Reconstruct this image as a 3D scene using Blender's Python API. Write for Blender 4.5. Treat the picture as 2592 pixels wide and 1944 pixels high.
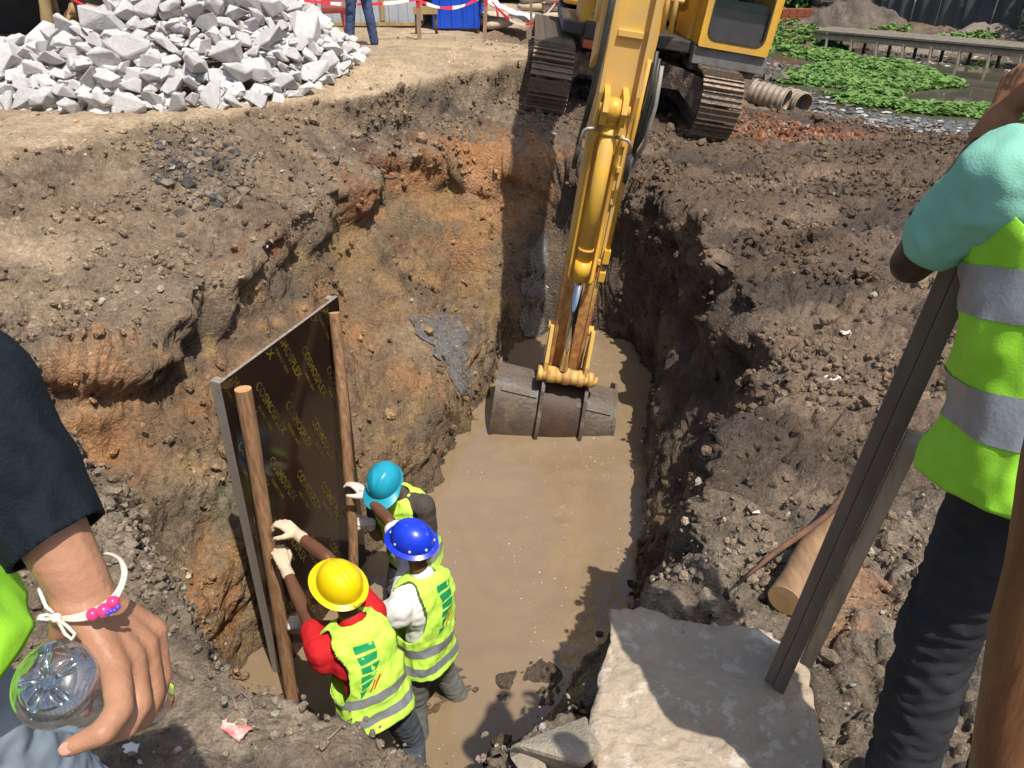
import bpy, bmesh, math, random
import numpy as np
from mathutils import Vector, Matrix, Quaternion, noise as mnoise
R = math.radians
random.seed(7)
rng = np.random.default_rng(11)
scene = bpy.context.scene
for o in list(bpy.data.objects):
    bpy.data.objects.remove(o)
col = scene.collection

# ---------------------------------------------------------------- camera, sky, sun, exposure
CAM_H, PITCH = 1.75, R(31)
cam_data = bpy.data.cameras.new('camera')
cam = bpy.data.objects.new('camera', cam_data)
col.objects.link(cam)
cam_data.sensor_width = 36
cam_data.lens = 27.08
cam_data.clip_start, cam_data.clip_end = 0.02, 600
cam.location = (0, 0, CAM_H)
cam.rotation_euler = (math.pi / 2 - PITCH, 0, 0)
scene.camera = cam

SUN_E, SUN_A = R(64), R(58)            # elevation; azimuth turned from +x towards the camera side
sdir = Vector((math.cos(SUN_E) * math.cos(SUN_A), -math.cos(SUN_E) * math.sin(SUN_A), math.sin(SUN_E)))
world = bpy.data.worlds.new('World')
scene.world = world
world.use_nodes = True
wn = world.node_tree
sky = wn.nodes.new('ShaderNodeTexSky')
sky.sky_type = 'NISHITA'
sky.sun_disc = False
sky.sun_elevation = SUN_E
sky.sun_rotation = math.atan2(sdir.x, sdir.y)
sky.air_density, sky.dust_density = 1.0, 2.5
wn.links.new(sky.outputs[0], wn.nodes['Background'].inputs[0])
wn.nodes['Background'].inputs[1].default_value = 0.10
sl = bpy.data.lights.new('sun', 'SUN')
sl.energy, sl.angle, sl.color = 3.9, R(0.53), (1.0, 0.945, 0.86)
sun = bpy.data.objects.new('sun', sl)
col.objects.link(sun)
sun.rotation_euler = (-sdir).to_track_quat('-Z', 'Y').to_euler()
sun.location = (8, -2, 20)
vs = scene.view_settings
vs.view_transform, vs.look, vs.exposure, vs.gamma = 'Standard', 'None', 0.5, 1.0
vs.use_curve_mapping = False
scene.render.engine = 'CYCLES'
scene.cycles.max_bounces = 8
scene.cycles.transparent_max_bounces = 12

# ---------------------------------------------------------------- helpers: naming
def tag(o, label=None, cat=None, group=None, kind=None):
    if label: o['label'] = label
    if cat: o['category'] = cat
    if group: o['group'] = group
    if kind: o['kind'] = kind
    return o

def empty(name, loc=(0, 0, 0), rot=(0, 0, 0), parent=None):
    o = bpy.data.objects.new(name, None)
    col.objects.link(o)
    o.location, o.rotation_euler = loc, rot
    o.empty_display_size = 0.1
    if parent: o.parent = parent
    return o

def link_mesh(name, me, mat=None, parent=None):
    o = bpy.data.objects.new(name, me)
    col.objects.link(o)
    if mat and not me.materials:
        for m in (mat if isinstance(mat, (list, tuple)) else [mat]):
            me.materials.append(m)
    if parent: o.parent = parent
    return o

def copy_tree(o, parent=None):
    c = o.copy()
    col.objects.link(c)
    c.parent = parent
    for ch in list(o.children):
        copy_tree(ch, c)
    return c

# ---------------------------------------------------------------- helpers: mesh builder
def V(*a): return Vector(a)

def frame(d, up=None):
    d = Vector(d).normalized()
    if up is None or abs(d.dot(Vector(up).normalized())) > 0.995:
        up = Vector((0, 0, 1)) if abs(d.z) < 0.9 else Vector((0, 1, 0))
    u = Vector(up)
    a = u.cross(d).normalized()
    b = d.cross(a).normalized()
    return a, b, d

class MB:
    def __init__(s):
        s.v, s.f, s.m, s.sm = [], [], [], []
        s.mi = 0
        s.smooth = False
    def add(s, verts, faces, smooth=None):
        n = len(s.v)
        s.v += [tuple(p) for p in verts]
        for f in faces:
            s.f.append(tuple(i + n for i in f))
            s.m.append(s.mi)
            s.sm.append(s.smooth if smooth is None else smooth)
        return s
    def box(s, c, size, rot=None, bevel=0.0):
        c = Vector(c)
        hx, hy, hz = [k / 2 for k in size]
        M = rot if isinstance(rot, Matrix) else (Matrix.Rotation(rot[2], 3, 'Z') @ Matrix.Rotation(rot[1], 3, 'Y') @ Matrix.Rotation(rot[0], 3, 'X') if rot else Matrix.Identity(3))
        if bevel <= 0:
            P = [Vector((x, y, z)) for x in (-hx, hx) for y in (-hy, hy) for z in (-hz, hz)]
            F = [(0, 1, 3, 2), (4, 6, 7, 5), (0, 4, 5, 1), (2, 3, 7, 6), (0, 2, 6, 4), (1, 5, 7, 3)]
            return s.add([c + M @ p for p in P], F)
        b = min(bevel, hx * .9, hy * .9, hz * .9)
        bm = bmesh.new()
        bmesh.ops.create_cube(bm, size=1)
        for v in bm.verts: v.co = Vector((v.co.x * 2 * hx, v.co.y * 2 * hy, v.co.z * 2 * hz))
        bmesh.ops.bevel(bm, geom=list(bm.edges), offset=b, segments=2, profile=.6, affect='EDGES')
        bm.verts.index_update()
        vs_ = [c + M @ v.co for v in bm.verts]
        fs = [tuple(v.index for v in f.verts) for f in bm.faces]
        bm.free()
        return s.add(vs_, fs)
    def tube(s, pts, r, seg=10, caps=True, up=None, smooth=True):
        pts = [Vector(p) for p in pts]
        n = len(pts)
        rr = list(r) if isinstance(r, (list, tuple)) else [r] * n
        V_, F_ = [], []
        a = None
        for i, p in enumerate(pts):
            if i == 0: d = pts[1] - pts[0]
            elif i == n - 1: d = pts[-1] - pts[-2]
            else: d = (pts[i + 1] - p).normalized() + (p - pts[i - 1]).normalized()
            d.normalize()
            if a is None:
                a, b, _ = frame(d, up)
            else:
                a = (a - d * a.dot(d)).normalized()
                b = d.cross(a)
            for k in range(seg):
                t = 2 * math.pi * k / seg
                V_.append(p + (a * math.cos(t) + b * math.sin(t)) * rr[i])
        for i in range(n - 1):
            for k in range(seg):
                k2 = (k + 1) % seg
                F_.append((i * seg + k, i * seg + k2, (i + 1) * seg + k2, (i + 1) * seg + k))
        s.add(V_, F_, smooth)
        if caps:
            base = len(s.v) - n * seg
            s.f.append(tuple(base + k for k in reversed(range(seg)))); s.m.append(s.mi); s.sm.append(False)
            s.f.append(tuple(base + (n - 1) * seg + k for k in range(seg))); s.m.append(s.mi); s.sm.append(False)
        return s
    def cyl(s, p0, p1, r, seg=14, r1=None):
        return s.tube([p0, p1], [r, r if r1 is None else r1], seg)
    def sphere(s, c, r, seg=12, rings=8, M=None):
        c = Vector(c)
        rx, ry, rz = (r, r, r) if not isinstance(r, (tuple, list)) else r
        M = M or Matrix.Identity(3)
        V_, F_ = [c + M @ Vector((0, 0, -rz))], []
        for i in range(1, rings):
            ph = -math.pi / 2 + math.pi * i / rings
            for k in range(seg):
                t = 2 * math.pi * k / seg
                V_.append(c + M @ Vector((rx * math.cos(ph) * math.cos(t), ry * math.cos(ph) * math.sin(t), rz * math.sin(ph))))
        V_.append(c + M @ Vector((0, 0, rz)))
        for k in range(seg):
            F_.append((0, 1 + (k + 1) % seg, 1 + k))
            F_.append((len(V_) - 1, 1 + (rings - 2) * seg + k, 1 + (rings - 2) * seg + (k + 1) % seg))
        for i in range(rings - 2):
            for k in range(seg):
                k2 = (k + 1) % seg
                F_.append((1 + i * seg + k, 1 + i * seg + k2, 1 + (i + 1) * seg + k2, 1 + (i + 1) * seg + k))
        return s.add(V_, F_, True)
    def capsule(s, p0, p1, r0, r1, seg=12, flat=1.0, up=None):
        """closed tapered capsule; flat squashes it across `up`"""
        p0, p1 = Vector(p0), Vector(p1)
        d = p1 - p0
        L = d.length
        a, b, d = frame(d, up)
        V_, F_ = [], []
        prof = []
        for i in range(0, 5):
            t = math.pi / 2 * i / 4
            prof.append((-r0 * math.cos(t), r0 * math.sin(t)))
        for i in range(0, 5):
            t = math.pi / 2 * i / 4
            prof.append((L + r1 * math.sin(t), r1 * math.cos(t)))
        V_.append(p0 + d * prof[0][0])
        for (z, r) in prof[1:-1]:
            for k in range(seg):
                t = 2 * math.pi * k / seg
                V_.append(p0 + d * z + a * (r * math.cos(t)) + b * (r * math.sin(t) * flat))
        V_.append(p0 + d * prof[-1][0])
        m = len(prof) - 2
        for k in range(seg):
            F_.append((0, 1 + (k + 1) % seg, 1 + k))
            F_.append((len(V_) - 1, 1 + (m - 1) * seg + k, 1 + (m - 1) * seg + (k + 1) % seg))
        for i in range(m - 1):
            for k in range(seg):
                k2 = (k + 1) % seg
                F_.append((1 + i * seg + k, 1 + i * seg + k2, 1 + (i + 1) * seg + k2, 1 + (i + 1) * seg + k))
        return s.add(V_, F_, True)
    def prism(s, poly, axis_o, ax, ay, az, depth):
        """polygon (2-D) in the plane ax, ay at axis_o, extruded by depth along az"""
        o, ax, ay, az = Vector(axis_o), Vector(ax), Vector(ay), Vector(az)
        n = len(poly)
        P = [o + ax * p[0] + ay * p[1] for p in poly] + [o + ax * p[0] + ay * p[1] + az * depth for p in poly]
        F = [tuple(reversed(range(n))), tuple(range(n, 2 * n))] + [(i, (i + 1) % n, n + (i + 1) % n, n + i) for i in range(n)]
        return s.add(P, F)
    def lathe(s, prof, o, ax, seg=20, closed=False, smooth=True):
        """prof: list of (radius, height) along ax"""
        o = Vector(o)
        a, b, d = frame(ax)
        V_, F_ = [], []
        for (r, h) in prof:
            for k in range(seg):
                t = 2 * math.pi * k / seg
                V_.append(o + d * h + (a * math.cos(t) + b * math.sin(t)) * r)
        for i in range(len(prof) - 1):
            for k in range(seg):
                k2 = (k + 1) % seg
                F_.append((i * seg + k, i * seg + k2, (i + 1) * seg + k2, (i + 1) * seg + k))
        return s.add(V_, F_, smooth)
    def grid(s, fn, nu, nv, wrap=False, mask=None, smooth=True):
        V_ = [fn(i / (nu if wrap else nu - 1), j / (nv - 1)) for j in range(nv) for i in range(nu)]
        F_ = []
        for j in range(nv - 1):
            for i in range(nu if wrap else nu - 1):
                i2 = (i + 1) % nu
                if mask and not mask((i + .5) / (nu if wrap else nu - 1), (j + .5) / (nv - 1)): continue
                F_.append((j * nu + i, j * nu + i2, (j + 1) * nu + i2, (j + 1) * nu + i))
        return s.add(V_, F_, smooth)
    def mesh(s, name):
        me = bpy.data.meshes.new(name)
        me.from_pydata(s.v, [], s.f)
        me.polygons.foreach_set('material_index', s.m)
        me.polygons.foreach_set('use_smooth', s.sm)
        me.update()
        return me
    def build(s, name, mat=None, parent=None):
        return link_mesh(name, s.mesh(name), mat, parent)

def blob(name, prims, voxel, mat, parent=None, smooth=6, wrinkle=0.0, wscale=14.0, seed=0, wdir=None, keep=None):
    """fuse closed primitives into ONE continuous surface (voxel remesh), smooth it, add cloth folds"""
    mb = MB()
    for p in prims:
        if p[0] == 'c': mb.capsule(*p[1:5], **(p[5] if len(p) > 5 else {}))
        elif p[0] == 'e': mb.sphere(p[1], p[2], 14, 10, p[3] if len(p) > 3 else None)
        elif p[0] == 'b': mb.box(*p[1:])
    me = mb.mesh(name)
    o = bpy.data.objects.new(name, me)
    col.objects.link(o)
    md = o.modifiers.new('r', 'REMESH')
    md.mode, md.voxel_size, md.use_smooth_shade = 'VOXEL', voxel, True
    if smooth:
        ms = o.modifiers.new('s', 'SMOOTH')
        ms.factor, ms.iterations = 0.5, smooth
    dg = bpy.context.evaluated_depsgraph_get()
    ev = o.evaluated_get(dg)
    m2 = bpy.data.meshes.new_from_object(ev, depsgraph=dg)
    o.modifiers.clear()
    o.data = m2
    bpy.data.meshes.remove(me)
    m2.name = name
    if wrinkle or keep:
        n = len(m2.vertices)
        co = np.empty(n * 3); m2.vertices.foreach_get('co', co); co = co.reshape(-1, 3)
        no = np.empty(n * 3); m2.vertices.foreach_get('normal', no); no = no.reshape(-1, 3)
        if wrinkle:
            q = co * wscale
            if wdir is not None: q = q * np.array(wdir)
            w = 1 - 2 * np.abs(perlin3(q + seed * 7.3))
            w2 = perlin3(q * 2.3 + 31.7 + seed)
            co = co + no * ((w * 0.7 + w2 * 0.4) * wrinkle)[:, None]
            m2.vertices.foreach_set('co', co.ravel())
        m2.update()
    for p in m2.polygons: p.use_smooth = True
    m2.materials.clear()
    if mat: m2.materials.append(mat)
    if parent: o.parent = parent
    return o

# ---------------------------------------------------------------- helpers: noise in numpy
_perm = np.random.default_rng(3).permutation(1024).astype(np.int64)
_perm = np.concatenate([_perm, _perm, _perm])
_g3 = np.random.default_rng(5).normal(size=(1024, 3)); _g3 /= np.linalg.norm(_g3, axis=1)[:, None]
_r3 = np.random.default_rng(6).random((1024, 3))

def _h(ix, iy, iz):
    return _perm[_perm[_perm[ix & 1023] + (iy & 1023)] + (iz & 1023)] & 1023

def perlin3(p):
    p = np.asarray(p, dtype=np.float64)
    i = np.floor(p).astype(np.int64)
    f = p - i
    w = f * f * f * (f * (f * 6 - 15) + 10)
    out = 0
    for dx in (0, 1):
        wx = w[:, 0] if dx else 1 - w[:, 0]
        for dy in (0, 1):
            wy = w[:, 1] if dy else 1 - w[:, 1]
            for dz in (0, 1):
                wz = w[:, 2] if dz else 1 - w[:, 2]
                g = _g3[_h(i[:, 0] + dx, i[:, 1] + dy, i[:, 2] + dz)]
                d = g[:, 0] * (f[:, 0] - dx) + g[:, 1] * (f[:, 1] - dy) + g[:, 2] * (f[:, 2] - dz)
                out = out + wx * wy * wz * d
    return out * 1.6

def fbm(p, oct=4, lac=2.1, gain=.5):
    s, a = 0, 1.0
    for k in range(oct):
        s = s + a * perlin3(p + 17.1 * k)
        p = p * lac
        a *= gain
    return s

def worley(p):
    """distance to nearest and second nearest feature point"""
    i = np.floor(p).astype(np.int64)
    f = p - i
    d1 = np.full(len(p), 9.0); d2 = np.full(len(p), 9.0)
    for dx in (-1, 0, 1):
        for dy in (-1, 0, 1):
            for dz in (-1, 0, 1):
                r = _r3[_h(i[:, 0] + dx, i[:, 1] + dy, i[:, 2] + dz)]
                d = (f[:, 0] - dx - r[:, 0]) ** 2 + (f[:, 1] - dy - r[:, 1]) ** 2 + (f[:, 2] - dz - r[:, 2]) ** 2
                m = d < d1
                d2 = np.where(m, d1, np.minimum(d2, d))
                d1 = np.where(m, d, d1)
    return np.sqrt(d1), np.sqrt(d2)

def sstep(a, b, x):
    t = np.clip((x - a) / (b - a), 0, 1)
    return t * t * (3 - 2 * t)

# ---------------------------------------------------------------- helpers: materials
def mat(name, c, rough=.6, c2=None, scale=6.0, amt=1.0, bump=0.0, bscale=40.0, metal=0.0, spec=.5, trans=0.0, ior=1.45,
        alpha=1.0, dist=0.0, stretch=None, c3=None, s3=3.0, t3=(.55, .7), coat=0.0, sheen=0.0, sub=0.0, rvar=0.0, bdist=.01, t2=(.35, .65)):
    m = bpy.data.materials.new(name)
    m.use_nodes = True
    nt = m.node_tree
    bs = nt.nodes['Principled BSDF']
    bs.inputs['Base Color'].default_value = (*c, 1)
    bs.inputs['Roughness'].default_value = rough
    bs.inputs['Metallic'].default_value = metal
    bs.inputs['Specular IOR Level'].default_value = spec
    bs.inputs['IOR'].default_value = ior
    if trans: bs.inputs['Transmission Weight'].default_value = trans
    if alpha < 1: bs.inputs['Alpha'].default_value = alpha
    if coat: bs.inputs['Coat Weight'].default_value = coat
    if sheen: bs.inputs['Sheen Weight'].default_value = sheen
    if sub:
        bs.inputs['Subsurface Weight'].default_value = sub
        bs.inputs['Subsurface Radius'].default_value = (.01, .005, .003)
    tc = nt.nodes.new('ShaderNodeTexCoord')
    mp = nt.nodes.new('ShaderNodeMapping')
    nt.links.new(tc.outputs['Object'], mp.inputs[0])
    if stretch: mp.inputs['Scale'].default_value = stretch
    last = None
    if c2 is not None:
        n = nt.nodes.new('ShaderNodeTexNoise')
        n.inputs['Scale'].default_value = scale
        n.inputs['Detail'].default_value = 6
        n.inputs['Roughness'].default_value = .62
        n.inputs['Distortion'].default_value = dist
        nt.links.new(mp.outputs[0], n.inputs['Vector'])
        r = nt.nodes.new('ShaderNodeValToRGB')
        r.color_ramp.elements[0].position, r.color_ramp.elements[1].position = t2
        r.color_ramp.elements[0].color, r.color_ramp.elements[1].color = (*c, 1), (*[a * (1 - amt) + b * amt for a, b in zip(c, c2)], 1)
        nt.links.new(n.outputs[0], r.inputs[0])
        last = r.outputs[0]
        if rvar:
            mr = nt.nodes.new('ShaderNodeMapRange')
            mr.inputs[1].default_value, mr.inputs[2].default_value = .3, .7
            mr.inputs[3].default_value, mr.inputs[4].default_value = max(.02, rough - rvar), min(1, rough + rvar)
            nt.links.new(n.outputs[0], mr.inputs[0])
            nt.links.new(mr.outputs[0], bs.inputs['Roughness'])
    if c3 is not None:
        n = nt.nodes.new('ShaderNodeTexNoise')
        n.inputs['Scale'].default_value = s3
        n.inputs['Detail'].default_value = 8
        n.inputs['Roughness'].default_value = .7
        nt.links.new(mp.outputs[0], n.inputs['Vector'])
        r = nt.nodes.new('ShaderNodeValToRGB')
        r.color_ramp.elements[0].position, r.color_ramp.elements[1].position = t3
        r.color_ramp.elements[0].color, r.color_ramp.elements[1].color = (0, 0, 0, 1), (1, 1, 1, 1)
        nt.links.new(n.outputs[0], r.inputs[0])
        mx = nt.nodes.new('ShaderNodeMix'); mx.data_type = 'RGBA'
        nt.links.new(r.outputs[0], mx.inputs[0])
        if last: nt.links.new(last, mx.inputs[6])
        else: mx.inputs[6].default_value = (*c, 1)
        mx.inputs[7].default_value = (*c3, 1)
        last = mx.outputs[2]
    if last: nt.links.new(last, bs.inputs['Base Color'])
    if bump:
        n = nt.nodes.new('ShaderNodeTexNoise')
        n.inputs['Scale'].default_value = bscale
        n.inputs['Detail'].default_value = 5
        nt.links.new(mp.outputs[0], n.inputs['Vector'])
        b = nt.nodes.new('ShaderNodeBump')
        b.inputs['Strength'].default_value = bump
        b.inputs['Distance'].default_value = bdist
        nt.links.new(n.outputs[0], b.inputs['Height'])
        nt.links.new(b.outputs[0], bs.inputs['Normal'])
    return m

CAMX = np.array([1.0, 0, 0]); 
def at(px, py, z=None, y=None, d=None):
    """point of the place seen at a photograph pixel (2592 wide), given its height, its distance ahead or its depth"""
    x, v = (px - 1296) / 1950.0, (972 - py) / 1950.0
    r = Vector((x, math.cos(PITCH) + v * math.sin(PITCH), -math.sin(PITCH) + v * math.cos(PITCH)))
    if z is not None: t = (z - CAM_H) / r.z
    elif y is not None: t = y / r.y
    else: t = d
    return Vector((0, 0, CAM_H)) + r * t

# ================================================================ GROUND with the dug pit
RIM = [(-3.6, 3.75), (-3.3, 4.2), (-2.76, 4.5), (-2.54, 4.9), (-2.33, 5.6), (-2.07, 6.5), (-1.88, 7.7), (-1.6, 8.8), (-0.9, 9.5),
       (-.1, 9.35), (.6, 9.15), (1.25, 8.85), (1.72, 8.15), (1.86, 6.9), (1.82, 5.4), (1.73, 4.45), (1.5, 3.7), (1.15, 2.95), (.8, 2.45),
       (.45, 2.05), (.15, 1.58), (-.1, 1.36), (-.3, 1.42), (-.6, 1.56), (-.95, 1.76), (-1.35, 2.15), (-2.0, 2.7), (-3.0, 3.2)]
FLOOR = [(-1.95, 3.1), (-1.75, 3.6), (-1.4, 4.3), (-.82, 4.75), (-.52, 5.4), (-.3, 6.4), (-.16, 7.0), (.10, 8.15), (.45, 8.45), (1.05, 8.5),
         (1.42, 8.2), (1.5, 7.3), (1.32, 6.2), (1.12, 5.1), (.93, 4.2), (.7, 3.6), (.35, 3.0), (0, 2.5), (-.4, 2.1), (-1.0, 2.2), (-1.5, 2.65)]
CTRL = [
    # dry sandy yard
    (-9, 4, 0), (-9, 9, 0), (-6, 7.5, 0), (-4.6, 7.2, 0), (-3.9, 8.1, 0), (-3.1, 8.8, 0), (-1.9, 9.75, 0), (-0.9, 11.0, 0), (-.1, 12.1, 0),
    (.4, 13.6, 0), (1.0, 17, 0), (-3, 13, 0), (-6, 12, 0), (-2, 17, 0), (-8, 18, 0), (2, 22, 0), (-2.4, 9.4, .02), (-1.4, 10.4, .02),
    # slope towards the pit
    (-4.2, 6.2, -.12), (-3.4, 6.8, -.2), (-2.7, 7.7, -.25), (-3.6, 5.4, -.33), (-2.8, 6.0, -.45), (-2.3, 7.5, -.48), (-2.9, 4.9, -.55),
    (-3.5, 4.5, -.45), (-4.6, 4.8, -.2), (-5, 3.5, -.1), (-4, 3.6, -.3),
    # cut bank foot and the digger's bench
    (-1.75, 9.0, -.5), (-1.0, 9.95, -.5), (-.45, 10.6, -.46), (.1, 11.3, -.46), (.7, 12.4, -.52), (.5, 9.6, -.62), (.5, 10.8, -.5), (1.6, 10.8, -.68),
    (2.7, 10.6, -.86), (2.7, 13, -.8), (1.5, 14, -.66), (1.0, 13.8, -.58), (1.5, 16, -.6), (3, 16, -.85),
    # muddy ground on the right
    (1.5, 9.2, -.7), (2.2, 8, -.7), (2.3, 6.5, -.7), (2.3, 5, -.66), (2.1, 4, -.6), (1.8, 3.2, -.53), (1.3, 2.6, -.5), (.9, 2.1, -.5),
    (3.2, 9, -.75), (3.4, 6.5, -.62), (3.2, 4.5, -.5), (2.6, 3, -.35), (2, 2, -.25), (4.2, 8, -.6), (4.6, 6, -.5), (5.6, 10.4, -.75), (5, 12, -1.05),
    (3.8, 12, -.95), (4.0, 10.6, -.86), (5.2, 9.2, -.42), (6.4, 9.0, -.5), (7, 6, -.4),
    # pond bed and its far bank
    (6, 16, -1.6), (9, 16, -1.75), (8, 20, -1.75), (12, 20, -1.75), (6, 21, -1.5), (14, 14, -1.7), (10, 13.2, -1.5), (5, 18, -1.15), (7, 13.3, -1.28),
    (9, 11.3, -1.28), (4.5, 15, -1.02), (4.4, 21, -1.0), (17, 17, -1.7), (7, 22.5, -1.5), (11, 22, -1.6), (14, 19.5, -1.6),
    (7, 24.8, -.95), (10, 24.6, -.95), (12.6, 22.6, -.95), (15.5, 20.5, -.95), (18, 19.5, -.95), (8, 28, -.75), (12, 27, -.7), (16, 24, -.75), (5, 27, -.8), (10, 34, -.2), (18, 34, -.2), (3, 30, -.4),
    # where the onlookers stand
    (0.3, 1.2, -.52), (.9, 1.2, -.45), (.6, 1.6, -.55), (-.1, 1.1, -.42), (-.5, 1.2, -.38), (-1, 1.4, -.3), (-1.6, 1.8, -.25), (-2.5, 2.3, -.2), (0, .4, -.12),
    (-1.5, .5, -.06), (1.5, .5, -.1), (0, -2, 0), (-4, 0, 0), (4, 0, -.1)]

def rbf_fit(c):
    c = np.array(c, float)
    d = np.hypot(c[:, None, 0] - c[None, :, 0], c[:, None, 1] - c[None, :, 1])
    K = d * 1.0
    n = len(c)
    A = np.zeros((n + 3, n + 3))
    A[:n, :n] = -K + 0.0 * np.eye(n)
    A[:n, n] = 1; A[:n, n + 1:] = c[:, :2]
    A[n, :n] = 1; A[n + 1:, :n] = c[:, :2].T
    return c, np.linalg.solve(A, np.concatenate([c[:, 2], [0, 0, 0]]))
_RC, _RW = rbf_fit(CTRL)
def outer_z(x, y):
    x = np.clip(x, -10, 18.5); y = np.clip(y, -3, 35)
    s = _RW[-3] + _RW[-2] * x + _RW[-1] * y
    for k, (a, b, _) in enumerate(_RC):
        s = s - _RW[k] * np.sqrt((x - a) ** 2 + (y - b) ** 2 + .01)
    return s

def poly_sd(poly, x, y):
    """signed distance, positive inside"""
    d2 = np.full(x.shape, 1e9); ins = np.zeros(x.shape, bool)
    n = len(poly)
    for i in range(n):
        ax, ay = poly[i]; bx, by = poly[(i + 1) % n]
        ex, ey = bx - ax, by - ay
        t = np.clip(((x - ax) * ex + (y - ay) * ey) / (ex * ex + ey * ey), 0, 1)
        d2 = np.minimum(d2, (x - ax - t * ex) ** 2 + (y - ay - t * ey) ** 2)
        c = ((ay > y) != (by > y)) & (x < (bx - ax) * (y - ay) / (by - ay + 1e-12) + ax)
        ins ^= c
    d = np.sqrt(d2)
    return np.where(ins, d, -d)

def base_z(x, y):
    """smooth height of the ground and pit"""
    sh = x.shape
    x = x.ravel(); y = y.ravel()
    p = np.stack([x * .9, y * .9, np.zeros_like(x)], 1)
    wx = .16 * perlin3(p) + .07 * perlin3(p * 3.1 + 5)
    wy = .16 * perlin3(p + 40) + .07 * perlin3(p * 3.1 + 47)
    xr, yr = x + wx, y + wy
    dr = poly_sd(RIM, xr, yr)
    df = poly_sd(FLOOR, x + wx * .35, y + wy * .35)
    o = outer_z(x, y)
    # cut bank between the yard and the digger's bench
    bl = [(-2.3, 9.0), (-1.75, 9.5), (-1.05, 10.55), (-.35, 11.5), (.15, 12.3), (.55, 13.8), (1.0, 16.5)]
    ds, sg = np.full(x.shape, 1e9), np.ones(x.shape)
    for i in range(len(bl) - 1):
        (ax, ay), (bx, by) = bl[i], bl[i + 1]
        ex, ey = bx - ax, by - ay
        tt = np.clip(((x - ax) * ex + (y - ay) * ey) / (ex * ex + ey * ey), 0, 1)
        dd = np.hypot(x - ax - tt * ex, y - ay - tt * ey)
        cr = ex * (y - ay) - ey * (x - ax)
        sg = np.where(dd < ds, np.sign(cr), sg); ds = np.minimum(ds, dd)
    sb = ds * sg + .13 * perlin3(p * 2.1 + 70) + .05 * perlin3(p * 6 + 30)
    band = np.exp(-(sb / .5) ** 2) * sstep(8.9, 9.6, y) * sstep(16.5, 15, y)
    o = o * (1 - band) + band * (-.52 * (1 - sstep(-.14, .10, sb)))
    din = np.maximum(dr, 0); dof = np.maximum(-df, 0)
    t = np.where(dr <= 0, 0, np.where(df >= 0, 1, din / (din + dof + 1e-6)))
    # lip: short vertical drop, then the long slope; right wall stays even
    g = np.interp(t, [0, .03, .08, .45, .86, .93, 1], [0, .1, .2, .44, .66, .9, 1])
    ledge = perlin3(np.stack([x * 1.1, y * 1.1, t * 2.2], 1))
    g = np.clip(g + .11 * ledge * np.sin(np.pi * np.clip(t, 0, 1)), 0, 1)
    fz = -2.85 + .12 * perlin3(p * 1.7 + 9)
    # trodden mud where the labourers stand, at the near left end of the trench
    mud = sstep(.55, -.1, poly_sd([(-.3, 3.7), (.1, 3.1), (.6, 3.4), (1.2, 9), (-.4, 8)], x, y) + .12 * perlin3(p * 2.3))
    near = sstep(4.4, 3.3, y + .5 * x)
    fz = fz + near * (.2 + .1 * perlin3(p * 2.9)) 
    z = o + (fz - o) * g
    return z.reshape(sh), t.reshape(sh), dr.reshape(sh), o.reshape(sh)

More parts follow.
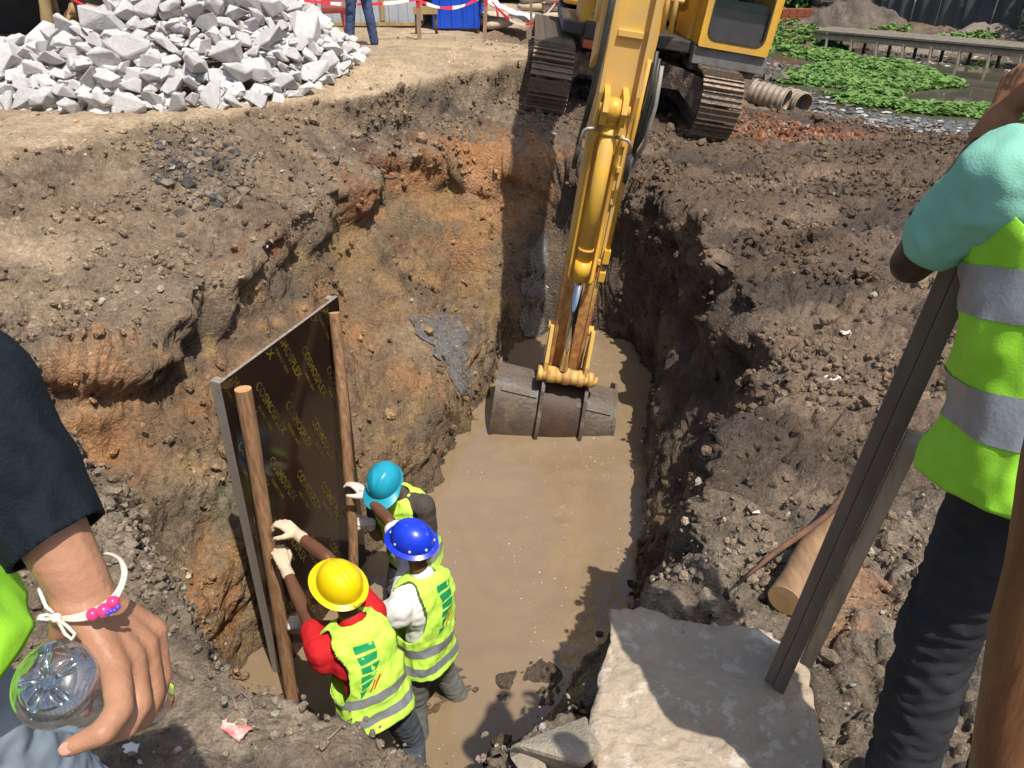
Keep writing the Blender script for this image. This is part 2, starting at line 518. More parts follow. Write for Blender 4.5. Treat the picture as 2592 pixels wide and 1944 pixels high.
def build_ground():
    # rows: spacing grows with distance
    ys = [-3.0, -2, -1, -.4, 0, .3, .55, .75]
    y = .86
    while y < 40:
        ys.append(y)
        k = .0065 * (y + 1.2)
        if 8.0 < y < 10.2: k = .03
        if y < 2.4: k = .0125
        if y > 15: k *= 1.8
        y += k
    ys += [45, 55, 70, 95, 130]
    ys = np.array(ys)
    NC = 640
    X = np.zeros((len(ys), NC)); 
    un = np.linspace(0, 1, NC - 24)
    for j, yy in enumerate(ys):
        half = np.clip(.80 * (abs(yy) * .86 + 1.6) + .25, 1.9, 40)
        if yy < 9: half = max(half, 3.9)
        xs = np.linspace(-half, half, 900)
        z, t, dr, o = base_z(xs, np.full_like(xs, yy)) if (.5 < yy < 12) else (np.zeros_like(xs),) * 4
        ds = np.hypot(np.diff(xs), np.diff(z) * .9)
        # fewer columns where nothing is seen
        cum = np.concatenate([[0], np.cumsum(ds)]); cum /= cum[-1]
        inner = np.interp(un, cum, xs)
        lo = -half - np.geomspace(.3, 75, 12)[::-1]
        hi = half + np.geomspace(.3, 75, 12)
        X[j] = np.concatenate([lo, inner, hi])
    # smooth the column drift between rows
    for _ in range(3):
        X[1:-1] = .25 * X[:-2] + .5 * X[1:-1] + .25 * X[2:]
    Y = np.repeat(ys[:, None], NC, 1)
    Z, T, DR, O = base_z(X, Y)
    P = np.stack([X, Y, Z], -1)
    du = np.gradient(P, axis=1); dv = np.gradient(P, axis=0)
    N = np.cross(du, dv); N /= np.linalg.norm(N, axis=-1, keepdims=True) + 1e-9
    sh = X.shape
    p = P.reshape(-1, 3); n = N.reshape(-1, 3); t = T.ravel(); x, y, z = p.T; dr = DR.ravel(); o = O.ravel()
    # ---- zones
    inpit = sstep(.0, .06, t)
    wall = inpit * (1 - sstep(.97, 1, t))
    sandy = sstep(-.07, .0, o + .05 * perlin3(p * 1.6)) * (1 - inpit) * sstep(2.2, 3.4, y) * sstep(3.0, 1.6, x - .22 * (y - 9))
    right = sstep(-.3, .9, x - .10 * (y - 9) - 0.2 + .35 * perlin3(p * .9 + 3))
    farr = sstep(14, 17, y) * sstep(2.5, 4, x)
    near = sstep(3.0, 2.2, y) * (1 - inpit)
    dirt = (1 - sandy)
    # ---- relief along the normal
    q = p.copy()
    vis = (y > .5) & (y < 40) & (np.abs(x) < 30)
    d = np.zeros(len(p))
    f1, f2 = worley(q[vis] * 5.5 + .35 * np.stack([perlin3(q[vis] * 4), perlin3(q[vis] * 4 + 9), perlin3(q[vis] * 4 + 21)], 1))
    g1, g2 = worley(q[vis] * 14 + .3 * np.stack([perlin3(q[vis] * 9), perlin3(q[vis] * 9 + 9), perlin3(q[vis] * 9 + 21)], 1))
    lump = (.62 - f1)            # rounded clods
    crumb = (.6 - g1)
    patch = sstep(-.25, .35, perlin3(q[vis] * .8 + 60))          # rough here, smoother there
    big = perlin3(q[vis] * 1.9); mid = perlin3(q[vis] * 4.3 + 8); fine = fbm(q[vis] * 11, 3)
    sv, wv, nv_, rv = sandy[vis], wall[vis], near[vis], right[vis]
    rough = (1 - .93 * sv)
    strat = perlin3(np.stack([q[vis][:, 0] * 2.2, q[vis][:, 1] * 2.2, q[vis][:, 2] * 9], 1))
    groove = perlin3(np.stack([q[vis][:, 0] * 7, q[vis][:, 1] * 7, q[vis][:, 2] * 1.1], 1))
    crack = (1 - sstep(.0, .16, f2 - f1)) ; crack2 = (1 - sstep(0, .2, g2 - g1))
    dv_ = rough * (-(.018 + .03 * patch) * crack * (1 - .5 * wv) - .012 * crack2 * patch + .06 * big * (1 - .55 * nv_) + .04 * mid + .02 * fine + (.035 + .05 * patch) * lump * (1 - .3 * wv) * (1 - .55 * nv_) + (.014 + .018 * patch) * crumb)
    dv_ += wv * (.03 * strat + .028 * groove * (1 - rv * .4))
    dv_ += sv * (.012 * big + .006 * mid + .005 * fine)
    ruts = sstep(1.9, 2.4, q[vis][:, 0]) * (1 - wv) * sstep(12, 9, q[vis][:, 1])
    dv_ += ruts * .05 * (np.abs(perlin3(np.stack([q[vis][:, 0] * 2.6, q[vis][:, 1] * 1.4, 0 * dv_], 1))) - .25)
    d[vis] = dv_
    lipm = np.exp(-((t - .03) / .05) ** 2) * (t > 0)
    q = p + n * d[:, None]
    # crumbling lip that overhangs the cut
    m = (np.abs(dr) < .25) & (y > 2.5)
    e_ = .02
    gx_ = poly_sd(RIM, x[m] + e_, y[m]) - poly_sd(RIM, x[m] - e_, y[m]); gy_ = poly_sd(RIM, x[m], y[m] + e_) - poly_sd(RIM, x[m], y[m] - e_)
    gl = np.hypot(gx_, gy_) + 1e-6
    push = (.05 + .16 * sstep(-.1, .5, perlin3(p[m] * 2.6 + 90)) + .05 * perlin3(p[m] * 9)) * np.exp(-((dr[m] - .03) / .075) ** 2)
    q[m, 0] += gx_ / gl * push; q[m, 1] += gy_ / gl * push
    # ---- soil colours (what the earth itself is)
    def C(r, g, b): return np.array([r, g, b])
    tan, grey, brown, ochre = C(.47, .355, .235), C(.26, .19, .128), C(.21, .14, .082), C(.29, .19, .085)
    orange, red, green, dark, mudc = C(.40, .20, .085), C(.30, .105, .04), C(.165, .16, .105), C(.082, .058, .041), C(.14, .097, .065)
    n1 = fbm(q * .9 + 11, 4); n2 = fbm(q * 2.2 + 51, 4); n3 = fbm(q * 5 + 81, 3)
    colr = np.repeat(grey[None], len(p), 0)
    def mixc(c, w):
        nonlocal colr
        w = np.clip(w, 0, 1)[:, None]
        colr = colr * (1 - w) + c * w
    mixc(C(.30, .23, .155), sstep(.0, .5, n1) * .8)
    mixc(C(.15, .112, .08), sstep(.05, .5, n2 + .3 * n3) * .55)
    mixc(tan, sandy)
    mixc(C(.42, .30, .18), sandy * sstep(.05, .6, n2) * .8)
    mixc(C(.58, .44, .28), sandy * sstep(.1, .6, -n1) * .8)
    # walls of the pit on the left: brown, ochre, streaks of clay
    lw = wall * (1 - right)
    mixc(brown, lw)
    mixc(C(.29, .21, .13), lw * sstep(-.1, .5, n1) * .9)
    mixc(ochre, lw * sstep(.05, .55, n2 + .25 * n3) * .8)
    mixc(orange, lw * sstep(.3, .65, fbm(q * 1.3 + 140, 4)) * .5)
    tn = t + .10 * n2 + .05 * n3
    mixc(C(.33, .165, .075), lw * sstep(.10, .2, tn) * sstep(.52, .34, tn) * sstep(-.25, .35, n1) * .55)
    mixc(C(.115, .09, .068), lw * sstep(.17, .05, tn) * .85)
    mixc(C(.12, .095, .07), lw * sstep(.15, .5, fbm(q * np.array([1.2, 1.2, 3.5]) + 330, 3)) * .6)
    # right: dark wet mud
    mixc(mudc, right * (1 - sandy))
    mixc(dark, right * (1 - sandy) * sstep(-.15, .45, n1 + .35 * n2))
    mixc(C(.23, .165, .112), right * (1 - wall) * (1 - sandy) * sstep(.1, .45, fbm(q * .7 + 200, 3)) * .8)
    mixc(dark, right * wall * .85)
    mixc(C(.23, .155, .085), right * wall * sstep(.1, .5, n2) * .6)
    # near bank: grey crumbly fill
    mixc(C(.25, .195, .14), near)
    mixc(C(.14, .11, .085), near * sstep(0, .5, n2) * .7)
    mixc(C(.34, .28, .2), near * sstep(.1, .5, n3) * .5)
    bankc = (1 - sandy) * (1 - wall) * sstep(-.02, -.2, o) * sstep(9.2, 9.8, y) * sstep(1.2, .2, x - .25 * (y - 9))
    mixc(C(.13, .10, .072), bankc * sstep(.2, -.3, n2) * .8)
    # single veins and lenses of clay seen in the cut
    for (bx, by, bz, r, cc, w) in PATCHES:
        dd = np.sqrt((q[:, 0] - bx) ** 2 + (q[:, 1] - by) ** 2 + (1.2 * (q[:, 2] - bz)) ** 2)
        cc = {'o': orange, 'r': red, 'y': ochre, 'g': green, 'd': C(.085, .075, .068), 's': C(.10, .098, .094), 't': tan, 'p': C(.55, .30, .16), 'm': mudc, 'b': brown}[cc]
        mixc(cc, .8 * w * sstep(r * 1.45, r * .25, dd + r * .75 * n2 + r * .75 * n3))
    wet = np.clip(right * .75 + sstep(-2.1, -2.5, q[:, 2]) * .9 + .25 * wall, 0, 1) * (1 - sandy)
    wet = wet * sstep(-.5, .3, n2 + .2)
    mixc(colr * .62, sstep(-2.2, -2.5, q[:, 2] + .12 * n2) * .9)      # splashed, soaked foot of the walls
    colr = np.clip(colr * (1 + .22 * n3[:, None]), .01, 1)
    # ---- mesh
    nr, nc = sh
    idx = np.arange(nr * nc).reshape(nr, nc)
    F = np.stack([idx[:-1, :-1], idx[:-1, 1:], idx[1:, 1:], idx[1:, :-1]], -1).reshape(-1, 4)
    me = bpy.data.meshes.new('ground')
    me.vertices.add(len(q)); me.vertices.foreach_set('co', q.ravel())
    me.loops.add(F.size); me.loops.foreach_set('vertex_index', F.ravel().astype(np.int32))
    me.polygons.add(len(F)); me.polygons.foreach_set('loop_start', np.arange(0, F.size, 4, dtype=np.int32))
    me.update(calc_edges=True)
    me.polygons.foreach_set('use_smooth', np.ones(len(F), bool))
    ca = me.attributes.new('soil', 'FLOAT_COLOR', 'POINT')
    ca.data.foreach_set('color', np.concatenate([colr, np.ones((len(q), 1))], 1).astype(np.float32).ravel())
    wa = me.attributes.new('wet', 'FLOAT', 'POINT')
    wa.data.foreach_set('value', wet.astype(np.float32))
    return me, q, colr, dict(sandy=sandy, wall=wall, right=right, near=near, t=t, shape=sh)

PATCHES = [
    (-0.80, 9.43, -0.72, 0.50, 'o', 0.9), (-0.22, 9.42, -0.81, 0.60, 'o', 0.9), (0.26, 9.32, -0.69, 0.50, 'o', 0.8), (-0.46, 9.32, -1.02, 0.30, 'p', 0.7),
    (-1.52, 8.82, -0.69, 0.35, 'r', 0.9), (-1.64, 7.88, -0.80, 0.35, 'r', 0.7), (-1.17, 9.14, -0.97, 0.40, 'o', 0.8), (-1.10, 8.65, -1.53, 0.20, 'r', 0.9),
    (-1.32, 8.24, -1.47, 0.15, 'r', 0.8), (-0.80, 9.09, -1.44, 0.40, 'y', 0.8), (-1.37, 8.74, -1.27, 0.35, 'g', 0.6), (-1.77, 7.78, -1.07, 0.30, 'y', 0.9),
    (-1.77, 7.43, -1.24, 0.30, 'y', 0.9), (-0.70, 8.76, -1.72, 0.35, 'o', 0.7), (-0.46, 8.57, -2.11, 0.30, 'o', 0.7), (-0.79, 7.84, -2.17, 0.30, 's', 1.0),
    (-0.59, 8.13, -2.41, 0.25, 's', 1.0), (-0.50, 7.34, -2.45, 0.16, 's', 1.0), (0.26, 9.01, -1.77, 0.22, 's', 0.9), (0.16, 8.67, -2.15, 0.25, 's', 0.9),
    (0.98, 8.92, -1.53, 0.50, 'm', 0.8), (1.33, 8.52, -1.78, 0.40, 'm', 0.8), (-1.22, 6.37, -2.25, 0.25, 'g', 0.9), (-1.39, 6.31, -2.12, 0.20, 'g', 0.8),
    (-1.52, 6.56, -1.87, 0.30, 'o', 0.5), (-2.21, 4.19, -1.80, 0.28, 'g', 0.9), (-2.09, 4.31, -1.83, 0.20, 'g', 0.8), (-2.16, 3.73, -2.05, 0.33, 'o', 0.9),
    (-2.04, 3.72, -2.27, 0.25, 'o', 0.8), (-2.69, 4.35, -0.75, 0.26, 'o', 0.7), (-2.69, 4.31, -0.83, 0.25, 'p', 0.8), (-2.22, 6.03, -0.67, 0.14, 'r', 0.8),
    (-2.29, 5.64, -0.65, 0.14, 'r', 0.8), (-2.13, 6.39, -0.67, 0.12, 'r', 0.8), (-3.07, 7.08, -0.21, 0.25, 'd', 0.9), (-2.92, 7.47, -0.24, 0.25, 'd', 0.8),
    (-2.24, 5.55, -1.17, 0.35, 'm', 0.7), (-2.14, 5.91, -1.13, 0.30, 'm', 0.7), (-3.46, 5.32, -0.36, 0.45, 't', 0.6), (-3.72, 5.53, -0.25, 0.40, 't', 0.6),
    (3.52, 11.67, -0.90, 0.70, 'r', 0.6), (4.54, 12.05, -0.98, 0.70, 'r', 0.6), (5.08, 11.58, -0.99, 0.50, 'r', 0.7), (1.30, 8.71, -1.07, 0.25, 'o', 0.6),
    (1.85, 7.41, -0.98, 0.30, 'b', 0.7), (1.31, 2.09, -0.38, 0.16, 'p', 0.8), (-0.61, 3.25, -2.64, 0.20, 'o', 0.6), (-1.39, 9.39, -0.38, 0.40, 'd', 0.6),
    (-0.75, 10.54, -0.29, 0.40, 'd', 0.6), (-1.77, 8.84, -0.47, 0.35, 'd', 0.7), (-3.56, 6.17, -0.28, 0.50, 'b', 0.4), (-2.33, 6.78, -0.45, 0.40, 'm', 0.6),]

def soil_material():
    m = bpy.data.materials.new('soil')
    m.use_nodes = True
    nt = m.node_tree; L = nt.links
    bs = nt.nodes['Principled BSDF']
    at1 = nt.nodes.new('ShaderNodeAttribute'); at1.attribute_name = 'soil'
    at2 = nt.nodes.new('ShaderNodeAttribute'); at2.attribute_name = 'wet'
    tc = nt.nodes.new('ShaderNodeTexCoord')
    def noise(sc, det=6, ro=.65):
        n = nt.nodes.new('ShaderNodeTexNoise')
        n.inputs['Scale'].default_value, n.inputs['Detail'].default_value, n.inputs['Roughness'].default_value = sc, det, ro
        L.new(tc.outputs['Object'], n.inputs['Vector'])
        return n.outputs[0]
    def mr(i, a, b, c, d):
        n = nt.nodes.new('ShaderNodeMapRange')
        n.inputs[1].default_value, n.inputs[2].default_value, n.inputs[3].default_value, n.inputs[4].default_value = a, b, c, d
        L.new(i, n.inputs[0])
        return n.outputs[0]
    a = mr(noise(22), .3, .7, .62, 1.3)
    b = mr(noise(95, 4), .3, .7, .72, 1.25)
    mu = nt.nodes.new('ShaderNodeMath'); mu.operation = 'MULTIPLY'
    L.new(a, mu.inputs[0]); L.new(b, mu.inputs[1])
    vm = nt.nodes.new('ShaderNodeVectorMath'); vm.operation = 'SCALE'
    L.new(at1.outputs['Color'], vm.inputs[0]); L.new(mu.outputs[0], vm.inputs['Scale'])
    # pale grit
    vo = nt.nodes.new('ShaderNodeTexVoronoi'); vo.inputs['Scale'].default_value = 55
    L.new(tc.outputs['Object'], vo.inputs['Vector'])
    gr = mr(vo.outputs['Distance'], .10, .16, 1, 0)
    gm = nt.nodes.new('ShaderNodeMath'); gm.operation = 'MULTIPLY'
    L.new(gr, gm.inputs[0]); L.new(mr(noise(7), .5, .62, 0, .7), gm.inputs[1])
    mx = nt.nodes.new('ShaderNodeMix'); mx.data_type = 'RGBA'
    L.new(gm.outputs[0], mx.inputs[0]); L.new(vm.outputs[0], mx.inputs[6]); mx.inputs[7].default_value = (.42, .36, .28, 1)
    L.new(mx.outputs[2], bs.inputs['Base Color'])
    L.new(mr(at2.outputs['Fac'], 0, 1, .95, .42), bs.inputs['Roughness'])
    L.new(mr(at2.outputs['Fac'], 0, 1, .15, .5), bs.inputs['Specular IOR Level'])
    bp = nt.nodes.new('ShaderNodeBump'); bp.inputs['Strength'].default_value = .75; bp.inputs['Distance'].default_value = .03
    vb = nt.nodes.new('ShaderNodeTexVoronoi'); vb.inputs['Scale'].default_value = 34
    wp = nt.nodes.new('ShaderNodeVectorMath'); wp.operation = 'ADD'
    nz = nt.nodes.new('ShaderNodeTexNoise'); nz.inputs['Scale'].default_value = 14; nz.inputs['Detail'].default_value = 4
    L.new(tc.outputs['Object'], nz.inputs['Vector'])
    sc_ = nt.nodes.new('ShaderNodeVectorMath'); sc_.operation = 'SCALE'; sc_.inputs['Scale'].default_value = .03
    L.new(nz.outputs['Color'], sc_.inputs[0]); L.new(tc.outputs['Object'], wp.inputs[0]); L.new(sc_.outputs[0], wp.inputs[1])
    L.new(wp.outputs[0], vb.inputs['Vector'])
    vb2 = nt.nodes.new('ShaderNodeTexVoronoi'); vb2.inputs['Scale'].default_value = 88
    L.new(wp.outputs[0], vb2.inputs['Vector'])
    cr = nt.nodes.new('ShaderNodeMath'); cr.operation = 'ADD'
    L.new(mr(vb.outputs['Distance'], .1, .75, 0, .75), cr.inputs[0]); L.new(mr(vb2.outputs['Distance'], .1, .75, 0, .4), cr.inputs[1])
    hsum = nt.nodes.new('ShaderNodeMath'); hsum.operation = 'SUBTRACT'
    L.new(mr(noise(38, 10, .78), .3, .7, 0, .55), hsum.inputs[0]); L.new(cr.outputs[0], hsum.inputs[1])
    L.new(hsum.outputs[0], bp.inputs['Height'])
    bp2 = nt.nodes.new('ShaderNodeBump'); bp2.inputs['Strength'].default_value = .6; bp2.inputs['Distance'].default_value = .006
    L.new(noise(160, 4), bp2.inputs['Height']); L.new(bp.outputs[0], bp2.inputs['Normal'])
    L.new(bp2.outputs[0], bs.inputs['Normal'])
    return m

M_SOIL = soil_material()
g_me, G_CO, G_COL, G_Z = build_ground()
ground = link_mesh('ground', g_me, M_SOIL)
tag(ground, 'trampled earth with a deep steep-sided pit dug into it', 'ground', kind='structure')

# lookup of the ground height and of the surface seen along a pixel
from mathutils.bvhtree import BVHTree
_dg = bpy.context.evaluated_depsgraph_get()
G_BVH = BVHTree.FromObject(ground, _dg)
def gz(x, y, up=30):
    h = G_BVH.ray_cast(Vector((x, y, up)), Vector((0, 0, -1)))
    return h[0].z if h[0] else 0.0
def hit(px, py):
    o = Vector((0, 0, CAM_H))
    h = G_BVH.ray_cast(o, (at(px, py, d=1.0) - o).normalized())
    return h[0], h[1]

# ---------------------------------------------------------------- muddy water in the pit
def water_mat(name, c, c2, rough, bscale, bump, scale=.8, spec=.5):
    return mat(name, c, rough, c2=c2, scale=scale, bump=bump, bscale=bscale, bdist=.012, spec=spec, ior=1.33, dist=1.6)
WZ = -2.6
mb = MB(); mb.smooth = True
nx, ny = 110, 190
wx0, wx1, wy0, wy1 = -2.3, 2.4, 1.9, 9.1
gx, gy = np.meshgrid(np.linspace(wx0, wx1, nx), np.linspace(wy0, wy1, ny))
pp = np.stack([gx.ravel(), gy.ravel(), 0 * gx.ravel()], 1)
rip = perlin3(pp * np.array([3.2, 5.5, 1])) * .008 + perlin3(pp * np.array([7, 10, 1]) + 5) * .003
wv = np.stack([pp[:, 0], pp[:, 1], WZ + rip], 1)
idx = np.arange(nx * ny).reshape(ny, nx)
wf = np.stack([idx[:-1, :-1], idx[:-1, 1:], idx[1:, 1:], idx[1:, :-1]], -1).reshape(-1, 4)
mb.add([tuple(v) for v in wv], [tuple(f) for f in wf], True)
M_PITWATER = mat('muddy_water', (.262, .188, .114), .03, c2=(.205, .145, .086), scale=.55, dist=1.8, bump=.22, bscale=4.5, bdist=.05, spec=.9, ior=1.5, stretch=(1.5, 1, 1), t2=(.3, .72))
pit_water = mb.build('pit_water', M_PITWATER)
tag(pit_water, 'opaque light brown muddy water filling the bottom of the pit', 'water', kind='structure')

# ---------------------------------------------------------------- pond
PZ = -1.3
mb = MB()
mb.add([(4, 12, PZ), (40, 9, PZ), (40, 30, PZ), (3.6, 30, PZ)], [(0, 1, 2, 3)])
pond = mb.build('pond_water', water_mat('pond_water', (.055, .052, .038), (.10, .085, .06), .03, 5, .03, scale=.35))
tag(pond, 'still dark pond water partly covered by floating plants', 'water', kind='structure')

# ---------------------------------------------------------------- loose clods and grit lying on the earth (nobody could count them)
def ico(sub=1):
    bm = bmesh.new()
    bmesh.ops.create_icosphere(bm, subdivisions=sub, radius=1)
    v = np.array([list(a.co) for a in bm.verts]); f = np.array([[b.index for b in a.verts] for a in bm.faces])
    bm.free()
    return v, f
ICO1, ICO2 = ico(1), ico(2)

def scatter_lumps(name, pts, nrm, sizes, cols, wets, mat_, seed, shape=ICO1, squash=1.0, flat=True):
    rg = np.random.default_rng(seed)
    bv, bf = shape
    n, k = len(pts), len(bv)
    # eight lumpy templates
    tem = []
    for i in range(10):
        d = 1 + .33 * perlin3(bv * 1.3 + i * 9.1) + .15 * perlin3(bv * 3 + i * 5)
        sc = np.array([1, rg.uniform(.6, 1), rg.uniform(.45, .9)])
        tem.append(bv * d[:, None] * sc)
    tem = np.array(tem)
    ti = rg.integers(0, 10, n)
    q = rg.normal(size=(n, 4)); q /= np.linalg.norm(q, axis=1)[:, None]
    w, x, y, z = q.T
    Rm = np.stack([1 - 2 * (y * y + z * z), 2 * (x * y - z * w), 2 * (x * z + y * w), 2 * (x * y + z * w), 1 - 2 * (x * x + z * z), 2 * (y * z - x * w),
                   2 * (x * z - y * w), 2 * (y * z + x * w), 1 - 2 * (x * x + y * y)], 1).reshape(n, 3, 3)
    co = np.einsum('nij,nkj->nki', Rm, tem[ti]) * sizes[:, None, None] * np.array([1, 1, squash]) + pts[:, None, :]
    F = (bf[None] + (np.arange(n) * k)[:, None, None]).reshape(-1, 3)
    me = bpy.data.meshes.new(name)
    me.vertices.add(n * k); me.vertices.foreach_set('co', co.ravel())
    me.loops.add(F.size); me.loops.foreach_set('vertex_index', F.ravel().astype(np.int32))
    me.polygons.add(len(F)); me.polygons.foreach_set('loop_start', np.arange(0, F.size, 3, dtype=np.int32))
    me.update(calc_edges=True)
    me.polygons.foreach_set('use_smooth', np.full(len(F), not flat))
    c4 = np.concatenate([cols, np.ones((n, 1))], 1)
    ca = me.attributes.new('soil', 'FLOAT_COLOR', 'POINT')
    ca.data.foreach_set('color', np.repeat(c4, k, 0).astype(np.float32).ravel())
    wa = me.attributes.new('wet', 'FLOAT', 'POINT')
    wa.data.foreach_set('value', np.repeat(wets, k).astype(np.float32))
    return link_mesh(name, me, mat_)

def pick(mask_w, n, seed):
    rg = np.random.default_rng(seed)
    w = mask_w / mask_w.sum()
    return rg.choice(len(w), n, p=w)

def clods():
    x, y, z = G_CO.T
    sh = G_Z['shape']
    A = G_CO.reshape(*sh, 3)
    area = np.linalg.norm(np.cross(np.gradient(A, axis=1), np.gradient(A, axis=0)), axis=-1).ravel()
    dist = np.hypot(x, np.hypot(y, z - CAM_H))
    inv = (y > .9) & (y < 14) & (np.abs(x) < 1 + .75 * y) & (z > -2.62)
    clump = sstep(-.1, .5, fbm(G_CO * 1.1 + 300, 3))
    w = area * inv * (1 - .97 * G_Z['sandy']) * (.15 + clump) * np.where(G_Z['wall'] > .5, .45, 1) / np.maximum(dist, 1.5) ** .8
    i = pick(w, 30000, 1)
    rg = np.random.default_rng(2)
    s = .005 + .03 * rg.random(len(i)) ** 3.4 * np.clip(dist[i] / 4, .55, 1.3)
    s = np.where(rg.random(len(i)) < .035, s * 2.0, s)
    p = G_CO[i] + rg.normal(size=(len(i), 3)) * [.03, .03, 0] + np.array([0, 0, .35])[None] * s[:, None]
    c = G_COL[i] * rg.uniform(1.0, 1.6, (len(i), 1))
    o = scatter_lumps('soil_clods', p, None, s, c, np.zeros(len(i)) + .1, M_SOIL, 3)
    tag(o, 'loose earth clods strewn over the pit banks', 'clods', kind='stuff')
    # pale pebbles and grit, mostly on the near bank and the yard
    w = area * inv * (.12 + G_Z['near'] * 2.5 + .30 * G_Z['sandy']) * (1 - .9 * G_Z['wall']) / np.maximum(dist, 1.5) ** .8
    i = pick(w, 2600, 5)
    s = .004 + .016 * rg.random(len(i)) ** 3 * np.clip(dist[i] / 3, .6, 2)
    p = G_CO[i] + rg.normal(size=(len(i), 3)) * [.03, .03, 0] + np.array([0, 0, .3])[None] * s[:, None]
    c = np.array([.48, .42, .34])[None] * rg.uniform(.55, 1.25, (len(i), 1)) * (1 + .06 * rg.normal(size=(len(i), 3)))
    o = scatter_lumps('pebbles', p, None, s, np.clip(c, .05, .8), np.zeros(len(i)), M_SOIL, 6)
    tag(o, 'pale pebbles and grit lying on the trampled earth', 'pebbles', kind='stuff')
clods()

# ================================================================ EXCAVATOR
def stain_mat(name, c, c2, stain, rough=.45, scale=5, stscale=9, metal=0.0, bump=.15, spec=.5, c3=None, s3=14, t3=(.6, .68)):
    """paint with dust, plus mud / rust that follows the 'stain' attribute of the mesh"""
    m = mat(name, c, rough, c2=c2, scale=scale, bump=bump, bscale=60, metal=metal, spec=spec, bdist=.004, c3=c3, s3=s3, t3=t3, rvar=.12)
    nt = m.node_tree; L = nt.links
    bs = nt.nodes['Principled BSDF']
    src = bs.inputs['Base Color'].links[0].from_socket
    a = nt.nodes.new('ShaderNodeAttribute'); a.attribute_name = 'stain'
    n = nt.nodes.new('ShaderNodeTexNoise'); n.inputs['Scale'].default_value = stscale; n.inputs['Detail'].default_value = 8; n.inputs['Roughness'].default_value = .7
    tc = nt.nodes.new('ShaderNodeTexCoord'); L.new(tc.outputs['Object'], n.inputs['Vector'])
    ad = nt.nodes.new('ShaderNodeMath'); ad.operation = 'ADD'
    L.new(a.outputs['Fac'], ad.inputs[0]); L.new(n.outputs[0], ad.inputs[1])
    mr = nt.nodes.new('ShaderNodeMapRange')
    mr.inputs[1].default_value, mr.inputs[2].default_value = .82, 1.12
    L.new(ad.outputs[0], mr.inputs[0])
    mx = nt.nodes.new('ShaderNodeMix'); mx.data_type = 'RGBA'
    L.new(mr.outputs[0], mx.inputs[0]); L.new(src, mx.inputs[6]); mx.inputs[7].default_value = (*stain, 1)
    L.new(mx.outputs[2], bs.inputs['Base Color'])
    return m
def set_attr(o, name, fn):
    me = o.data
    a = me.attributes.new(name, 'FLOAT', 'POINT')
    a.data.foreach_set('value', np.array([fn(v.co) for v in me.vertices], dtype=np.float32))
    return o

M_YEL = stain_mat('yellow_paint', (.68, .38, .03), (.54, .31, .07), (.30, .13, .045), rough=.5, c3=(.26, .12, .04), s3=9, t3=(.66, .7))
M_YELPALE = stain_mat('dusty_yellow_paint', (.70, .44, .10), (.62, .40, .14), (.33, .14, .05), rough=.55, c3=(.36, .17, .06), s3=7, t3=(.66, .72))
M_STEEL = mat('chrome_rod', (.55, .56, .58), .14, metal=1.0)
M_DARKMET = mat('dark_metal', (.035, .034, .033), .5, c2=(.07, .06, .05), scale=9, bump=.2)
M_GREYPL = mat('grey_plate', (.20, .20, .195), .6, c2=(.12, .115, .105), scale=7, bump=.2, c3=(.24, .17, .11), s3=6)
M_MUDMET = mat('muddy_track_steel', (.135, .10, .075), .55, c2=(.07, .055, .045), scale=14, bump=.6, bscale=35, c3=(.27, .205, .15), s3=8, t3=(.5, .6), bdist=.02)
M_TRACK = mat('worn_track_steel', (.20, .165, .135), .45, c2=(.12, .09, .07), scale=16, bump=.6, bscale=30, metal=.55, c3=(.20, .145, .10), s3=9, t3=(.46, .56), bdist=.02)
M_RUBBER = mat('hose_rubber', (.025, .026, .024), .5, c2=(.05, .048, .04), scale=12)
M_PIPEST = mat('pipe_steel', (.38, .35, .30), .45, c2=(.26, .2, .14), scale=14, metal=.5)
M_ORANGE = mat('orange_primer', (.50, .11, .03), .6, c2=(.38, .10, .04), scale=6)
M_BUCKET = mat('wet_bucket_steel', (.060, .042, .031), .55, c2=(.10, .07, .048), scale=4, bump=.8, bscale=26, c3=(.15, .105, .066), s3=3.2, t3=(.55, .7), bdist=.01, spec=.6, rvar=.14)
M_REDRUST = mat('red_brown_rust', (.065, .03, .018), .6, c2=(.035, .02, .014), scale=8, bump=.3)
M_GLASSD = mat('dark_cab_glass', (.045, .047, .055), .12, c2=(.06, .06, .066), scale=4, c3=(.35, .34, .32), s3=48, t3=(.73, .75))
M_GLASS = mat('cab_glass', (.72, .86, .84), .03, trans=1.0, ior=1.12)

EX_O, EX_ROLL = Vector((1.57, 10.78, -.70)), R(8.8)
ex = empty('excavator', EX_O, (0, EX_ROLL, R(-1.5)))
tag(ex, 'yellow tracked excavator on the muddy bench, its bucket dipped in the pit water', 'excavator')
EXM = Matrix.Translation(EX_O) @ Matrix.Rotation(R(-1.5), 4, 'Z') @ Matrix.Rotation(EX_ROLL, 4, 'Y')
EXI = EXM.inverted()
def L_(p): return EXI @ Vector(p)             # world to digger space

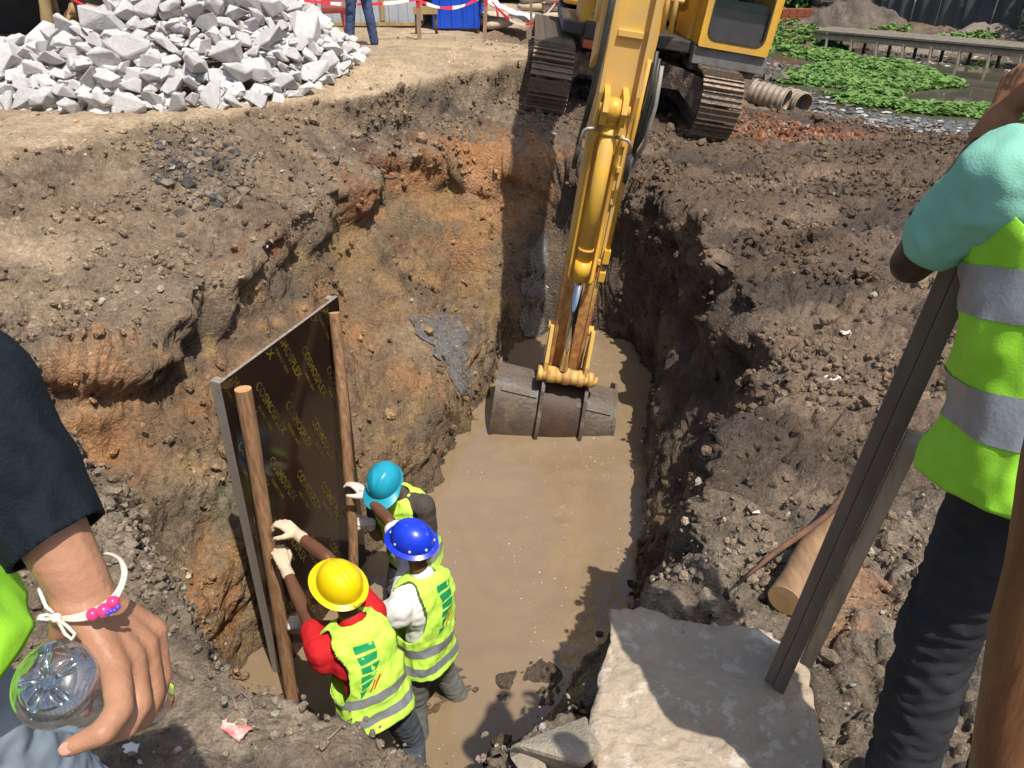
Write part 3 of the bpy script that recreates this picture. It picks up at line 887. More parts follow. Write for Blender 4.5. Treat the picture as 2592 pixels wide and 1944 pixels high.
def make_tracks():
    pitch, r, Lt, w = .19, .40, 4.05, .55
    # shoe with three grousers, lying in its own frame: x across, y along, z outwards
    sb = MB()
    sb.box((0, 0, .012), (w, pitch * .93, .024))
    for k, yy in enumerate((-.075, 0, .075)):
        sb.prism([(-.012, 0), (.012, 0), (.007, .03), (-.007, .03)], (-w / 2, yy, .024), (0, 1, 0), (0, 0, 1), (1, 0, 0), w)
    shoe_me = sb.mesh('shoe'); shoe_me.materials.append(M_TRACK)
    per = 2 * (Lt - 2 * r) + 2 * math.pi * r
    n = int(per / pitch)
    for sx in (-1.15, 1.15):
        tr = MB()
        # roller chain loop
        def loop(s):
            s = s % per
            st = Lt - 2 * r
            if s < st: return Vector((sx, r + s, r * 2)), Vector((0, 0, 1)), 0
            s -= st
            if s < math.pi * r:
                a = s / r
                return Vector((sx, Lt - r + r * math.sin(a), r + r * math.cos(a))), Vector((0, math.sin(a), math.cos(a))), a
            s -= math.pi * r
            if s < st: return Vector((sx, Lt - r - s, 0)), Vector((0, 0, -1)), math.pi
            s -= st
            a = math.pi + s / r
            return Vector((sx, r + r * math.sin(a), r + r * math.cos(a))), Vector((0, math.sin(a), math.cos(a))), a
        N = 60
        for side in (-1, 1):
            P0 = [loop(per * k / N) for k in range(N)]
            vs_ = []
            for (p, nn, a) in P0:
                vs_ += [p + V(side * .1 - .03, 0, .04), p + V(side * .1 + .03, 0, .04), p - nn * .09 + V(side * .1 + .03, 0, .04), p - nn * .09 + V(side * .1 - .03, 0, .04)]
            fs = []
            for k in range(N):
                a4, b4 = 4 * k, 4 * ((k + 1) % N)
                for q in range(4):
                    fs.append((a4 + q, a4 + (q + 1) % 4, b4 + (q + 1) % 4, b4 + q))
            tr.add(vs_, fs)
        # idler and sprocket wheels, bottom rollers
        for yy in (r, Lt - r):
            tr.cyl((sx - .1, yy, r + .04), (sx + .1, yy, r + .04), r - .1, 20)
        for k in range(7):
            yy = r + .25 + k * (Lt - 2 * r - .5) / 6
            tr.cyl((sx - .12, yy, .14), (sx + .12, yy, .14), .09, 12)
        chain = tr.build('track', M_MUDMET, ex)
        for k in range(n):
            p, nn, a = loop(per * (k + .5) / n)
            s = bpy.data.objects.new('shoe', shoe_me)
            col.objects.link(s); s.parent = chain
            s.location = p + nn * .0 + V(0, 0, .04)
            s.rotation_euler = (-a, 0, 0)
            if k % 5 == 0: s.scale = (1, 1, 1.0)
        fr = MB()
        fr.box((sx, Lt / 2, .46), (.30, Lt - 1.0, .42), bevel=.04)
        fr.build('track_frame', M_MUDMET, ex)
        # cake of mud lying on the upper run
make_tracks()

# car body between the tracks: arched legs
mb = MB()
mb.box((0, 2.0, .62), (1.5, 1.5, .34), bevel=.05)
for sx in (-1, 1):
    for (y0, y1) in ((1.35, .75), (2.65, 3.3)):
        a = V(sx * .45, y0, .62); b = V(sx * 1.05, y1, .56)
        d = (b - a)
        mb.prism([(0, -.17), (d.length * .45, -.1), (d.length, -.36), (d.length, .16), (0, .18)], a - V(0, .22, 0), d.normalized(), (0, 0, 1), (0, 1, 0), .42)
mb.build('car_body', M_MUDMET, ex)
mb = MB(); mb.cyl((0, 2.0, .78), (0, 2.0, 1.0), .62, 28); mb.build('slewing_ring', M_DARKMET, ex)

UP = V(.16, 0, 0)      # the upper carriage stands a little to the cab side
mb = MB()
mb.box(UP + V(0, 2.35, 1.06), (2.45, 2.9, .16), bevel=.02)
mb.build('deck_frame', M_DARKMET, ex)
mb = MB()
mb.box(UP + V(0, 4.15, 1.6), (2.45, .75, 1.05), bevel=.12)
mb.build('counterweight', M_DARKMET, ex)
mb = MB()
mb.box(UP + V(0, 3.2, 1.75), (2.4, 1.1, 1.1), bevel=.06)
mb.build('engine_hood', M_YEL, ex)

# front corner beside the boom: fuel tank and tool box
def rr_poly(w, h, r, n=6):
    """rounded rectangle, centred"""
    pts = []
    for (cx, cy, a0) in ((w / 2 - r, h / 2 - r, 0), (-w / 2 + r, h / 2 - r, 90), (-w / 2 + r, -h / 2 + r, 180), (w / 2 - r, -h / 2 + r, 270)):
        for k in range(n + 1):
            a = R(a0 + 90 * k / n)
            pts.append((cx + r * math.cos(a), cy + r * math.sin(a)))
    return pts
def ring_plate(mb, outer, inner, o, ax, ay, az, depth):
    """plate with a hole; outer and inner have the same count"""
    o, ax, ay, az = Vector(o), Vector(ax), Vector(ay), Vector(az)
    n = len(outer)
    P = []
    for poly in (outer, inner):
        for dz in (0, depth):
            P += [o + ax * p[0] + ay * p[1] + az * dz for p in poly]
    F = []
    for i in range(n):
        j = (i + 1) % n
        F += [(i, j, 2 * n + j, 2 * n + i), (n + j, n + i, 3 * n + i, 3 * n + j), (j, i, n + i, n + j), (2 * n + i, 2 * n + j, 3 * n + j, 3 * n + i)]
    mb.add(P, F)
TX = -.62
TOOLZ = V(0, 0, -.30)
mb = MB(); mb.box(UP + TOOLZ + V(TX, 1.55, 1.80), (.78, 1.1, 1.1), bevel=.07)
tank = mb.build('tool_box', M_YEL, ex)
mb = MB()
ring_plate(mb, rr_poly(.62, .50, .06), rr_poly(.54, .42, .05), UP + TOOLZ + V(TX + .04, .995, 1.82), (1, 0, 0), (0, 0, 1), (0, -1, 0), .012)
mb.box(UP + TOOLZ + V(TX + .04, .99, 1.82), (.5, .012, .36), bevel=.005)
mb.build('door_panel', M_YEL, tank)
mb = MB(); mb.box(UP + TOOLZ + V(TX + .28, .965, 1.92), (.04, .03, .09), bevel=.008); mb.build('latch', M_DARKMET, tank)
mb = MB(); mb.tube([UP + TOOLZ + V(TX - .16, .95, 1.55), UP + TOOLZ + V(TX - .17, .92, 1.7), UP + TOOLZ + V(TX - .14, .94, 1.86)], .014, 8)
mb.box(UP + TOOLZ + V(TX - .16, .95, 1.72), (.07, .03, .05)); mb.build('handle', M_PIPEST, tank)
mb = MB(); mb.box(UP + TOOLZ + V(TX + .05, 1.05, 1.36), (.70, .55, .22), bevel=.02)
st = mb.build('step_box', M_DARKMET, ex)
for k in range(3):
    mb = MB(); mb.box(UP + TOOLZ + V(TX - .05 + .09 * k, .765, 1.36), (.035, .015, .12)); mb.build('tread', M_PIPEST, st)
mb = MB(); mb.box(UP + TOOLZ + V(TX + .06, 1.0, 1.20), (.72, .62, .10), bevel=.01); mb.build('orange_skirt', M_ORANGE, ex)

# house front beside the boom foot (shaded)
mb = MB(); mb.box(UP + V(.07, 1.7, 1.55), (.16, 1.2, .85), bevel=.02); mb.box(UP + V(.60, 1.75, 1.5), (.07, 1.1, 1.0), bevel=.02)
mb.build('boom_bracket', M_YEL, ex)

# cab
CB = UP + V(.63, .72, 1.0)           # lower left front corner of the cab
cw, ch, cd = .98, 1.95, 1.5
mb = MB()
fo, fi = rr_poly(cw, ch, .03), rr_poly(cw - .19, ch - .20, .13)
ring_plate(mb, fo, fi, CB + V(cw / 2, 0, .12 + ch / 2), (1, 0, 0), (0, .06, .998), (0, 1, 0), .07)
for sx in (0, cw):
    so, si = rr_poly(cd, ch, .04), rr_poly(cd - .22, ch - .9, .08)
    s2 = [(p[0], p[1] + .3) for p in si]
    ring_plate(mb, so, s2, CB + V(sx - (.05 if sx else 0), .07 + cd / 2, .12 + ch / 2), (0, 1, 0), (0, 0, 1), (1, 0, 0), .05)
mb.box(CB + V(cw / 2, .1 + cd / 2, .12 + ch + .03), (cw + .04, cd + .1, .08), bevel=.03)
mb.box(CB + V(cw / 2, cd + .04, .12 + ch / 2), (cw - .1, .05, ch - .02))
cab = mb.build('cab', M_YEL, ex)
mb = MB(); mb.box(CB + V(cw / 2, .035, .12 + ch / 2 + .20), (cw - .17, .012, ch - .60), rot=(R(-3.4), 0, 0)); mb.build('window', M_GLASS, cab)
mb = MB(); mb.prism(rr_poly(cw - .18, .52, .13), CB + V(cw / 2, .035, .12 + .095 + .26), (1, 0, 0), (0, .06, .998), (0, 1, 0), .012); mb.build('lower_window', M_GLASSD, cab)
mb = MB()
seal_o, seal_i = rr_poly(cw - .17, ch - .18, .135), rr_poly(cw - .215, ch - .225, .12)
ring_plate(mb, seal_o, seal_i, CB + V(cw / 2, -.008, .12 + ch / 2), (1, 0, 0), (0, .06, .998), (0, 1, 0), .02)
mb.build('window_seal', M_RUBBER, cab)
mb = MB(); mb.box(CB + V(cw + .02, .03, .12 + ch / 2), (.03, .03, ch - .2), bevel=.008); mb.build('grab_rail', M_YEL, cab)
for k in range(8):
    mb = MB(); bx = .05 if k % 2 else cw - .05
    mb.cyl(CB + V(bx, -.004, .3 + .42 * (k // 2)), CB + V(bx, -.016, .3 + .42 * (k // 2)), .012, 8); mb.build('bolt', M_DARKMET, cab)
mb = MB(); mb.box(CB + V(cw / 2, .09, 0.0), (cw + .04, .20, .22), bevel=.012); mb.build('cab_base_plate', M_GREYPL, ex)
mb = MB(); mb.box(CB + V(.47, .45, -.16), (.95, .5, .12), bevel=.02); mb.build('floor_pan', M_MUDMET, ex)
# seat and console seen through the glass
mb = MB(); mb.box(CB + V(cw / 2, .95, .55), (.5, .5, .16), bevel=.05); mb.box(CB + V(cw / 2, 1.2, .95), (.5, .14, .75), bevel=.05); mb.build('operator_seat', M_DARKMET, ex)
for lx in (.25, .72):
    mb = MB(); mb.tube([CB + V(lx, .5, .2), CB + V(lx, .42, .8)], .02); mb.sphere(CB + V(lx, .41, .83), .035); mb.build('control_lever', M_RUBBER, ex)
# red coil of cable hung under the cab
mb = MB()
for k in range(4):
    c = CB + V(.30 + .022 * k, .16, -.19)
    mb.tube([c + V(0, .0 + .05 * math.cos(a), .085 * math.sin(a)) for a in np.linspace(0, 2 * math.pi, 17)], .012, 6, caps=False)
mb.build('red_cable_coil', mat('red_rubber', (.62, .03, .025), .4), ex)

# ---- the arm hanging into the pit (world points, then digger space)
S0, _sm = at(1428, 930, d=7.60), at(1590, 120, d=6.05)
AX = (_sm - S0).normalized()
S1 = S0 + AX * 3.95
AW = (Vector((1, -.06, 0)) - AX * AX.x).normalized(); AW = (AW - AX * AW.dot(AX)).normalized()
AN = AX.cross(AW).normalized()
if AN.y > 0: AN = -AN                  # towards the onlookers
def S(a, n=0, w=0): return L_(S0 + AX * a + AN * n + AW * w)
SAX, SAN, SAW = (L_(S0 + AX) - L_(S0)), (L_(S0 + AN) - L_(S0)), (L_(S0 + AW) - L_(S0))
SL = (S1 - S0).length
wid = lambda a: .158 + .008 * np.clip(a / 2.4, 0, 1)
mb = MB()
# box section: front n=0, back depth varies
ks = np.linspace(-.08, SL, 40)
def depth(a): return np.interp(a, [-.1, .1, .8, 2.2, 2.9, SL], [.20, .24, .36, .56, .62, .40])
vs_, fs = [], []
for a in ks:
    w = wid(a)
    vs_ += [S(a, 0, -w), S(a, 0, w), S(a, -depth(a), w), S(a, -depth(a), -w)]
for i in range(len(ks) - 1):
    for q in range(4):
        fs.append((4 * i + q, 4 * i + (q + 1) % 4, 4 * i + 4 + (q + 1) % 4, 4 * i + 4 + q))
fs += [(0, 3, 2, 1), tuple(4 * (len(ks) - 1) + q for q in range(4))]
mb.add(vs_, fs)
# side plates standing proud of the front face
for sg in (-1, 1):
    vs_, fs = [], []
    for a in ks:
        w = wid(a) + .001
        h = .018 if a < 2.35 else np.interp(a, [2.35, 2.6, SL], [.02, .085, .10])
        vs_ += [S(a, -.02, sg * w), S(a, h, sg * w), S(a, h, sg * (w - .035)), S(a, -.02, sg * (w - .035))]
    for i in range(len(ks) - 1):
        for q in range(4):
            fs.append((4 * i + q, 4 * i + (q + 1) % 4, 4 * i + 4 + (q + 1) % 4, 4 * i + 4 + q))
    mb.add(vs_, fs)
stick = mb.build('arm', M_YELPALE, ex)
set_attr(stick, 'stain', lambda co: float(np.interp((co - S(0)).dot(SAX), [-.1, .5, 1.1, 1.6, 4], [.62, .58, .42, .16, .1])))
for (a, w, sz) in ((3.05, 0, (.2, .03, .05)), (1.15, .135, (.03, .03, .05)), (1.72, .135, (.03, .03, .05)), (2.0, .135, (.03, .03, .05)), (2.22, .135, (.03, .03, .05))):
    mb = MB(); mb.box(S(a, .016, w * .9), sz, rot=Matrix((SAW, SAN, SAX)).transposed(), bevel=.005); mb.build('lug', M_YELPALE, stick)

# bucket cylinder on the front of the arm
CT, CM, CE = S(2.52, .13, -.03), S(1.02, .16, -.03), S(.08, .19, -.02)
mb = MB()
dcy = (CM - CT)
mb.tube([CT + dcy * .08, CM - dcy * .12], .064, 24)
mb.tube([CM - dcy * .12, CM], .074, 24)
mb.tube([CT + dcy * .04, CT + dcy * .10], .07, 24)
for k in range(10):
    a = 2 * math.pi * k / 10
    u1, u2, _ = frame(dcy)
    c = CM + (u1 * math.cos(a) + u2 * math.sin(a)) * .06
    mb.cyl(c, c + dcy.normalized() * .018, .011, 6)
cyl_ = mb.build('bucket_cylinder', M_YEL, ex)
set_attr(cyl_, 'stain', lambda co: .2)
mb = MB(); mb.tube([CM - dcy * .02, CE], .04, 20); mb.build('rod', M_STEEL, cyl_)
mb = MB()
for w in (-.105, .045):
    mb.prism([(-.16, -.16), (.16, -.16), (.11, .10), (0, .15), (-.11, .10)], S(2.5, .13, w - .02), SAX, SAN, SAW, .045)
mb.cyl(S(2.5, .15, -.15), S(2.5, .15, .10), .045, 16)
mb.sphere(S(2.5, .15, -.03), (.1, .1, .1))
o = mb.build('cylinder_mount', M_YEL, ex); set_attr(o, 'stain', lambda co: .3)
mb = MB()
for w in (-.125, .085):
    mb.tube([S(2.3, .12, w), S(2.2, .05, w - .01), S(1.0, .06, w), S(.96, .1, w * .8)], .02, 8)
mb.tube([S(2.9, .1, .175), S(2.3, .03, .18), S(1.25, .03, .178)], .018, 8)
mb.box(S(1.22, .03, .175), (.06, .06, .14), rot=Matrix((SAW, SAN, SAX)).transposed(), bevel=.01)
mb.box(S(1.02, .02, .172), (.06, .06, .10), rot=Matrix((SAW, SAN, SAX)).transposed(), bevel=.01)
o = mb.build('hydraulic_pipe', M_YEL, ex); set_attr(o, 'stain', lambda co: .2)
# band clamps on the barrel
for k in (.13, .80):
    mb = MB(); mb.tube([CT + dcy * k, CT + dcy * (k + .018)], .07, 24); mb.build('clamp', M_YEL, cyl_)
# steel elbows and flexible hoses at the cylinder head
mb = MB()
mb.tube([S(2.34, .14, -.12), S(2.33, .16, -.21), S(2.31, .16, -.235), S(2.24, .15, -.245), S(2.18, .14, -.247)], .015, 10)
mb.build('hydraulic_elbow', M_PIPEST, ex)
mb = MB()
mb.tube([S(2.30, .16, .02), S(2.29, .18, .13), S(2.26, .18, .16), S(2.18, .16, .17)], .015, 10)
mb.build('hydraulic_elbow', M_PIPEST, ex)
mb = MB()
mb.tube([S(2.18, .14, -.247), S(2.05, .1, -.26), S(1.97, .02, -.255), S(2.0, -.2, -.24), S(2.4, -.4, -.2)], .022, 10)
mb.build('hydraulic_hose', M_RUBBER, ex)
mb = MB(); mb.tube([S(2.18, .16, .17), S(2.0, .12, .18), S(1.9, .02, .19), S(2.1, -.15, .24), S(2.8, -.3, .28)], .022, 10); mb.build('hydraulic_hose', M_RUBBER, ex)
mb = MB(); mb.tube([S(3.4, .1, -.2), S(3.2, .12, -.2), S(2.95, .12, -.205), S(2.6, .08, -.215), S(2.35, .0, -.23), S(2.1, -.2, -.24)], .024, 10); mb.build('hydraulic_hose', M_RUBBER, ex)
for k, (w0, w1, aa) in enumerate(((.235, .40, 2.95), (.30, .47, 2.85), (.265, .42, 2.9))):
    mb = MB()
    mb.tube([S(aa, -.05, w0), S(aa - .3, -.02, w0 + .015), S(aa - .62, -.06, w0 + .005), S(aa - .85, -.18, w0 - .05), S(aa - .9, -.35, w0 - .09), S(aa - .7, -.5, w0 - .05)], .018, 10)
    mb.build('hydraulic_hose', M_RUBBER if k != 1 else mat('grey_hose', (.3, .29, .25), .5, c2=(.2, .18, .14), scale=8), ex)

# boom: arched box from the house to the arm head
nose, knee, foot = S1 - AX * .75 - AN * .55, Vector((1.35, 9.3, 3.35)), Vector((1.88, 12.35, .95))
mb = MB()
P = []
for k in range(17):
    t = k / 16
    p = nose * (1 - t) ** 2 + (knee * 2 - (nose + foot) * .5) * 2 * t * (1 - t) + foot * t * t
    P.append(p)
vs_, fs = [], []
for k, p in enumerate(P):
    d = (P[min(k + 1, 16)] - P[max(k - 1, 0)]).normalized()
    sx_ = Vector((1, 0, -.15)); sx_ = (sx_ - d * sx_.dot(d)).normalized(); u = sx_.cross(d).normalized()
    h = np.interp(k, [0, 3, 8, 14, 16], [.22, .30, .40, .30, .2]); w = np.interp(k, [0, 2, 16], [.22, .22, .24])
    vs_ += [L_(p + sx_ * a * w + u * b * h) for a, b in ((-1, -1), (1, -1), (1, 1), (-1, 1))]
for i in range(16):
    for q in range(4): fs.append((4 * i + q, 4 * i + (q + 1) % 4, 4 * i + 4 + (q + 1) % 4, 4 * i + 4 + q))
fs += [(0, 3, 2, 1), (64, 65, 66, 67)]
mb.add(vs_, fs)
mb.tube([L_(nose - AW * .27), L_(nose + AW * .27)], .16, 20)
boom = mb.build('boom', M_YELPALE, ex); set_attr(boom, 'stain', lambda co: .1)
# plates of the boom head that hold the arm, with pipes down their side
mb = MB()
for sg in (-1, 1):
    mb.prism([(-.55, -.2), (.5, -.3), (.75, .05), (.2, .42), (-.35, .4)], L_(nose + AW * (.215 * sg) - AW * .02), SAX, SAN, SAW, .04)
o = mb.build('boom_head', M_YELPALE, ex); set_attr(o, 'stain', lambda co: .12)
mb = MB()
for k, w in enumerate((.255, .32)):
    mb.tube([L_(nose + AW * w + AX * 1.0 + AN * .3), L_(nose + AW * w + AX * .35 + AN * .4), L_(nose + AW * (w - .01) + AX * .1 + AN * .42), L_(nose + AW * w - AX * .12 + AN * .40)], .022, 10)
mb.tube([L_(nose + AW * .235 + AX * .12 + AN * .42), L_(nose + AW * .37 + AX * .12 + AN * .42)], .018, 8)
o = mb.build('hydraulic_pipe', M_YELPALE, ex); set_attr(o, 'stain', lambda co: .15)
for sg in (-.42, .42):
    a, b = Vector((1.9 + sg, 11.6, .75)), Vector((1.45 + sg, 9.9, 2.6))
    mb = MB(); mb.tube([L_(a), L_(a + (b - a) * .6)], .075, 16); c_ = mb.build('boom_cylinder', M_YEL, ex); set_attr(c_, 'stain', lambda co: .1)
    mb = MB(); mb.tube([L_(a + (b - a) * .58), L_(b)], .045, 14); mb.build('rod', M_STEEL, c_)

# linkage at the foot of the arm
mb = MB()
for sg in (-1, 1):
    mb.prism([(-.13, -.08), (.02, -.13), (.42, -.02), (.44, .07), (.1, .16), (-.1, .15)], S(.05, .06, sg * .195 - .016), SAX, SAN, SAW, .034)
mb.cyl(S(.38, -.12, -.22), S(.38, -.12, .22), .05, 16)
o = mb.build('bucket_link', M_YELPALE, ex); set_attr(o, 'stain', lambda co: .22)
mb = MB()
ws = [-.26, -.21, -.17, -.09, -.02, .05, .13, .19, .23, .28]
for k in range(len(ws) - 1):
    mb.cyl(S(0, .17, ws[k]), S(0, .17, ws[k + 1]), [.075, .065, .082, .075, .084, .074, .082, .065, .075][k], 20)
mb.cyl(S(0, .17, .28), S(-.02, .17, .31), .05, 12)
o = mb.build('linkage_pin', M_YELPALE, ex); set_attr(o, 'stain', lambda co: .42)
mb = MB(); mb.cyl(S(-.06, .0, -.24), S(-.06, .0, .24), .07, 16); mb.build('bucket_pin', M_BUCKET, ex)

# bucket, seen on its curved back
BW = (SAW - SAX * .10).normalized()
BO = S(-.24, .05, .0) - BW * .03
prof = [(-.10, .10), (.10, .02), (.22, -.10), (.30, -.26), (.325, -.42), (.29, -.58), (.21, -.70), (.02, -.84), (-.14, -.92)]
def smoothp(pr, n=26):
    t = np.linspace(0, len(pr) - 1, n); pr = np.array(pr)
    out = []
    for u in t:
        i = min(int(u), len(pr) - 2); f = u - i
        p0, p1, p2, p3 = pr[max(i - 1, 0)], pr[i], pr[i + 1], pr[min(i + 2, len(pr) - 1)]
        out.append(.5 * ((2 * p1) + (p2 - p0) * f + (2 * p0 - 5 * p1 + 4 * p2 - p3) * f * f + (3 * p1 - p0 - 3 * p2 + p3) * f ** 3))
    return out
BP = smoothp(prof)
hw = .585
def Bp(nn, aa, w): return BO + SAN * nn + SAX * aa + BW * w
mb = MB(); mb.smooth = True
vs_, fs = [], []
for (nn, aa) in BP:
    for w in np.linspace(-hw, hw, 12): vs_.append(Bp(nn, aa, w))
for i in range(len(BP) - 1):
    for k in range(11): fs.append((12 * i + k, 12 * i + k + 1, 12 * i + 13 + k, 12 * i + 12 + k))
n0 = len(vs_)
for (nn, aa) in BP:
    for w in np.linspace(-hw, hw, 12): vs_.append(Bp(nn - .03, aa - .01, w))
fs += [tuple(n0 + q for q in reversed(f)) for f in fs]
mb.add(vs_, fs, True)
bucket = mb.build('bucket', M_BUCKET, ex)
# side plates
for sg in (-1, 1):
    mb = MB()
    poly = [(p[0] + .012, p[1]) for p in BP] + [(-.45, -.95), (-.62, -.55), (-.40, .0), (-.14, .13)]
    mb.prism(poly, BO + BW * (sg * hw - (0 if sg > 0 else .03)), SAN, SAX, BW, .03)
    mb.build('side_plate', M_BUCKET, bucket)
# wear strips across the back and the heel plate
def strip(i0, w0, w1, off, th):
    a, b = BP[i0], BP[i0 + 1]
    t = Vector((b[0] - a[0], b[1] - a[1])).normalized(); nrm = Vector((-t.y, t.x)); nrm = nrm if nrm.x > 0 else -nrm
    o = Bp(a[0], a[1], w0)
    poly = [(a[0] + nrm.x * q - BP[i0][0] + t.x * s_, a[1] + nrm.y * q - BP[i0][1] + t.y * s_) for (s_, q) in ((0, -.01), (off, -.01), (off, th), (0, th))]
    mb = MB(); mb.prism(poly, o, SAN, SAX, BW, w1 - w0); mb.build('wear_strip', M_BUCKET, bucket)
strip(4, -hw + .03, -.2, .05, .018); strip(4, .2, hw - .03, .05, .018)
strip(16, -hw + .03, -.2, .035, .02); strip(16, .2, hw - .03, .035, .02)
strip(19, -hw + .03, hw - .03, .06, .012)
for sg in (-1, 1):
    mb = MB()
    pr = [(p[0] + .10 * math.sin(math.pi * min(1, (i + 2) / 18)), p[1] + (.03 if i < 6 else 0)) for i, p in enumerate(BP[:19])]
    pr = [(.02, .19), (.14, .17), (.22, .08)] + pr[5:] + [(p[0] - .02, p[1]) for p in reversed(BP[:19])]
    mb.prism(pr, BO + BW * (sg * .215 + .06 - .016), SAN, SAX, BW, .034)
    mb.build('ear', M_BUCKET, bucket)
mb = MB()
vs_, fs = [], []
for k, (nn, aa) in enumerate(BP[3:17]):
    for w in (-.135, .255): vs_.append(Bp(nn + .012, aa, w))
for k in range(13): fs.append((2 * k, 2 * k + 1, 2 * k + 3, 2 * k + 2))
mb.add(vs_, fs, True)
mb.build('rusty_back_plate', M_REDRUST, bucket)
mb = MB()
vs_, fs = [], []
for k, (nn, aa) in enumerate(BP[14:19]):
    for w in (-.14, .26): vs_.append(Bp(nn + .05, aa, w))
for k in range(4): fs.append((2 * k, 2 * k + 1, 2 * k + 3, 2 * k + 2))
mb.add(vs_, fs, True); mb.build('gusset', M_BUCKET, bucket)
for k in range(5):
    mb = MB(); w = -hw + .1 + k * (2 * hw - .2) / 4
    a = BP[-1]
    mb.prism([(0, -.03), (-.2, -.05), (-.2, -.03), (0, .04)], Bp(a[0], a[1], w - .04), SAN, SAX, BW, .08)
    mb.build('tooth', M_BUCKET, bucket)
for o in ex.children_recursive:
    if o.type == 'MESH' and o.data.materials and o.data.materials[0] in (M_YEL, M_YELPALE) and 'stain' not in o.data.attributes:
        set_attr(o, 'stain', lambda co: .1)

# ================================================================ PEOPLE
def fabric(name, c, c2=None, rough=.85, bump=.12, scale=10, c3=None, s3=5, t3=(.55, .7)):
    return mat(name, c, rough, c2=c2 or tuple(k * .82 for k in c), scale=scale, bump=bump, bscale=260, spec=.22, bdist=.003, c3=c3, s3=s3, t3=t3)
M_SKIN = mat('brown_skin', (.15, .068, .036), .45, c2=(.115, .05, .027), scale=9, bump=.12, bscale=220, spec=.4, sub=.04, bdist=.002)
M_SKIN2 = mat('light_brown_skin', (.42, .215, .13), .5, c2=(.32, .155, .088), scale=11, bump=.6, bscale=120, spec=.42, sub=.06, bdist=.0022)
M_SKIND = mat('dark_brown_skin', (.05, .026, .018), .42, c2=(.035, .018, .013), scale=9, spec=.4)
M_HAIR = mat('black_hair', (.008, .007, .006), .55, bump=.5, bscale=150)
M_VEST = fabric('hi_vis_yellow', (.55, .84, .11), (.47, .76, .08), rough=.6, bump=.25, scale=18, c3=(.36, .42, .12), s3=6, t3=(.6, .78))
M_VESTG = fabric('hi_vis_green', (.32, .70, .045), (.27, .60, .035), rough=.6, bump=.2)
M_BAND = mat('reflective_tape', (.30, .315, .33), .35, c2=(.24, .25, .265), scale=20, bump=.15, bscale=120, metal=.25)
M_RED = fabric('red_cotton', (.55, .018, .022), (.46, .014, .018))
M_WHITE = fabric('white_cotton', (.74, .74, .71), (.66, .66, .63))
M_GREYTR = fabric('grey_work_trousers', (.155, .16, .15), (.115, .12, .11), c3=(.17, .12, .075), s3=3, t3=(.52, .66))
M_BLUETR = fabric('slate_trousers', (.095, .11, .135), (.07, .085, .105), c3=(.16, .115, .075), s3=3, t3=(.55, .7))
M_DARKTR = fabric('black_trousers', (.022, .023, .027), (.032, .033, .038))
M_DARKSH = fabric('dark_grey_shirt', (.06, .052, .045), (.085, .07, .055))
M_TEAL = fabric('teal_green_shirt', (.23, .52, .405), (.215, .49, .38), rough=.8, bump=.4)
M_NAVY = fabric('navy_knit', (.005, .009, .013), (.010, .016, .022), scale=40, bump=.5)
M_JEANS = fabric('blue_jeans', (.035, .055, .12), (.06, .085, .16))
M_LJEANS = fabric('pale_grey_jeans', (.30, .36, .42), (.24, .29, .35), scale=14)
M_GLOVE = fabric('tan_cotton_glove', (.60, .47, .33), (.52, .40, .27), bump=.35)
M_GLOVEW = fabric('white_cotton_glove', (.62, .59, .54), (.48, .44, .38), bump=.35, c3=(.3, .25, .19), s3=16, t3=(.56, .66))
M_BOOT = mat('black_rubber_boot', (.018, .018, .018), .4, c2=(.08, .06, .04), scale=8, bump=.1)
M_GREENPR = mat('green_print', (.01, .28, .10), .6)
M_REDPR = mat('red_print', (.5, .06, .03), .6)
M_EYE = mat('eye', (.5, .48, .45), .2)
def helmet_mat(name, c): return mat(name, c, .3, c2=tuple(k * .88 for k in c), scale=7, coat=.15, bump=.06, bscale=30, c3=(.27, .20, .12), s3=9, t3=(.63, .72), bdist=.002)

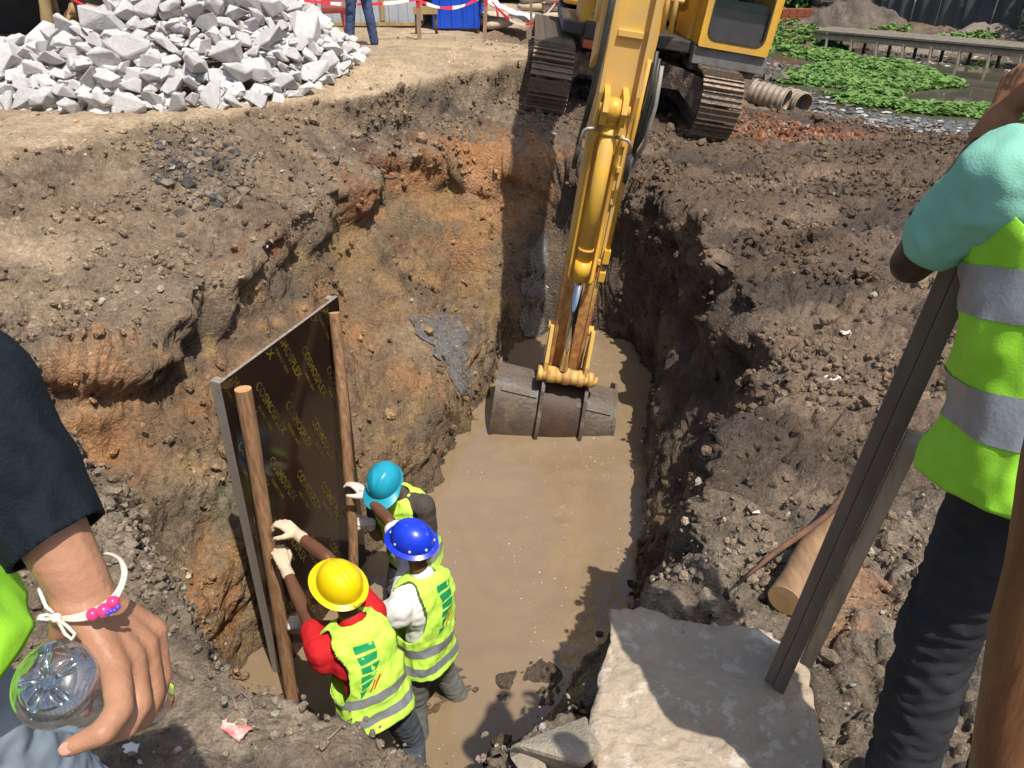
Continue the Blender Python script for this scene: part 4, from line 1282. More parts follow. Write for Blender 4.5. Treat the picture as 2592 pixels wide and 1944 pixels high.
def hand_prims(w, fd, bn, side, curl=(35, 45, 35), sc=1.0, thumb_out=35, thumb_curl=25, fat=1.0, spread=1.0):
    """palm, four jointed fingers of unequal length and a thumb from the side of the palm.
    w wrist, fd direction of the knuckles, bn normal of the back of the hand, side: +1 thumb on the fd x bn side"""
    w, fd = Vector(w), Vector(fd).normalized()
    bn = (Vector(bn) - fd * Vector(bn).dot(fd)).normalized()
    ac = fd.cross(bn).normalized() * side           # towards the thumb
    pr = [('c', w - fd * .03 * sc, w + fd * .02 * sc, .027 * sc * fat, .028 * sc * fat, dict(flat=.75, up=bn))]
    lens = [(.044, .026, .021), (.048, .030, .023), (.045, .028, .022), (.036, .021, .019)]
    base = [.030, .0095, -.0105, -.0295]
    for k in range(4):
        kn = w + fd * (.086 - .004 * abs(k - 1)) * sc + ac * base[k] * sc
        pr.append(('c', w + fd * .01 * sc + ac * base[k] * .6 * sc, kn, .0165 * sc * fat, .0125 * sc * fat))
        d = (fd + ac * (.05 * (1.5 - k)) * spread).normalized()
        p = kn
        axis = ac
        for j in range(3):
            a = R(curl[j] + (4 * (k - 1.5) if j == 0 else 0)) * -side
            d = Quaternion(axis, a) @ d
            d = d if True else d
            q = p + d * lens[k][j] * sc
            r0 = (.0108 - .0009 * j) * sc * fat * (1 if k < 3 else .9)
            pr.append(('c', p, q, r0, r0 - .0007 * sc))
            p = q
    tb = w + fd * .022 * sc + ac * .026 * sc - bn * .006 * sc
    td = (fd * math.cos(R(thumb_out)) + ac * math.sin(R(thumb_out)) - bn * .35).normalized()
    t1 = tb + td * .042 * sc
    td2 = (Quaternion(bn, R(thumb_curl) * side) @ td - bn * .35).normalized()
    t2 = t1 + td2 * .030 * sc
    td3 = (Quaternion(bn, R(thumb_curl) * side) @ td2 - bn * .25).normalized()
    t3 = t2 + td3 * .022 * sc
    pr += [('c', w + fd * .005 * sc + ac * .01 * sc, t1, .017 * sc * fat, .0145 * sc * fat), ('c', t1, t2, .0135 * sc * fat, .0115 * sc * fat), ('c', t2, t3, .0115 * sc * fat, .0095 * sc * fat)]
    return pr

def loft_torso(H, N, f, dims, hem=-.10, neck=(.075, .07), yoke=.05, lean=0.0):
    """vest surface as a function of angle (turns, 0 right, .25 front, .5 left, .75 back) and height 0..1"""
    H, N = Vector(H), Vector(N)
    u = (N - H).normalized()
    f = Vector(f); f = (f - u * f.dot(u)).normalized()
    r = f.cross(u).normalized()
    L = (N - H).length
    hs, ws, ds = dims
    def fn(a, v, off=0.0):
        if v < .84:
            t = hem + (L - .05 - hem) * (v / .84)
            k = v / .84
            w, d = np.interp(k, hs, ws), np.interp(k, hs, ds)
        else:
            k = (v - .84) / .16
            t = (L - .05) + yoke * math.sin(k * math.pi / 2)
            w0, d0 = ws[-1], ds[-1]
            w = w0 + (neck[0] - w0) * k; d = d0 + (neck[1] - d0) * k
        ca, sa = math.cos(2 * math.pi * a), math.sin(2 * math.pi * a)
        e = .82
        x = math.copysign(abs(ca) ** e, ca) * (w + off); y = math.copysign(abs(sa) ** e, sa) * (d + off)
        p = H + u * t + r * x + f * y
        fold = .006 * math.sin(a * 2 * math.pi * 5 + 9 * v + H.x * 13) * (1.0 - .75 * v) + .005 * math.sin(a * 2 * math.pi * 3 - 21 * v + H.y * 7) * (1 if v < .8 else .3)
        dirv = (r * x + f * y); n = dirv.length
        return p + (dirv / n * fold if n > 1e-4 else Vector())
    return fn

def make_vest(person, fn, material, armholes, bands, front_open=True, hem_name='vest'):
    NU, NV = 160, 96
    def mask(a, v):
        for (ac, vc, ra, rv) in armholes:
            da = (a - ac + .5) % 1 - .5
            if (da / ra) ** 2 + ((v - vc) / rv) ** 2 < 1: return False
        return True
    def snap(a, v):
        for (ac, vc, ra, rv) in armholes:
            da = (a - ac + .5) % 1 - .5; dv = v - vc
            e_ = math.hypot(da / ra, dv / rv)
            if abs(e_ - 1) < .055: return ac + da / e_, min(1, max(0, vc + dv / e_))
        return a, v
    mb = MB(); mb.smooth = True
    mb.grid(lambda a, v: fn(*snap(a, v), .0), NU, NV, wrap=True, mask=mask)
    o = mb.build('vest', material, person)
    # hem sag and small folds
    me = o.data
    n = len(me.vertices)
    co = np.empty(n * 3); me.vertices.foreach_get('co', co); co = co.reshape(-1, 3)
    no = np.empty(n * 3); me.vertices.foreach_get('normal', no); no = no.reshape(-1, 3)
    q = co * np.array([13, 13, 9])
    co = co + no * (.007 * (1 - 2 * np.abs(perlin3(q))) + .004 * perlin3(q * 2.4))[:, None]
    me.vertices.foreach_set('co', co.ravel()); me.update()
    md = o.modifiers.new('thick', 'SOLIDIFY'); md.thickness = .004; md.offset = 0
    vgrid = co[:NU * NV].reshape(NV, NU, 3); ngrid = no[:NU * NV].reshape(NV, NU, 3)
    def surf(a, v, off):
        x = (a % 1) * NU; y = min(max(v, 0), 1) * (NV - 1)
        i, j = int(x) % NU, min(int(y), NV - 2); fx, fy = x - int(x), y - j
        i2 = (i + 1) % NU
        P = (vgrid[j, i] * (1 - fx) + vgrid[j, i2] * fx) * (1 - fy) + (vgrid[j + 1, i] * (1 - fx) + vgrid[j + 1, i2] * fx) * fy
        Nn = (ngrid[j, i] * (1 - fx) + ngrid[j, i2] * fx) * (1 - fy) + (ngrid[j + 1, i] * (1 - fx) + ngrid[j + 1, i2] * fx) * fy
        return Vector(P + Nn * off)
    sgn = 1.0
    c = Vector(vgrid.reshape(-1, 3).mean(0)); 
    if (surf(.1, .4, .02) - c).length < (surf(.1, .4, -.02) - c).length: sgn = -1.0
    for (v0, v1) in bands:
        mb = MB(); mb.smooth = True
        mb.grid(lambda a, v: surf(a, v0 + (v1 - v0) * v, .0045 * sgn), 96, 5, wrap=True, mask=lambda a, v: mask(a, v0 + (v1 - v0) * v))
        mb.build('reflective_band', M_BAND, o)
    return o, (lambda a, v: surf(a, v, .005 * sgn))

def vest_print(vest, surf, a0, v0, da, dv, rows, material, name='printed_logo', red=True):
    """slanted block lettering printed across the back (runs down the back)"""
    for k, poly in enumerate(rows):
        mb = MB()
        pts = []
        m = len(poly)
        for i in range(m):
            p, q = poly[i], poly[(i + 1) % m]
            for s_ in range(4):
                t = s_ / 4
                pts.append((p[0] * (1 - t) + q[0] * t, p[1] * (1 - t) + q[1] * t))
        cx = sum(p[0] for p in pts) / len(pts); cy = sum(p[1] for p in pts) / len(pts)
        vs_ = [surf(a0 + da * cx, v0 + dv * cy)] + [surf(a0 + da * p[0], v0 + dv * p[1]) for p in pts]
        fs = [(0, 1 + i, 1 + (i + 1) % len(pts)) for i in range(len(pts))]
        mb.add(vs_, fs, True)
        mb.build(name, material, vest)

def make_helmet(person, c, up, fd, material, style):
    up = Vector(up).normalized(); fd = Vector(fd); fd = (fd - up * fd.dot(up)).normalized(); rt = fd.cross(up)
    M = Matrix((rt, fd, up)).transposed()
    c = Vector(c)
    mb = MB(); mb.smooth = True
    rx, ry, rz = .110, .131, .124
    NU, NV = 48, 16
    def dome(a, v, off=0):
        th = v * math.pi / 2
        ca, sa = math.cos(2 * math.pi * a), math.sin(2 * math.pi * a)
        x, y, z = rx * ca * math.cos(th), ry * sa * math.cos(th), rz * math.sin(th) ** .9
        if style == 'ridge':
            z += .012 * math.exp(-(x / .014) ** 2) * sstep(0.15, .5, v) * (1 if abs(y) < .12 else .5)
        if style == 'vee':
            k = abs(abs(x) - .02 - .25 * max(0, .05 - (y - .03))) if y > -.02 else 1
            z += .006 * math.exp(-(k / .012) ** 2) * sstep(.2, .5, v)
        return c + M @ Vector((x, y, z))
    mb.grid(dome, NU, NV, wrap=True)
    # rim and brim
    def brim(a, v):
        ca, sa = math.cos(2 * math.pi * a), math.sin(2 * math.pi * a)
        full = {'ridge': .026, 'round': .024, 'vee': .008}[style]
        peak = {'ridge': .022, 'round': .012, 'vee': .062}[style] * max(0, sa) ** 1.6
        e = (full + peak) * v
        return c + M @ Vector(((rx + e) * ca, (ry + e) * sa, -.012 * v - .010 * max(0, sa) * v))
    mb.grid(brim, NU, 6, wrap=True)
    def lip(a, v):
        ca, sa = math.cos(2 * math.pi * a), math.sin(2 * math.pi * a)
        full = {'ridge': .026, 'round': .024, 'vee': .008}[style]
        peak = {'ridge': .022, 'round': .012, 'vee': .062}[style] * max(0, sa) ** 1.6
        e = full + peak
        return c + M @ Vector(((rx + e - .002 * v) * ca, (ry + e - .002 * v) * sa, -.012 - .010 * max(0, sa) - .007 * v))
    mb.grid(lip, NU, 3, wrap=True)
    mb.grid(lambda a, v: c + M @ Vector(((rx - .006) * math.cos(2 * math.pi * a) * (1 - v * .02), (ry - .006) * math.sin(2 * math.pi * a), -.02 + .03 * v)), NU, 3, wrap=True)
    h = mb.build('helmet', material, person)
    if style == 'round':
        for k in range(8):
            a = (k + .5) / 8
            m2 = MB(); p = dome(a, .12); n = (p - c).normalized()
            m2.cyl(p - n * .004, p + n * .004, .0075, 10)
            m2.build('rivet', M_WHITE, h)
    if style == 'ridge':
        m2 = MB(); m2.box(c + M @ Vector((0, -ry - .016, .004)), (.05, .02, .012), rot=M, bevel=.004); m2.build('clip', material, h)
    m2 = MB(); m2.smooth = True
    m2.grid(lambda a, v: c + M @ Vector(((rx - .012) * math.cos(2 * math.pi * a), (ry - .02) * math.sin(2 * math.pi * a), -.035 + .035 * v)), 40, 2, wrap=True)
    m2.build('headband', M_DARKTR, h)
    return h

def head_prims(c, up, fd):
    up = Vector(up).normalized(); fd = Vector(fd); fd = (fd - up * fd.dot(up)).normalized(); rt = fd.cross(up)
    M = Matrix((rt, fd, up)).transposed()
    c = Vector(c)
    g = lambda x, y, z: c + M @ Vector((x, y, z))
    return [('e', g(0, -.01, .025), (.076, .094, .09), M), ('e', g(0, .022, -.035), (.06, .07, .075), M), ('e', g(0, .058, -.082), (.03, .025, .024), M),
            ('c', g(0, .085, .012), g(0, .108, -.022), .009, .015), ('e', g(-.035, .07, -.02), (.024, .018, .02), M), ('e', g(.035, .07, -.02), (.024, .018, .02), M),
            ('e', g(0, .083, -.056), (.026, .012, .008), M), ('e', g(0, .081, -.068), (.023, .012, .008), M),
            ('e', g(-.079, -.005, -.008), (.009, .02, .032), M), ('e', g(.079, -.005, -.008), (.009, .02, .032), M), ('c', g(-.05, .08, .03), g(.05, .08, .03), .012, .012)], g

def make_person(name, label, J, mats, group=None, vest=None, helmet=None, short=True, gloves=None, hair=True, grip=None, hems=-.10, dims=None, shirt_w=.005, shirt_s=13, sr=1.0, tw=.007, sleeve=.62, voxel=.008, ground=None):
    """J: H hips, N neck base, C head, f facing, hf head facing, and per side elbow E, wrist W, finger direction D, back normal B, knee K, ankle A"""
    p = empty(name, ground or (J['H'][0], J['H'][1], min(J['LA'][2], J['RA'][2]) - .09))
    I = Vector(p.location)
    tag(p, label, 'person', group)
    q = {k: (Vector(v) if k in ('f', 'hf', 'hu', 'LD', 'LB', 'RD', 'RB', 'ft') else Vector(v) - I) for k, v in J.items() if k not in ('armholes', 'bands', 'Lcurl', 'Rcurl') and isinstance(v, (tuple, list, Vector))}
    H, N, C = q['H'], q['N'], q['C']
    u = (N - H).normalized(); f = q['f']; f = (f - u * f.dot(u)).normalized(); r = f.cross(u)
    sw = J.get('sw', .185)
    LS, RS = q.get('LS', N - r * sw - u * .06), q.get('RS', N + r * sw - u * .06)
    hw_ = .085
    LHp, RHp = H - r * hw_ - u * .03, H + r * hw_ - u * .03
    T = (N - H).length
    hp, g = head_prims(C, q.get('hu', u), q.get('hf', f))
    Mt = Matrix((r, f, u)).transposed()
    body = [('e', H, (.155, .105, .12), Mt), ('c', H, H + u * T * .55, .115, .12, dict(flat=.8, up=f)), ('e', H + u * T * .68, (.165, .11, .17), Mt), ('c', LS, RS, .062, .062), ('c', N - u * .06, C - (C - N) * .2, .056, .052)]
    body += hp
    for s_, sp in (('L', LS), ('R', RS)):
        E, W = q[s_ + 'E'], q[s_ + 'W']
        body += [('c', sp, E, .05, .039), ('c', E, E + (W - E) * .35, .039, .04), ('c', E + (W - E) * .35, W, .04, .027)]
        body += hand_prims(W + (W - E).normalized() * .005, q[s_ + 'D'], q[s_ + 'B'], 1 if s_ == 'L' else -1, curl=J.get(s_ + 'curl', (30, 35, 25)), fat=.93, thumb_out=J.get(s_ + 'th', 40))
    ft = q.get('ft', Vector((f.x, f.y, 0)).normalized())
    for s_, hp_ in (('L', LHp), ('R', RHp)):
        K, A = q[s_ + 'K'], q[s_ + 'A']
        body += [('c', hp_, K, .078, .052), ('c', K, K + (A - K) * .35, .052, .054), ('c', K + (A - K) * .35, A, .054, .036), ('c', A - V(0, 0, .03), A + ft * .14 - V(0, 0, .05), .035, .03)]
    b = blob('body', body, voxel, mats['skin'], p, smooth=4)
    # eyes
    for sx in (-.032, .032):
        mb = MB(); mb.sphere(g(sx, .082, .008), .011, 10, 8); mb.build('eye', M_EYE, p)
    if hair:
        hpz = [('e', g(0, -.018, .034), (.082, .096, .09))]
        Mh = Matrix((q.get('hf', f).cross(q.get('hu', u)), q.get('hf', f), q.get('hu', u))).transposed()
        mb = MB(); mb.smooth = True
        hu_ = q.get('hu', u).normalized(); hf_ = q.get('hf', f); hf_ = (hf_ - hu_ * hf_.dot(hu_)).normalized(); hr_ = hf_.cross(hu_)
        def hairf(a, v):
            th = -0.35 + v * (math.pi / 2 + .35)
            ca, sa = math.cos(2 * math.pi * a), math.sin(2 * math.pi * a)
            if sa > .3: th = max(th, .45 * (sa - .3) / .7 + .25)
            return C + hr_ * (.083 * ca * math.cos(th)) + hf_ * (-.012 + .101 * sa * math.cos(th)) + hu_ * (.028 + .094 * math.sin(th))
        mb.grid(hairf, 32, 14, wrap=True)
        mb.build('hair', M_HAIR, p)
    # trousers
    tr = [('e', H + u * .02, (.168, .125, .13), Mt), ('c', H, H + u * .1, .14, .135, dict(flat=.8, up=f))]
    for s_, hp_ in (('L', LHp), ('R', RHp)):
        K, A = q[s_ + 'K'], q[s_ + 'A']
        tr += [('c', hp_, K, .095, .074), ('c', K, A + (K - A) * .12, .076, .066)]
    blob('trousers', tr, .010, mats['trousers'], p, smooth=4, wrinkle=tw, wscale=11, seed=1, wdir=(1, 1, 2.2))
    # shirt
    sh = [('c', H + u * .02, H + u * T * .5, .128, .128, dict(flat=.86, up=f)), ('e', H + u * T * .66, (.178, .128, .19), Mt), ('c', LS - u * .005, RS - u * .005, .074, .074), ('c', N - u * .09, N - u * .02, .085, .068)]
    for s_, sp in (('L', LS), ('R', RS)):
        E, W = q[s_ + 'E'], q[s_ + 'W']
        if short:
            sh += [('c', sp, sp + (E - sp) * sleeve, .078 * sr, .068 * sr), ('c', sp - u * .05 * sr, sp + (E - sp) * sleeve * .8 - u * .01, .07 * sr, .066 * sr)]
        else:
            sh += [('c', sp, E, .074, .056), ('c', E, E + (W - E) * .92, .056, .041)]
    blob('shirt', sh, .009, mats['shirt'], p, smooth=4, wrinkle=shirt_w, wscale=shirt_s, seed=3)
    if gloves:
        for s_ in 'LR':
            gm = gloves if not isinstance(gloves, dict) else gloves[s_]
            if gm is None: continue
            E, W = q[s_ + 'E'], q[s_ + 'W']
            d = (W - E).normalized()
            gp = hand_prims(W + d * .005, q[s_ + 'D'], q[s_ + 'B'], 1 if s_ == 'L' else -1, curl=J.get(s_ + 'curl', (30, 35, 25)), fat=1.13, thumb_out=J.get(s_ + 'th', 40))
            gp.append(('c', W - d * .055, W, .036, .032))
            blob('glove', gp, .0045, gm, p, smooth=3, wrinkle=.0012, wscale=60)
    for s_ in 'LR':
        A, K = q[s_ + 'A'], q[s_ + 'K']
        bt = [('c', A + (K - A).normalized() * (.18 if mats.get('boot_high') else .04), A - V(0, 0, .02), .052, .05), ('c', A - V(0, 0, .045) - ft * .03, A + ft * .15 - V(0, 0, .055), .047, .040), ('c', A - V(0, 0, .07) - ft * .04, A + ft * .16 - V(0, 0, .072), .036, .032)]
        blob('boot', bt, .009, mats.get('boot', M_BOOT), p, smooth=3)
    out = dict(empty=p, H=H, N=N, f=f, g=g)
    if vest:
        dm = dims or ([0, .25, .55, .85, 1], [.205, .19, .195, .20, .185], [.16, .145, .15, .145, .12])
        fn = loft_torso(H, N, f, dm, hem=hems)
        vo, surf = make_vest(p, fn, vest, J.get('armholes', [(0.0, .70, .13, .27), (.5, .70, .13, .27)]), J.get('bands', [(.10, .18), (.30, .38)]))
        out.update(vest=vo, surf=surf)
    if helmet:
        hu = q.get('hu', u).normalized()
        make_helmet(p, C + hu * .035, hu, q.get('hf', f), helmet[0], helmet[1])
    return out

LOGO = [[(0, .0), (1, .06), (1, .20), (0, .16)], [(0, .22), (1, .26), (.9, .40), (.15, .40)], [(.1, .44), (1, .46), (.75, .60), (.1, .56)], [(.0, .60), (.75, .64), (.55, .70), (-.1, .72)], [(-.1, .76), (.55, .74), (.3, .84), (-.2, .90)], [(-.35, .94), (.1, .9), (-.1, 1.0), (-.4, 1.08)]]
REDL = [[(.55, .80), (.66, .80), (.3, 1.0), (.2, 1.0)], [(.8, .74), (.9, .76), (.5, .98), (.42, .97)]]

PIT = -2.70
# ---- labourer in the yellow helmet, both hands on the nearer pole
def hand_at(px, py, y): return at(px, py, y=y)
yw = make_person('person', 'labourer in a yellow helmet, red shirt and yellow vest gripping a pole in the pit', dict(
    H=(-.72, 2.62, -1.82), N=(-.82, 2.76, -1.31), C=(-.875, 2.82, -1.15), f=(-.60, .78, 0), hf=(-.72, .66, .15), hu=(.16, -.20, .96),
    RS=(-.745, 2.89, -1.41), RE=at(828, 1412, y=3.10), RW=at(752, 1352, y=3.30), RD=(-.75, .35, .45), RB=(.45, -.1, .85), Rcurl=(25, 55, 45), Rth=60,
    LS=(-.97, 2.66, -1.44), LE=at(772, 1552, y=2.93), LW=at(722, 1438, y=3.22), LD=(-.35, .5, .75), LB=(.55, -.75, .35), Lcurl=(45, 60, 45),
    LK=(-.86, 2.66, -2.28), LA=(-.86, 2.52, -2.68), RK=(-.58, 2.76, -2.28), RA=(-.56, 2.62, -2.66),
    armholes=[(0.0, .68, .12, .26), (.5, .60, .15, .33)], bands=[(.08, .16), (.26, .34)]),
    dict(skin=M_SKIN, trousers=M_BLUETR, shirt=M_RED), vest=M_VEST, helmet=(helmet_mat('yellow_helmet', (.80, .58, .005)), 'ridge'), gloves=M_GLOVE, hems=-.03, sleeve=.5)
vest_print(yw['vest'], yw['surf'], .70, .80, .07, -.42, LOGO, M_GREENPR)
vest_print(yw['vest'], yw['surf'], .70, .80, .07, -.42, REDL, M_REDPR, 'printed_line')

# ---- labourer in the round blue helmet
bw = make_person('person', 'labourer in a round blue helmet and white short-sleeved shirt standing in the muddy water', dict(
    H=(-.52, 3.14, -2.0), N=(-.515, 3.235, -1.455), C=(-.565, 3.28, -1.275), f=(-.88, .47, 0), hf=(-.85, .45, .05), hu=(.08, -.14, .98),
    RS=(-.60, 3.42, -1.53), RE=at(985, 1318, y=3.62), RW=at(928, 1258, y=3.90), RD=(-.6, .45, .5), RB=(.35, .1, .9), Rcurl=(22, 35, 30), Rth=55,
    LS=(-.63, 3.06, -1.56), LE=at(890, 1592, y=3.10), LW=at(768, 1580, y=3.22), LD=(-.95, .2, -.1), LB=(.1, -.45, .85), Lcurl=(50, 60, 45),
    LK=(-.60, 3.05, -2.38), LA=(-.58, 2.95, -2.76), RK=(-.44, 3.30, -2.38), RA=(-.30, 3.28, -2.78),
    armholes=[(0.0, .70, .12, .26), (.5, .68, .14, .28)], bands=[(.06, .14), (.24, .33)]),
    dict(skin=M_SKIN, trousers=M_GREYTR, shirt=M_WHITE), vest=M_VEST, helmet=(helmet_mat('blue_helmet', (.012, .045, .62)), 'round'), gloves=M_GLOVEW, hems=-.06, sleeve=.72)
vest_print(bw['vest'], bw['surf'], .73, .86, .075, -.40, LOGO, M_GREENPR)
vest_print(bw['vest'], bw['surf'], .73, .86, .075, -.40, REDL, M_REDPR, 'printed_line')

# ---- labourer in the teal helmet, behind the farther pole
tw = make_person('person', 'labourer in a peaked teal helmet bending down beside the farther pole', dict(
    H=(-.70, 4.12, -2.08), N=(-.76, 4.03, -1.52), C=(-.815, 3.93, -1.36), f=(-.42, -.90, 0), hf=(-.22, -.80, -.55), hu=(-.14, -.42, .90),
    RE=(-.93, 4.03, -1.90), RW=at(930, 1322, y=3.98), RD=(-.85, -.1, .25), RB=(.3, -.7, .6), Rcurl=(50, 60, 45),
    LE=(-.56, 3.95, -1.92), LW=(-.72, 3.80, -2.08), LD=(-.7, -.5, -.4), LB=(.4, -.4, .8), Lcurl=(30, 40, 30),
    LK=(-.60, 4.02, -2.40), LA=(-.60, 4.08, -2.80), RK=(-.84, 4.04, -2.40), RA=(-.84, 4.12, -2.80), bands=[(.10, .18), (.30, .38)]),
    dict(skin=M_SKIN, trousers=M_DARKTR, shirt=M_DARKSH), vest=M_VEST, helmet=(helmet_mat('teal_helmet', (.015, .30, .42)), 'vee'), gloves=M_GLOVEW, hems=-.08)

# ---------------------------------------------------------------- formwork panel and its two poles
M_FILM = mat('brown_film_ply', (.018, .010, .008), .13, c2=(.030, .015, .010), scale=3, spec=.45, c3=(.09, .065, .045), s3=9, t3=(.66, .8))
M_PLYEDGE = mat('ply_edge', (.30, .26, .22), .7, c2=(.18, .14, .11), scale=30, stretch=(1, 1, 12))
M_POLE = mat('peeled_pole', (.33, .185, .09), .7, c2=(.17, .085, .04), scale=7, stretch=(6, 6, .5), bump=.7, bscale=16, c3=(.10, .055, .03), s3=6, t3=(.55, .66))
M_CUT = mat('cut_wood_end', (.55, .33, .15), .7, c2=(.42, .24, .1), scale=16)
M_PRINT = mat('yellow_print', (.13, .10, .012), .35, c2=(.05, .034, .01), scale=9, t2=(.4, .6))
pa, pb = at(552, 950, y=3.42), at(858, 768, y=4.50)      # top corners
pa.z = pb.z = (pa.z + pb.z) / 2
wdir = (pb - pa); wdir.z = 0
PW = wdir.length
wdir.normalize()
pn = Vector((wdir.y, -wdir.x, 0))                          # towards the workers
if pn.x < 0: pn = -pn
top = pa
ph = 2.42
lean = (Vector((0, 0, -1)) + pn * -.02).normalized()       # foot set a little out
foot_ = top + lean * ph
mp = empty('formwork_panel', foot_)
tag(mp, 'dark brown film-faced plywood panel printed with yellow lettering, stood upright in the pit', 'panel')
O = Vector(mp.location)
def PP(s, t, n=0): return top + wdir * s + lean * t + pn * n - O       # s along, t down, n out
th = .021
mb = MB()
mb.add([PP(0, 0, 0), PP(PW, 0, 0), PP(PW, ph, 0), PP(0, ph, 0)], [(0, 1, 2, 3)])
mb.mi = 0
mb.build('film_face', M_FILM, mp)
mb = MB()
P8 = [PP(0, 0, -.001), PP(PW, 0, -.001), PP(PW, ph, -.001), PP(0, ph, -.001), PP(0, 0, -th), PP(PW, 0, -th), PP(PW, ph, -th), PP(0, ph, -th)]
mb.add(P8, [(4, 5, 1, 0), (0, 1, 2, 3), (5, 6, 2, 1), (6, 7, 3, 2), (7, 4, 0, 3), (7, 6, 5, 4)])
mb.build('plywood_core', M_PLYEDGE, mp)
# edge battens on the back, seen past the left edge
mb = MB()
ax = Matrix((wdir, pn, -lean)).transposed()
mb.box(PP(.03, ph / 2, -th - .026), (.05, .048, ph), rot=ax, bevel=.004)
mb.build('batten', M_PLYEDGE, mp)
mb = MB(); mb.box(PP(PW - .03, ph / 2, -th - .026), (.05, .048, ph), rot=ax, bevel=.004); mb.build('batten', M_PLYEDGE, mp)
# printed words, running aslant down the sheet
def text_mesh(body, size, extrude=0.0, bold=0.0):
    cu = bpy.data.curves.new('t', 'FONT')
    cu.body, cu.size, cu.extrude, cu.offset = body, size, extrude, bold
    cu.align_x = 'CENTER'; cu.align_y = 'CENTER'; cu.resolution_u = 2
    o = bpy.data.objects.new('t', cu); col.objects.link(o)
    dg = bpy.context.evaluated_depsgraph_get()
    me = bpy.data.meshes.new_from_object(o.evaluated_get(dg))
    bpy.data.objects.remove(o); bpy.data.curves.remove(cu)
    return me
tme, tme2 = text_mesh('COSMOSPLEX', .074, bold=.002), text_mesh('FORMPLY 18MM', .030, bold=.001)
ang = R(70)
ca_, sa_ = math.cos(ang), math.sin(ang)
tx, ty = wdir * ca_ + lean * sa_, wdir * sa_ - lean * ca_
TM = Matrix((tx, ty, pn)).transposed().to_4x4()
tme.materials.append(M_PRINT); tme2.materials.append(M_PRINT)
for i in range(7):
    for j in range(7):
        s = -.1 + i * .225; t = -.15 + j * .52 + (.26 if i % 2 else 0)
        for (me_, off) in ((tme, 0), (tme2, -.07)):
            p = PP(s, t, .0022) + ty * off
            bm = bmesh.new(); bm.from_mesh(me_); bm.transform(Matrix.Translation(p) @ TM)
            for (q_, nr) in ((PP(.012, 0), -wdir), (PP(PW - .012, 0), wdir), (PP(0, .012), -lean), (PP(0, ph - .012), lean)):   # the print stops at the sheet's edge
                bmesh.ops.bisect_plane(bm, geom=list(bm.verts) + list(bm.edges) + list(bm.faces), plane_co=q_, plane_no=nr, clear_outer=True)
            if len(bm.faces):
                m3 = bpy.data.meshes.new('printed_word'); bm.to_mesh(m3); m3.materials.clear()
                link_mesh('printed_word', m3, M_PRINT, mp)
            bm.free()
# clip words to the sheet: keep only those inside by construction

def pole(label, pts, r, cat='pole', name='wooden_pole', bark=M_POLE, group=None, rough_=.004, seg=14):
    pts = [Vector(p) for p in pts]
    e = empty(name, pts[-1]); tag(e, label, cat, group)
    O_ = Vector(e.location)
    # resample with small bends and knots
    P, rr = [], []
    n = 26
    for k in range(n + 1):
        t = k / n * (len(pts) - 1); i = min(int(t), len(pts) - 2); fr = t - i
        p = pts[i].lerp(pts[i + 1], fr) - O_
        w = k / n
        P.append(p + Vector((mnoise.noise(Vector((w * 4, O_.x * 9, 1))), mnoise.noise(Vector((w * 4, O_.x * 9, 5))), 0)) * rough_ * 2)
        rr.append((r[0] * (1 - w) + r[1] * w) * (1 + .07 * mnoise.noise(Vector((w * 11, 3, pts[0].x)))))
    mb = MB(); mb.tube(P, rr, seg, caps=False); mb.build('trunk', bark, e)
    for (k, kk) in ((0, 1), (-1, -2)):
        d = (P[k] - P[kk]).normalized()
        m2 = MB(); m2.tube([P[k] - d * .002, P[k] + d * .003], rr[k] * .985, seg); m2.build('cut_end', M_CUT, e)
    return e
pole('peeled round pole leaning on the dark panel, held by the yellow-helmeted labourer', [at(616, 985, y=3.49), at(660, 1250, y=3.42), at(700, 1500, y=3.30), at(738, 1760, y=3.17), at(752, 1850, y=3.12)], (.0455, .036))
pole('peeled round pole at the far edge of the dark panel, held by the teal-helmeted labourer', [at(846, 792, y=4.36), at(872, 1050, y=4.14), at(893, 1350, y=3.92), at(900, 1620, y=3.72)], (.037, .032))

# ---- bystander on the right, back turned, raising a gloved hand to the face
rp = make_person('person', 'bystander in a teal shirt and green hi-vis vest seen from behind, one gloved hand raised', dict(
    H=(1.0, 1.10, .90), N=(.985, 1.26, 1.475), C=(1.02, 1.36, 1.66), f=(.12, .99, 0), hf=(-.1, .99, -.1), hu=(.02, .1, .99), sw=.19,
    LS=at(2548, 432, d=1.25), LE=at(2306, 668, d=1.46), LW=at(2535, 300, d=1.50), LD=(.28, .30, .9), LB=(-.75, .1, .4), Lcurl=(35, 50, 40),
    RE=(1.28, 1.36, 1.2), RW=(1.22, 1.56, 1.34), RD=(-.3, .6, .7), RB=(.7, .2, .5), Rcurl=(35, 50, 40),
    LK=(.905, 1.13, .47), LA=(.915, 1.07, -.13), RK=(1.10, 1.10, .47), RA=(1.12, 1.0, -.13), ft=(.1, 1, 0),
    armholes=[(0.0, .68, .12, .28), (.70, 1.0, .20, .385)], bands=[(.162, .287), (.464, .59)]),
    dict(skin=M_SKIND, trousers=M_DARKTR, shirt=M_TEAL), vest=M_VESTG, gloves=mat('brown_work_glove', (.30, .135, .06), .8, c2=(.20, .085, .04), scale=14), hems=-.02, sr=.9, shirt_w=.007, shirt_s=14, sleeve=.66, tw=.012,
    dims=([0, .25, .55, .85, 1], [.225, .20, .205, .20, .185], [.20, .165, .155, .145, .12]))

# ---- bystander on the left: sleeve, hand, trousers

